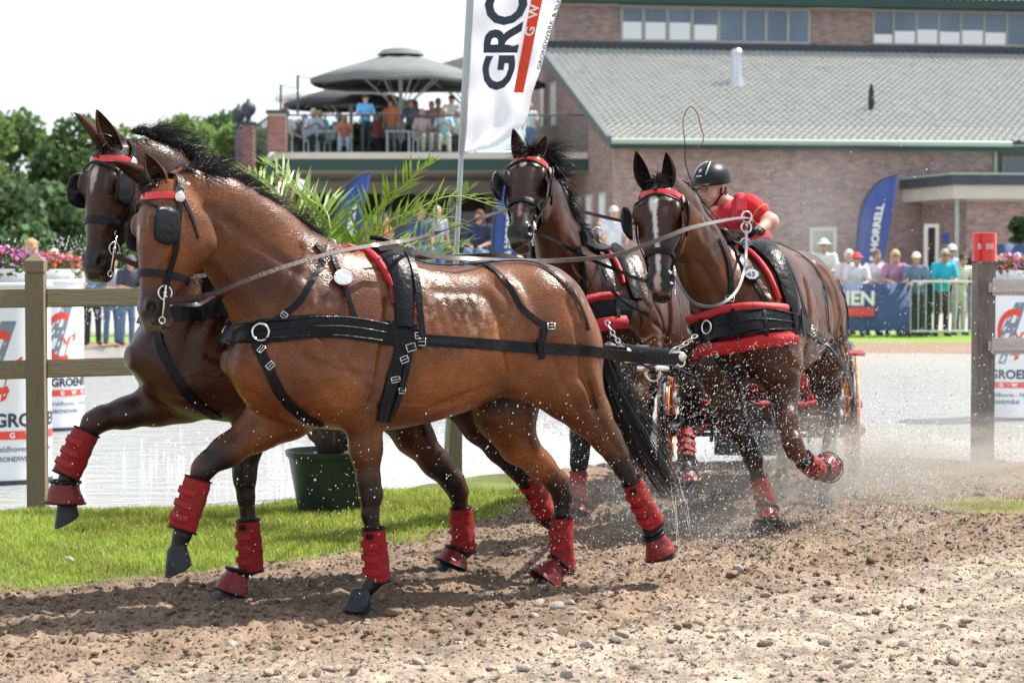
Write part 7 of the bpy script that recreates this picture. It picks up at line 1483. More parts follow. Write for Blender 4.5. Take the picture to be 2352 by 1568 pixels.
hoof(A, FA.pl(1262, 1322, -.14), FA.pl(1222, 1350, -.14), FA.pl(1284, 1352, -.14), .06)

# ---------------- far lead horse
harness(B_, 'black harness on the dark lead horse on the far side')
body_strap(B_, 'breast_collar', [(320, 716), (350, 716), (410, 712), (480, 706), (520, 704)], .11, off=.004, th=.013, bulge=.005, mirror=True, sm=4)
body_strap(B_, 'belly_strap', [(365, 770), (375, 810), (395, 850), (425, 895), (460, 930), (500, 955)], [.04, .045, .05], off=.006, th=.010)
body_strap(B_, 'neck_strap', [(560, 560), (530, 600), (500, 650), (480, 700)], .03, off=.006, th=.006, sm=2)
body_strap(B_, 'neck_strap', [(470, 630), (480, 680), (500, 710)], .03, off=.006, th=.006, sm=2, matl=M_LEATHER2)
bridle(B_, noset=.36)
crB = [FB.pl(u, v, y) for u, v, y in ((300, 300, .1), (345, 312, .08), (400, 350, .05), (460, 395, .03), (520, 440, .02), (580, 490, 0), (640, 540, 0))]
def dB(t, rd):
    if t < .5: return (-1.0, rd.gauss(0, .35), rd.uniform(.3, 1.0)), float(np.interp(t, [0, .12, .5], [.25, 1.2, 1.2]))
    return (-1.0, rd.gauss(0, .3), rd.uniform(0, .5)), .9
crest_mane(B_, crB, dB, 3000, .18, seed=2, wd=.0015); forelock(B_, seed=6)
tail(B_, [FB.pl(1110, 740, 0), FB.pl(1145, 810, 0), FB.pl(1165, 900, 0), FB.pl(1170, 980, 0), FB.pl(1165, 1050, 0), FB.pl(1160, 1115, 0)], 120, (.04, .07, .07, .05), seed=9)
boot(B_, FB.pl(570, 1192, .15), FB.pl(577, 1312, .15), 0.0552, 0.0589, tagmark=.6)
boot(B_, FB.pl(200, 990, -.13), FB.pl(150, 1094, -.13), 0.0626, 0.0662, seed=7)
boot(B_, FB.pl(1208, 1086, .15), FB.pl(1258, 1186, .15), 0.0515, 0.0570, seed=8)
boot(B_, FB.pl(1058, 1164, -.14), FB.pl(1068, 1268, -.14), 0.0552, 0.0607, seed=9)
bell(B_, FB.pl(546, 1310, .15), FB.pl(530, 1360, .15), .052, .085, seed=5)
bell(B_, FB.pl(150, 1106, -.13), FB.pl(148, 1154, -.13), .065, .092, seed=6)
bell(B_, FB.pl(1050, 1262, -.14), FB.pl(1036, 1296, -.14), .055, .09, seed=7)
hoof(B_, FB.pl(532, 1336, .15), FB.pl(494, 1384, .15), FB.pl(556, 1384, .15), .058)
hoof(B_, FB.pl(152, 1140, -.13), FB.pl(126, 1214, -.13), FB.pl(186, 1178, -.13), .058)
hoof(B_, FB.pl(1280, 1212, .15), FB.pl(1276, 1262, .15), FB.pl(1316, 1232, .15), .058)
hoof(B_, FB.pl(1038, 1284, -.14), FB.pl(1000, 1312, -.14), FB.pl(1060, 1314, -.14), .058)

# ---------------- wheel horses
harness(C_, 'black harness with wide red padding and number plate on the white blazed horse')
H = C_['hx']
bc, _ = body_strap(C_, 'breast_collar', [(1548, 778), (1600, 765), (1650, 752), (1700, 744), (1760, 738), (1815, 742), (1845, 748)], [.13, .14, .135, .12, .09], off=.018, th=.014, bulge=.006, sm=5)
body_strap(C_, 'red_padding', [(1550, 745), (1600, 728), (1650, 716), (1700, 710), (1750, 707), (1800, 712)], .05, matl=M_REDPAD, off=.004, th=.030, bulge=.012, sm=5, parent=bc)
body_strap(C_, 'red_padding', [(1535, 808), (1590, 806), (1650, 798), (1700, 788), (1760, 778), (1822, 778)], [.06, .075, .085, .085, .075], matl=M_REDPAD, off=.004, th=.026, bulge=.014, sm=5, parent=bc)
m = MB()
for dv in (-22, 0, 20): body_strap(C_, '', [(1552, 778+dv), (1600, 764+dv), (1650, 752+dv), (1700, 744+dv), (1760, 738+dv), (1815, 742+dv*.8)], .007, off=.038, th=.004, m=m, cross=3, sm=5)
m.build('piping', M_LEATHER2, bc, True, world=False)
for u, v in ((1690, 746), (1752, 740), (1620, 762), (1815, 742), (1830, 745)): body_strap(C_, 'keeper', [(u-3, v-30), (u, v), (u+3, v+28)], .022, off=.036, th=.007, parent=bc, n=7)
body_strap(C_, 'breeching_trace', [(1845, 752), (1870, 768), (1895, 788)], .05, off=.01, th=.006, tail=[FC.pY(1925, 822, 12.9), FC.pY(1947, 860, 13.1), FC.pY(1956, 905, 13.4), FC.pY(1950, 930, 13.8)], matl=M_LEATHER2)
body_strap(C_, 'neck_strap', [(1650, 548), (1668, 590), (1678, 640), (1676, 690), (1655, 735), (1640, 760)], .032, off=.006, th=.006, sm=2)
body_strap(C_, 'hanging_strap', [(1680, 560), (1702, 600), (1722, 636), (1742, 665), (1758, 695), (1772, 722)], .03, off=.010, th=.006, sm=2)
body_strap(C_, 'belly_strap', [(1628, 775), (1640, 800), (1668, 840), (1700, 870), (1720, 895)], [.05, .06, .07], off=.012, th=.008, sm=3)
sdc, _ = body_strap(C_, 'saddle_pad', [(1700, 545), (1745, 566), (1780, 600), (1802, 650), (1815, 700), (1822, 720)], [.12, .13, .11, .09], off=.006, th=.022, bulge=.012, sm=2)
body_strap(C_, 'red_padding', [(1690, 562), (1730, 590), (1762, 632), (1785, 690)], [.02, .03, .03, .02], matl=M_REDPAD, off=.006, th=.018, bulge=.01, sm=1, parent=sdc)
body_strap(C_, 'girth_strap', [(1760, 558), (1800, 610), (1824, 670), (1838, 720), (1850, 745)], .034, off=.03, th=.006, sm=2)
body_strap(C_, 'loin_strap', [(1765, 552), (1820, 575), (1868, 612), (1894, 665), (1900, 720), (1904, 760), (1922, 800)], .016, off=.006, th=.005, sm=2)
body_strap(C_, 'breeching', [(1925, 640), (1942, 690), (1950, 735), (1945, 768)], .028, off=.008, th=.006, sm=2)
body_strap(C_, 'breeching', [(1948, 762), (1925, 786), (1900, 800), (1892, 806)], .035, off=.012, th=.008, sm=2)
for u, v, r_ in ((1636, 752, .038), (1568, 765, .036)): bodyring(C_, u, v, r_, .006, off=.045)
for u, v, an in ((1652, 808, 10), (1850, 752, 0), (1640, 788, 20), (1680, 690, 0), (1858, 765, 20)): buckle(C_, u, v, an, .05, .036, off=.04)
p, nn, _ = cast(C_, 1726, 638); m = MB(); Mq = nn.to_track_quat('Z', 'Y').to_matrix().to_4x4(); m.lathe(p+nn*.02, [(.05, 0), (.053, .004), (.046, .009)], 8, Mq @ Matrix.Rotation(.39, 4, 'Z')); np_ = m.build('number_plate', M_LEATHER, H, auto=30, world=False)
m = MB(); m.lathe(p+nn*.03, [(.042, 0), (.042, .003)], 8, Mq @ Matrix.Rotation(.39, 4, 'Z')); m.build('plate_face', M_STEEL, np_, auto=30, world=False)
NUMPL = (p+nn*.036, nn)
bridle(C_, noset=.40)
harness(D_, 'black harness with red padding on the wheel horse with the ruffled mane')
bc, _ = body_strap(D_, 'breast_collar', [(1285, 722), (1330, 722), (1360, 712), (1400, 705), (1450, 715)], [.10, .12, .13, .12], off=.018, th=.014, bulge=.006, sm=5)
body_strap(D_, 'red_padding', [(1295, 698), (1340, 688), (1380, 682), (1420, 684)], .05, matl=M_REDPAD, off=.004, th=.030, bulge=.012, sm=5, parent=bc)
body_strap(D_, 'red_padding', [(1300, 755), (1350, 750), (1400, 744), (1437, 742)], .08, matl=M_REDPAD, off=.004, th=.028, bulge=.014, sm=5, parent=bc)
for u, v in ((1375, 708), (1415, 708)): body_strap(D_, 'keeper', [(u-2, v-28), (u, v), (u+2, v+26)], .024, off=.036, th=.007, parent=bc, n=7)
body_strap(D_, 'neck_strap', [(1325, 565), (1335, 600), (1340, 650), (1338, 690)], .032, off=.006, th=.006, sm=2)
sdc, _ = body_strap(D_, 'saddle_pad', [(1335, 545), (1385, 562), (1425, 595), (1448, 640), (1460, 690)], [.10, .12, .10, .08], off=.006, th=.02, bulge=.012, sm=2)
body_strap(D_, 'red_padding', [(1372, 562), (1400, 585), (1422, 620), (1432, 655)], [.02, .03, .03, .02], matl=M_REDPAD, off=.006, th=.018, bulge=.01, sm=1, parent=sdc)
body_strap(D_, 'girth_strap', [(1400, 548), (1430, 590), (1450, 640), (1470, 690), (1490, 710)], .03, off=.03, th=.006, sm=2)
body_strap(D_, 'hanging_strap', [(1378, 610), (1398, 650), (1420, 700)], .03, off=.012, th=.006, sm=2)
bridle(D_, noset=.36)
for sp_, q in ((C_, ((1715, 498), (1714, 523), (1712, 560))), (D_, ((1372, 534), (1370, 562)))):
    F = sp_['F']
    for i, (u, v) in enumerate(q):
        m = MB(); p = F.pY(u, v, 12.75 if sp_ is C_ else 13.5); m.ring(p, .032, .0055, F.I.to_3x3() @ Vector((.3, -1, .1)), 20, 7); m.tube([p-Vector((0, 0, .032)), p-Vector((0, 0, .075))], .006, 6); m.build('terret', M_STEEL, sp_['hx'], True, world=False)
crC = [FC.pY(u, v, Y) for u, v, Y in ((1548, 415, 12.2), (1580, 440, 12.32), (1625, 500, 12.5), (1660, 545, 12.62), (1700, 575, 12.8))]
wr = lambda F, v: F.I.to_3x3() @ Vector(v)
crest_mane(C_, crC, lambda t, rd: (wr(FC, (1, rd.gauss(.5, .3), rd.uniform(-.2, .5) if t < .3 else rd.uniform(-.8, .0))), .55 if t < .3 else (.45 if t < .6 else .9)), 900, .19, seed=5, wd=.0018)
forelock(C_, 150, .12, 7)
crD = [FD.pY(u, v, Y) for u, v, Y in ((1238, 335, 12.85), (1268, 390, 12.95), (1298, 470, 13.1), (1322, 540, 13.25))]
crest_mane(D_, crD, lambda t, rd: (wr(FD, (1, rd.gauss(.0, .3), rd.uniform(-.4, .7) if t < .4 else rd.uniform(-1.2, .2))), .95), 1900, .17, seed=6, wd=.0018)
forelock(D_, 260, .16, 8)
boot(C_, FC.pY(1742, 1094, 12.46), FC.pY(1764, 1172, 12.46), 0.0515, 0.0570, seed=11)
boot(C_, FC.pY(1846, 1054, 12.32), FC.pY(1880, 1078, 12.58), 0.0552, 0.0607, seed=12)
bell(C_, FC.pY(1764, 1168, 12.44), FC.pY(1764, 1204, 12.38), .055, .088, seed=13); bell(C_, FC.pY(1888, 1078, 12.66), FC.pY(1903, 1073, 12.76), .05, .085, seed=14)
hoof(C_, FC.pY(1764, 1196, 12.38), FC.pY(1752, 1222, 12.30), FC.pY(1772, 1212, 12.45), .062); hoof(C_, FC.pY(1900, 1076, 12.72), FC.pY(1907, 1092, 12.85), FC.pY(1905, 1062, 12.85), .058)
m = MB(); V, F_ = sleeve(FC.pY(1906, 975, 13.93), FC.pY(1902, 1080, 13.68), .05, .052, bands=3); m.add(V, F_); m.build('leg_bandage', mat('grey_green_bandage', (.05, .065, .06), .8, noise=.3), C_['root'], True, world=False)
hoof(C_, FC.pY(1895, 1130, 13.55), FC.pY(1888, 1172, 13.5), FC.pY(1904, 1168, 13.7), .058); hoof(C_, FC.pY(1790, 1118, 14.1), FC.pY(1785, 1146, 14.0), FC.pY(1798, 1142, 14.2), .058)
boot(D_, FD.pY(1328, 1084, 13.08), FD.pY(1326, 1150, 13.04), 0.0515, 0.0570, seed=15); bell(D_, FD.pY(1325, 1158, 13.03), FD.pY(1322, 1186, 12.98), .055, .088, seed=16)
boot(D_, FD.pY(1456, 1044, 12.9), FD.pY(1484, 1066, 13.25), 0.0552, 0.0607, seed=17); boot(D_, FD.pY(1574, 990, 14.35), FD.pY(1578, 1060, 14.15), .058, .064, seed=18)
bell(D_, FD.pY(1580, 1085, 14.08), FD.pY(1586, 1122, 14.0), .055, .09, seed=19)
hoof(D_, FD.pY(1322, 1178, 13.0), FD.pY(1312, 1194, 12.95), FD.pY(1330, 1190, 13.05), .06); hoof(D_, FD.pY(1495, 1076, 13.35), FD.pY(1502, 1092, 13.5), FD.pY(1500, 1064, 13.5), .056)
hoof(D_, FD.pY(1585, 1110, 14.0), FD.pY(1592, 1146, 13.95), FD.pY(1580, 1140, 14.1), .058); hoof(D_, FD.pY(1472, 1090, 14.65), FD.pY(1465, 1124, 14.6), FD.pY(1480, 1120, 14.7), .058)
tail(C_, [Vector((-.98, 0, 1.5)), Vector((-1.05, 0, 1.35)), Vector((-1.1, 0, 1.1)), Vector((-1.12, 0, .8))], 200, (.04, .06, .06, .04)); tail(D_, [Vector((-.98, 0, 1.5)), Vector((-1.05, 0, 1.35)), Vector((-1.1, 0, 1.1)), Vector((-1.12, 0, .8))], 200, (.04, .06, .06, .04))
# ------------------------------------------------------------------ carriage
hcx = Vector((-.12, -.993, 0)).normalized(); lcx = Vector((-hcx.y, hcx.x, 0)); CO = Vector((1.735, 15.0, 0))
def K(x, y, z): return CO+hcx*x+lcx*y+Vector((0, 0, z))
ca = empty('marathon_carriage', CO, 0, 'red marathon carriage with yellow lined wheels behind the wheel horses', 'carriage')
M_CRED = mat('carriage_red', (.50, .012, .012), .28, coat=.6, noise=.15, nscale=6); M_YEL = mat('yellow_lining', (.70, .36, .03), .4, noise=.3, nscale=20); M_TYRE = mat('wet_rubber', (.02, .02, .02), .5, noise=.4, nscale=30, bump=.3)
M_STEELG = mat('grey_steel', (.35, .37, .40), .35, metal=.7, noise=.2, nscale=8); M_MUD = mat('muddy_red', (.20, .03, .02), .6, noise=.5, nscale=10, bump=.3)
Rw = Matrix((lcx, hcx, Vector((0, 0, 1)))).transposed()
def wheel(x, y, r):
    c = K(x, y, r); w_ = MB(); w_.ring(c, r-.018, .024, lcx, 40, 8); wo_ = w_.build('wheel', M_TYRE, ca, True)
    m = MB()
    for dy in (-.018, .018): m.ring(c+lcx*dy, r-.052, .016, lcx, 36, 6)
    m.build('rim', M_CRED, wo_, True); m = MB()
    for dy in (-.036, .036): m.ring(c+lcx*dy, r-.055, .007, lcx, 36, 5)
    ro = m.build('rim_lining', M_YEL, wo_, True)
    for i in range(12):
        a = 2*math.pi*i/12; d = hcx*math.cos(a)+Vector((0, 0, 1))*math.sin(a); m = MB(); m.tube([c+d*.06, c+d*(r-.06)], [.018, .012], 6); m.build('spoke', M_CRED if i % 2 else M_YEL, wo_, True)
    m = MB(); m.tube([c-lcx*.09, c-lcx*.05, c+lcx*.05, c+lcx*.09], [.035, .07, .07, .035], 14); m.build('hub', M_STEELG, wo_, auto=40)
for x, y, r in ((0, .655, .40), (0, -.655, .40), (-1.55, .70, .47), (-1.55, -.70, .47)): wheel(x, y, r)
def tb_(nm, pts, r, mt=M_CRED, n=8): m = MB(); m.tube([K(*p) for p in pts], r, n); return m.build(nm, mt, ca, True)
def kb(nm, c, d, mt): 
    m = MB(); x, y, z = [q/2 for q in d]; p = [K(c[0]+a*x, c[1]+b*y, c[2]+e*z) for e in (-1, 1) for a, b in ((-1, -1), (1, -1), (1, 1), (-1, 1))]; m.add(p, [(0, 1, 2, 3), (4, 7, 6, 5), (0, 4, 5, 1), (1, 5, 6, 2), (2, 6, 7, 3), (3, 7, 4, 0)]); return m.build(nm, mt, ca)
tb_('axle', [(0, -.66, .40), (0, .66, .40)], .03, M_STEELG); tb_('axle', [(-1.55, -.7, .47), (-1.55, .7, .47)], .03, M_STEELG)
for y in (-.30, .30):
    tb_('chassis_rail', [(.25, y, .46), (-.4, y, .50), (-1.2, y, .42), (-1.8, y, .50)], .03, M_CRED); tb_('brake_rod', [(.1, y*1.4, .42), (-1.5, y*1.3, .40)], .012, M_STEELG)
    tb_('shock_absorber', [(.0, y*1.5, .40), (-.25, y*1.1, .72)], .030, M_STEELG); tb_('side_rail', [(.40, y*1.6, .60), (-.4, y*1.9, .72), (-1.3, y*1.9, .78)], .018, M_STEEL)
for z, x in ((.42, .3), (.60, .40)): tb_('cross_tube', [(x, -.52, z), (x, .52, z)], .02, M_CRED if z < .5 else M_STEELG)
kb('turntable', (0, 0, .52), (.5, .5, .06), M_MUD); kb('footboard', (.10, 0, .70), (.6, .72, .03), M_MUD)
kb('dashboard', (.38, .0, .88), (.03, .66, .34), M_CRED); kb('dashboard', (.37, .42, .80), (.03, .16, .5), M_CRED)
for i, (y, z) in enumerate(((.10, .76), (.18, .76), (.10, .86), (.26, .82), (.34, .90), (.26, .94), (.42, .84), (-.12, .82), (-.20, .92))): kb('white_panel', (.40+(0 if y < .4 else -.01), y, z), (.006, .055, .05), M_WHITE)
kb('number_panel', (.33, -.02, .40), (.01, .30, .07), M_WHITE); kb('seat_box', (-.55, 0, .95), (.5, .8, .34), M_CRED); kb('seat_cushion', (-.55, 0, 1.16), (.52, .86, .09), M_LEATHER); kb('seat_back', (-.84, 0, 1.36), (.06, .8, .32), M_LEATHER)
for y in (-.22, .22): kb('brake_caliper', (.05, y*2.3, .42), (.16, .05, .18), M_TYRE); kb('spring_block', (-.1, y, .38), (.5, .10, .16), M_MUD)
kb('apron', (.32, 0, .54), (.03, .95, .26), M_MUD); kb('apron', (.30, 0, .30), (.03, .6, .14), M_TYRE); kb('battery_box', (-.5, 0, .60), (.5, .8, .3), M_MUD)
for i_ in range(7): q_ = -.5+i_*.165; tb_('harness_hook', [(.45, q_, .62), (.52, q_+.03, .50), (.50, q_+.02, .34)], .014, M_LEATHER)
kb('undercarriage_plate', (.25, 0, .36), (.04, .52, .20), M_MUD); kb('step', (.30, .50, .42), (.16, .2, .03), M_STEELG); kb('step', (.30, -.50, .42), (.16, .2, .03), M_STEELG); kb('splash_guard', (.22, .30, .58), (.02, .34, .26), M_TYRE); kb('splash_guard', (.22, -.30, .58), (.02, .34, .26), M_TYRE)
tb_('tie_rod', [(.16, -.6, .36), (.16, .6, .36)], .016, M_TYRE); tb_('fore_stay', [(.5, -.4, .40), (.1, -.2, .62)], .022, M_CRED); tb_('fore_stay', [(.5, .4, .40), (.1, .2, .62)], .022, M_CRED); tb_('bumper_bar', [(.56, -.55, .66), (.60, -.3, .60), (.60, .3, .60), (.56, .55, .66)], .018, M_CRED)
kb('rear_platform', (-1.4, 0, .60), (.7, .8, .05), M_MUD); tb_('grab_rail', [(-1.1, -.38, .6), (-1.1, -.38, 1.35), (-1.1, .38, 1.35), (-1.1, .38, .6)], .02, M_CRED)
for s in (-1, 1): kb('mudguard', (.05, s*.655, .93), (.5, .15, .02), M_CRED); tb_('lamp_bracket', [(.38, s*.5, .7), (.42, s*.52, .98)], .014, M_STEEL); kb('reflector_post', (.36, s*.56, .93), (.05, .07, .26), M_CRED)
pole_h = P(1500, 846, 12.0)
m = MB(); m.tube([K(.3, 0, .50), K(1.4, 0, .62), pole_h+Vector((.1, .5, -.02)), pole_h], [.04, .038, .034, .03], 10); m.build('pole', M_LEATHER, ca, True)
m = MB(); m.tube([pole_h-Vector((.09, 0, 0)), pole_h+Vector((.09, 0, 0))], .018, 8); m.ring(pole_h+Vector((0, 0, -.03)), .04, .009, (0, 1, 0)); m.build('pole_crab', M_STEEL, ca, True)
tb_('splinter_bar', [(.55, -.62, .50), (.55, .62, .50)], .03, M_LEATHER)
# leader bars
lA = FA.l; nearE = FA.M @ FA.pl(1564, 815, .10)
def lbar(p0, name, lab):
    t = empty(name, p0, 0, lab, 'swingletree', 'swingletrees of the lead horses'); q = p0-lA*.66; q.z = p0.z+.01
    m = MB(); m.tube([p0, p0-lA*.06, p0-lA*.33, q+lA*.06, q], [.014, .024, .028, .024, .014], 10); m.build('bar', M_LEATHER, t, auto=50)
    for e in (p0, q): m = MB(); m.tube([e+lA*.02-Vector((0, 0, .01)), e-lA*.07], [.022, .03], 10); m.ring(e+Vector((0, 0, -.035)), .022, .005, lA); m.build('end_cap', M_STEEL, t, True)
    m = MB(); c = p0.lerp(q, .5); m.ring(c+Vector((0, 0, -.035)), .03, .007, lA); m.build('centre_ring', M_STEEL, t, True); return c
c1 = lbar(nearE, 'swingletree', 'black swingletree with steel ends where the near lead horse traces end'); c2 = lbar(FB.M @ FB.pl(1440, 806, .3), 'swingletree', 'black swingletree behind the far lead horse rump')
t = empty('main_bar', c1, 0, 'black main lead bar carrying both swingletrees ahead of the pole', 'bar'); m = MB(); m.tube([c1+Vector((.09, .14, -.03)), c2+Vector((.09, .10, -.03))], .028, 10); m.build('bar', M_LEATHER2, t, auto=50); m = MB(); m.box((c1+c2)/2+Vector((.09, .12, -.03)), (.12, .05, .09)); m.build('centre_plate', M_STEELG, t)
m = MB(); m.tube([(c1+c2)/2+Vector((.09, .12, -.05)), pole_h], .02, 8); m.build('hook_strap', M_LEATHER2, t, True)
def chain(p, q, n_, lab, r=.020, sag=.03):
    t = empty('pole_chain', p, 0, lab, 'chain', 'steel pole chains')
    for i in range(n_):
        f_ = (i+.5)/n_; c = p.lerp(q, f_)-Vector((0, 0, sag*4*f_*(1-f_))); d = (q-p).normalized(); up = d.orthogonal().normalized(); nn = up if i % 2 else d.cross(up)
        a = nn.cross(d).normalized(); m = MB(); L = (q-p).length/n_*.66; pts = [c+d*math.cos(t_)*L+a*math.sin(t_)*r*.6 for t_ in [2*math.pi*k/10 for k in range(11)]]; m.tube(pts, .0045, 5, cap=False); m.build('link', M_STEEL, t, True)
chain(P(1392, 735, 12.3), P(1448, 806, 12.0), 9, 'steel pole chain of the far wheel horse, just behind the front rump'); chain(P(1600, 768, 12.0), P(1500, 812, 11.9), 10, 'steel pole chain running to the collar of the white blazed horse')
# reins: leather straps in the air
def rein(pts, wd, lab, matl=M_REIN, n=60, nr=(0, -1, .15)):
    p = catmull([Vector(q) for q in pts], n); m = MB(); ribbon(m, p, [Vector((nr[0], nr[1], nr[2]+.5*math.sin(i*.22)))for i in range(n)], wd, .004, 3); o = m.build('rein', matl, None, auto=40); tag(o, lab, 'rein', 'leather reins'); return o
sA = 1 if (A['F'].M.to_3x3() @ A['head'][3]).y < 0 else -1
bA = A['F'].M @ A['bit%d' % sA]; sB = 1 if (B_['F'].M.to_3x3() @ B_['head'][3]).y < 0 else -1; bB = B_['F'].M @ B_['bit%d' % sB]
def Lp(S_, u, v, y): return S_['F'].M @ S_['F'].pl(u, v, y)
rein([bA, Lp(A, 470, 682, .38), Lp(A, 540, 655, .40), Lp(A, 640, 618, .38), Lp(A, 770, 580, .30), Lp(A, 872, 562, .20), Lp(A, 960, 548, .10), P(1040, 522, 10.9), P(1148, 488, 12.2), P(1250, 470, 13.0), P(1500, 520, 14.2), P(1722, 532, 14.8)], .022, 'brown rein rising from the lighter lead horse bit past the palm')
rein([Lp(A, 872, 560, .15), Lp(A, 940, 575, .12), Lp(A, 1010, 591, .1), Lp(A, 1120, 596, .05), P(1260, 599, 11.0), P(1400, 588, 11.4), P(1475, 565, 11.6), P(1540, 540, 11.7), P(1600, 520, 11.95), P(1714, 501, 12.72), P(1735, 525, 14.7)], .024, 'pale wet rein crossing the face of the white blazed horse', mat('wet_rein', (.07, .055, .05), .35, coat=.15, noise=.2))
rein([bB, Lp(B_, 420, 640, .3), Lp(B_, 600, 590, .25), Lp(B_, 760, 562, .12), Lp(B_, 900, 590, .05), P(1090, 586, 11.6), P(1160, 586, 12.0), P(1215, 598, 12.4), P(1330, 600, 13.2), P(1722, 535, 14.85)], .024, 'dark rein from the far lead horse, kinked above the loin of the near horse')
rein([bA+Vector((.02, 0, -.01)), Lp(A, 455, 700, .34), Lp(A, 500, 680, .1), Lp(A, 560, 700, -.2), Lp(B_, 640, 640, .1), Lp(B_, 760, 560, .1)], .02, 'short coupling rein between the bits of the two lead horses')
sD = 1 if (D_['F'].M.to_3x3() @ D_['head'][3]).x > 0 else -1; bD = D_['F'].M @ D_['bit%d' % sD]; sC = 1 if (C_['F'].M.to_3x3() @ C_['head'][3]).x > 0 else -1; bC = C_['F'].M @ C_['bit%d' % sC]
rein([bD, P(1240, 537, 12.35), P(1290, 562, 12.4), P(1345, 590, 12.45), P(1410, 618, 12.5), P(1485, 646, 12.5), P(1540, 640, 12.8)], .022, 'black coupling rein running from the bit of the far wheel horse to the right', M_LEATHER)
rein([P(1714, 530, 12.7), P(1714, 575, 12.4), P(1708, 625, 12.15), P(1692, 668, 11.95), P(1660, 696, 11.85), P(1620, 703, 11.8), P(1585, 688, 11.75), bC], .016, 'thin looping rein hanging below the neck of the white blazed horse', mat('grey_rein', (.08, .085, .10), .45, coat=.1))
rein([P(1372, 540, 13.45), P(1376, 590, 13.2), P(1384, 640, 12.9), P(1430, 690, 12.7), P(1490, 725, 12.6)], .02, 'long black rein slanting down across the shoulder of the far wheel horse', M_LEATHER)
rein([P(1375, 560, 13.5), P(1500, 590, 14.0), P(1640, 570, 14.6), P(1730, 540, 14.85)], .02, 'black rein leading from the far wheel horse pad back to the driver', M_LEATHER)
# number on the plate
p, nn = NUMPL; pw = FC.M @ p; nw = (FC.M.to_3x3() @ nn).normalized(); upw = Vector((0, 0, 1)); upw = (upw-nw*upw.dot(nw)).normalized(); rw = upw.cross(nw)
text_obj('number', '43', .052, lambda x, y_: pw+rw*(x-.030)+upw*(y_-.020), M_NAVY, None, .0015); o = bpy.data.objects['number']; npl = [x for x in bpy.data.objects if x.name.startswith('number_plate')][0]
o.parent = C_['hx']; o.matrix_parent_inverse = Matrix.LocRotScale(C_['hx'].location, C_['hx'].rotation_euler, None).inverted()

# ------------------------------------------------------------------ driver
DY = 15.2; dr = empty('person', P(1725, 600, 15.45), 0, 'driver in red with a black riding helmet, leaning forward over the reins', 'person')
hf = Vector((-.66, -.73, -.13)).normalized(); hu = Vector((-.10, -.12, .97)); hu = (hu-hf*hu.dot(hf)).normalized(); hr = hf.cross(hu); HM = [tuple(hr), tuple(hf), tuple(hu)]; hc = P(1634, 431, DY)
def hq(a, b, c): return hc+(hr*a+hf*b+hu*c)*1.12
shL, shR = P(1722, 470, 15.12), P(1652, 500, 15.42); elb, wri, han = P(1768, 508, 15.02), P(1744, 530, 14.90), P(1733, 528, 14.84); nb = P(1690, 480, 15.32)
lo = np.array(hc)-.3; f = Field((hc.x-.35, 14.6, 1.5), (2.2, 15.75, 2.45), .0065)
f.ell(hq(0, -.01, .02), (0.08512, 0.10752, 0.12096), HM, .01); f.ell(hq(0, .03, -.06), (0.0672, 0.0672, 0.06944), HM, .03); f.ell(hq(0, .055, -.098), (0.03136, 0.02912, 0.02464), HM, .025)
for s in (-1, 1): f.ell(hq(s*.042, .052, -.045), (0.0336, 0.03136, 0.0336), HM, .02); f.ell(hq(s*.033, .092, .002), (0.0224, 0.01344, 0.01344), HM, .012, True); f.ell(hq(s*.034, .082, .000), (0.01456, 0.01344, 0.00896), HM, .006); f.cone(hq(s*.015, .090, .018), hq(s*.052, .076, .016), .007, .005, .012); f.ell(hq(s*.076, -.01, -.015), (0.01344, 0.02464, 0.03584), HM, .01)
f.cone(hq(0, .088, .012), hq(0, .112, -.030), .009, .013, .012); f.ell(hq(0, .104, -.036), (0.02128, 0.01568, 0.0112), HM, .010); f.ell(hq(0, .086, -.066), (0.02688, 0.01344, 0.0112), HM, .010); f.cone(hq(-.022, .097, -.066), hq(.022, .097, -.066), .002, .002, .004, sub=True)
f.cone(hq(0, -.03, -.06), nb, .056, .062, .03)
f.cone(shL, elb, .056, .048, .03); f.cone(elb, wri, .050, .031, .03); f.ell(elb+Vector((.005, 0, -.005)), (.054, .05, .05), None, .03)
V, Q = f.mesh('b', 2); me = fast_mesh('body', V, Q); link('body', me, mat('fair_skin', (.60, .33, .25), .42, sss=.15, noise=.08, nscale=14), dr)
f = Field((1.2, 14.7, .9), (2.4, 15.95, 2.3), .011); hipd = P(1735, 640, 15.75); mid = P(1712, 560, 15.5)
f.cone(hipd, mid, .18, .18, .06, (1, 0, 0)); f.cone(mid, (shL+shR)/2+Vector((.02, .04, -.06)), .18, .15, .06); f.cone(shL+Vector((-.02, .02, -.02)), shR+Vector((.02, 0, -.02)), .085, .08, .06); f.cone(nb+Vector((0, .0, -.04)), nb+Vector((-.02, 0, .0)), .075, .068, .03)
f.cone(shL, shL.lerp(elb, .52), .078, .072, .03); f.cone(shR, P(1645, 545, 15.3), .075, .065, .03); V, Q = f.mesh('s', 1); M_DRS = mat('red_shirt_cloth', (.60, .025, .035), .8, noise=.15, nscale=8, bump=1.0, bscale=11, spec=.2); link('shirt', fast_mesh('shirt', V, Q), M_DRS, dr)
f = Field((1.2, 14.7, .9), (2.4, 15.95, 2.3), .012); f.cone(hipd+Vector((0, -.03, 0)), mid+Vector((-.01, -.03, 0)), .185, .185, .06); f.cone(mid+Vector((-.01, -.03, 0)), (shL+shR)/2+Vector((0, -.01, -.07)), .185, .150, .06)
f.cone(shL+Vector((-.07, -.0, .04)), shL+Vector((-.09, -.09, -.10)), .048, .05, .03); V, Q = f.mesh('v', 1); link('body_protector', fast_mesh('vest', V, Q), mat('red_protector_cloth', (.50, .018, .035), .8, noise=.12, nscale=6, bump=.6, bscale=6), dr)
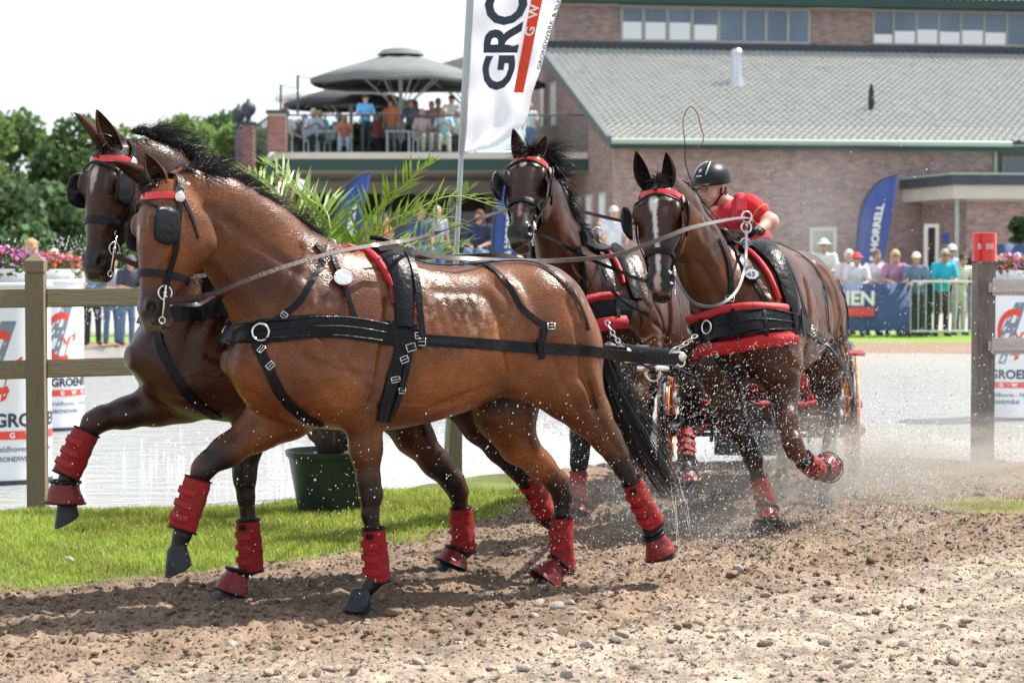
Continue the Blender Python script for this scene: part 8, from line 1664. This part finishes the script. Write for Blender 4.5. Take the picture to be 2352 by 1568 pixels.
m = MB(); c = shL.lerp(elb, .52); ax = (elb-shL).normalized(); m.ring(c, .073, .006, ax, 20, 6); m.build('sleeve_trim', mat('orange_trim', (.65, .22, .03), .7), dr, True)
m = MB(); q = [shL+Vector((-.10, -.13, .035)), shL+Vector((-.035, -.12, .05)), shL+Vector((-.03, -.13, -.035)), shL+Vector((-.11, -.15, -.04))]; m.add(q+[x+Vector((0, .03, -.004)) for x in q], [(0, 1, 2, 3), (4, 7, 6, 5), (0, 4, 5, 1), (1, 5, 6, 2), (2, 6, 7, 3), (3, 7, 4, 0)]); o = m.build('shoulder_flap', mat('coral_flap', (.68, .06, .07), .8, bump=.4, bscale=10), dr)
f = Field((.9, 14.2, .3), (2.5, 16.1, 1.5), .014)
for s in (-1, 1): kn = K(.0, s*.16+.0, 1.22); f.cone(hipd+lcx*s*.1+Vector((0, 0, -.08)), kn, .10, .075, .04); f.cone(kn, K(.16, s*.16, .80), .07, .05, .03)
V, Q = f.mesh('t', 1); link('trousers', fast_mesh('trousers', V, Q), mat('dark_breeches', (.03, .03, .035), .8), dr)
for s in (-1, 1): m = MB(); a = K(.14, s*.16, .79); m.tube([a+Vector((0, 0, .10)), a+Vector((0, 0, .0)), a+hcx*.08-Vector((0, 0, .03)), a+hcx*.18-Vector((0, 0, .045))], [.058, .055, .045, .03], 10); m.build('boot', M_LEATHER, dr, True)
# helmet
f = Field(tuple(np.array(hc)-.22), tuple(np.array(hc)+.26), .006); f.ell(hq(0, -.012, .052), (.128, .157, .125), HM, .01); f.ell(hq(0, .0, -.085), (.24, .3, .13), HM, .012, True); f.ell(hq(0, .135, .032), (.09, .075, .011), HM, .012); f.ell(hq(0, -.015, .03), (.09, .115, .11), HM, .004, True)
V, Q = f.mesh('h', 1); he = link('helmet', fast_mesh('helmet', V, Q), mat('black_helmet', (.008, .011, .014), .4, spec=.25, coat=.06, noise=.3, nscale=20), dr)
def onh(th, ph, o_=.003): a, b, c = .128+o_, .157+o_, .125+o_; return hq(0, -.012, .052)+hr*a*math.cos(ph)*math.sin(th)+hf*b*math.cos(ph)*math.cos(th)+hu*c*math.sin(ph)
M_SILV = mat('silver_trim', (.5, .54, .56), .4, metal=.4)
for s in (-1, 1): m = MB(); m.tube([onh(s*(.42+.25*i/14), .35+1.05*i/14) for i in range(15)], .0045, 5); m.build('trim_line', M_SILV, he, True)
m = MB(); n_ = 14; cc = onh(0, .62, .004); V = [cc]+[onh(.11*math.cos(6.283*i/n_), .62+.11*math.sin(6.283*i/n_), .003) for i in range(n_)]; m.add(V, [(0, 1+i, 1+(i+1) % n_) for i in range(n_)]); m.build('round_badge', M_SILV, he)
m = MB(); m.tube([onh(-.16+.32*i/6, .28) for i in range(7)], .006, 5); m.build('front_mark', M_SILV, he, True)
m = MB()
for s in (-1, 1): m.tube([hq(s*.088, .01, .0), hq(s*.082, .02, -.05), hq(s*.055, .045, -.10), hq(.0, .055, -.125)], .0075, 6); m.tube([hq(s*.088, -.03, .0), hq(s*.080, .0, -.05)], .006, 6)
m.build('chin_strap', M_LEATHER, he, True)
for s in (-1, 1): m = MB(); m.ell(hq(s*.034, .090, .0005), (.0085, .0085, .0055), 10, 6); m.build('eye', mat('eye_brown', (.03, .018, .012), .2), dr, True)
for s in (-1, 1): m = MB(); m.tube([hq(s*.016, .097, .018), hq(s*.036, .098, .024), hq(s*.054, .085, .018)], [.003, .004, .002], 5); m.build('eyebrow', mat('brow_brown', (.10, .055, .03), .8), dr, True)
m = MB(); m.tube([hq(-.02, .0965, -.0665), hq(0, .1015, -.0655), hq(.02, .0965, -.0665)], [.002, .0045, .002], 6); m.build('lips', mat('lip', (.42, .14, .12), .4), dr, True)
f = Field(tuple(np.array(hc)-.2), tuple(np.array(hc)+.2), .008); f.ell(hq(0, -.07, -.03), (.075, .05, .065), HM, .02); V, Q = f.mesh('h', 1); link('hair', fast_mesh('hair', V, Q), mat('brown_hair', (.10, .05, .03), .6, noise=.3), dr)
# gloved hands closed on the reins
def fist(w0, h0, side, nm='glove'):
    w0, h0 = Vector(w0), Vector(h0); d = (h0-w0).normalized(); sd = d.cross(Vector((0, 0, 1))).normalized()*side; up = sd.cross(d)*side; f = Field(tuple(np.minimum(w0, h0)-.12), tuple(np.maximum(w0, h0)+.13), .005)
    f.cone(w0-d*.02, w0+d*.03, .036, .034, .012); f.ell(w0+d*.065, (.042, .042, .032), None, .015)
    for i in range(4):
        o_ = (i-1.5)*.021; b = w0+d*.085+sd*o_; l = (.030, .034, .032, .025)[i]; k1 = b+d*l+up*.004; k2 = k1+d*.010-up*.030; k3 = k2-d*.028-up*.006; f.cone(b, k1, .0115, .0105, .006); f.cone(k1, k2, .0105, .0098, .003); f.cone(k2, k3, .0098, .0085, .003)
    t0 = w0+d*.045-sd*.036; t1 = t0+d*.034-sd*.010-up*.010; t2 = t1+d*.026+sd*.014-up*.012; f.cone(t0, t1, .014, .012, .008); f.cone(t1, t2, .012, .010, .004); V, Q = f.mesh('g', 1); return link(nm, fast_mesh(nm, V, Q), M_LEATHER2, dr)
fist(wri, han, 1); fist(P(1690, 560, 15.05), P(1700, 548, 14.92), -1); m = MB(); m.tube([P(1645, 545, 15.3), P(1665, 568, 15.2), P(1690, 560, 15.05)], [.06, .05, .034], 10); m.build('forearm', mat('fair_skin_arm', (.60, .33, .25), .42, sss=.15), dr, True)
# whip
wh = empty('driving_whip', P(1590, 430, 15.0), 0, 'long thin driving whip with a red lash curling above the driver', 'whip')
m = MB(); m.tube(catmull([P(1700, 548, 14.92), P(1620, 470, 15.0), P(1578, 390, 15), P(1573, 330, 15), P(1570, 300, 15)], 20), [.007-.004*i/19 for i in range(20)], 6); m.build('stick', M_LEATHER, wh, True)
m = MB(); m.tube(catmull([P(1570, 300, 15), P(1569, 275, 15), P(1578, 252, 15), P(1588, 245, 15), P(1602, 262, 15), P(1612, 300, 15), P(1617, 312, 15), P(1612, 330, 15), P(1597, 345, 15)], 40), [.0042]*40, 5); m.build('lash', mat('red_brown_lash', (.32, .05, .03), .6), wh, True)

# ------------------------------------------------------------------ water drops, spray and dust
M_DROP = mat('water_drop', (.92, .93, .95), .25, tl=.5, spec=.8); M_DUSTD = mat('mud_drop', (.10, .08, .06), .6)
q = np.random.default_rng(33)
def cloud(n, box_, s0, s1, zpow=1.0, dens=None):
    x = q.uniform(box_[0], box_[1], n); y_ = q.uniform(box_[2], box_[3], n); z = box_[4]+(box_[5]-box_[4])*q.random(n)**zpow
    if dens is not None: k = q.random(n) < dens(x, y_, z); x, y_, z = x[k], y_[k], z[k]
    return x, y_, z, s0+(s1-s0)*q.random(len(x))**3
def join(*cs): return [np.concatenate([c[i] for c in cs]) for i in range(4)]
clump = lambda x, y_, z: np.clip((fbm(x*3, y_*3, z*3, 3, 81)-.35)*3.5, .05, 1)
c1_ = cloud(46000, (.55, 2.45, 11.2, 13.6, .0, 1.15), .0007, .0026, 1.1, lambda x, y_, z: clump(x, y_, z)*np.clip(1.35-z*.75, 0, 1))
c2_ = cloud(4500, (-.2, 1.2, 9.7, 11.2, .0, 1.0), .0008, .0023, 1.0, clump); c3_ = cloud(1300, (-2.0, .4, 8.7, 9.4, .15, 1.0), .0008, .0022, 1.0, clump)
c4_ = cloud(6500, (1.2, 3.6, 13.5, 16.5, .0, 1.5), .001, .0034, 1.6, clump); c5_ = cloud(900, (-5.2, -4.3, 21, 24, .9, 1.8), .0025, .006, 1.0); c6_ = cloud(900, (1.5, 3.2, 13.2, 16, 1.2, 2.7), .001, .0026, 1.0, clump)
x, y_, z, s = join(c1_, c2_, c3_, c4_, c5_, c6_); el = np.stack([-.5+q.normal(0, .25, len(x)), np.zeros(len(x)), -1+q.normal(0, .2, len(x))], 1)*q.uniform(.6, 2.2, (len(x), 1))
specks('water_drops', x, y_, z, s, M_DROP, el, seed=1)
x, y_, z, s = join(cloud(3200, (1.5, 4.0, 13.0, 16, .0, .75), .002, .006, 1.8, clump), cloud(1500, (.0, 1.6, 10.8, 12.6, .0, .25), .003, .009, 1.5)); specks('flying_soil', x, y_, z, s, M_DUSTD, seed=2)
# strings of water thrown off the tail and hooves
m = MB(); r = random.Random(9)
for i in range(5):
    a = r.uniform(-1.2, 1.2); p0 = P(1545+r.uniform(-12, 12), 1120+r.uniform(-20, 20), 10.7); d = Vector((math.cos(a)*.25, -.05, math.sin(a)*.16-.08))*r.uniform(.15, .4); m.tube([p0+d*t_+Vector((0, 0, -.25*t_*t_+.03*math.sin(t_*9+i))) for t_ in [k_/7 for k_ in range(8)]], [.0011*r.uniform(.4, 1)]*8, 4)
tag(m.build('water_strings', M_DROP, None, True), kind='stuff')
# sparkling churned surface behind the leaders
x, y_, z, s = join(churn(5000, .45, 17.6, 1.3, 1.6, 1, .02, .004, .014), churn(3500, 2.6, 18.6, 1.2, 1.0, 2, .02, .004, .015), churn(1200, 3.6, 18.2, .8, .5, 3, .03, .005, .015)); k_ = pond_in(x, y_) > -.05; specks('churned_water', x[k_], y_[k_], z[k_]*1.0, s[k_], M_DROP, seed=4)
def puff(name, c, rad, dens, colr, sc=2.5, seed=0, zoff=0.0, thr=.42):
    m = MB(); m.ell((0, 0, 0), (1, 1, 1), 20, 12); o = m.build(name, [], None); o.location = c; o.scale = rad; mt = bpy.data.materials.new(name); mt.use_nodes = True; n = mt.node_tree; n.nodes.clear(); L = n.links
    out = n.nodes.new('ShaderNodeOutputMaterial'); pv = n.nodes.new('ShaderNodeVolumePrincipled'); pv.inputs['Color'].default_value = (*colr, 1); pv.inputs['Anisotropy'].default_value = .35; L.new(pv.outputs[0], out.inputs['Volume'])
    tc = n.nodes.new('ShaderNodeTexCoord'); ln = n.nodes.new('ShaderNodeVectorMath'); ln.operation = 'LENGTH'; L.new(tc.outputs['Object'], ln.inputs[0]); mr = n.nodes.new('ShaderNodeMapRange'); mr.inputs[1].default_value = 1.0; mr.inputs[2].default_value = .15; mr.interpolation_type = 'SMOOTHSTEP'; L.new(ln.outputs['Value'], mr.inputs[0])
    nz = n.nodes.new('ShaderNodeTexNoise'); nz.inputs['Scale'].default_value = sc; nz.inputs['Detail'].default_value = 5; nz.inputs['Roughness'].default_value = .6; mp = n.nodes.new('ShaderNodeMapping'); mp.inputs['Location'].default_value = (seed*3.1, seed, 0); L.new(tc.outputs['Object'], mp.inputs[0]); L.new(mp.outputs[0], nz.inputs['Vector'])
    m2 = n.nodes.new('ShaderNodeMapRange'); m2.inputs[1].default_value = thr; m2.inputs[2].default_value = thr+.22; L.new(nz.outputs[0], m2.inputs[0]); mu = n.nodes.new('ShaderNodeMath'); mu.operation = 'MULTIPLY'; L.new(mr.outputs[0], mu.inputs[0]); L.new(m2.outputs[0], mu.inputs[1])
    m3 = n.nodes.new('ShaderNodeMath'); m3.operation = 'MULTIPLY'; m3.inputs[1].default_value = dens; L.new(mu.outputs[0], m3.inputs[0]); L.new(m3.outputs[0], pv.inputs['Density']); o.data.materials.append(mt); return tag(o, kind='stuff')
DC = (.78, .71, .63)
puff('dust_cloud', (2.35, 13.9, .22), (1.25, 1.1, .40), 2.8, DC, 2.2, 1); puff('dust_cloud', (3.35, 15.2, .12), (1.5, 1.5, .40), 2.6, DC, 2.0, 2); puff('dust_cloud', (1.7, 12.9, .3), (.8, .8, .55), 1.5, DC, 2.6, 6); puff('dust_cloud', (.95, 12.3, .15), (.9, .8, .40), 2.0, DC, 2.4, 3)
puff('spray_mist', (2.35, 16.6, 1.8), (.9, .9, .95), .16, (.95, .96, .98), 2.0, 4, thr=.35); puff('spray_mist', (3.5, 17.4, .35), (1.5, 1.2, .6), .45, (.93, .93, .93), 2.2, 5)
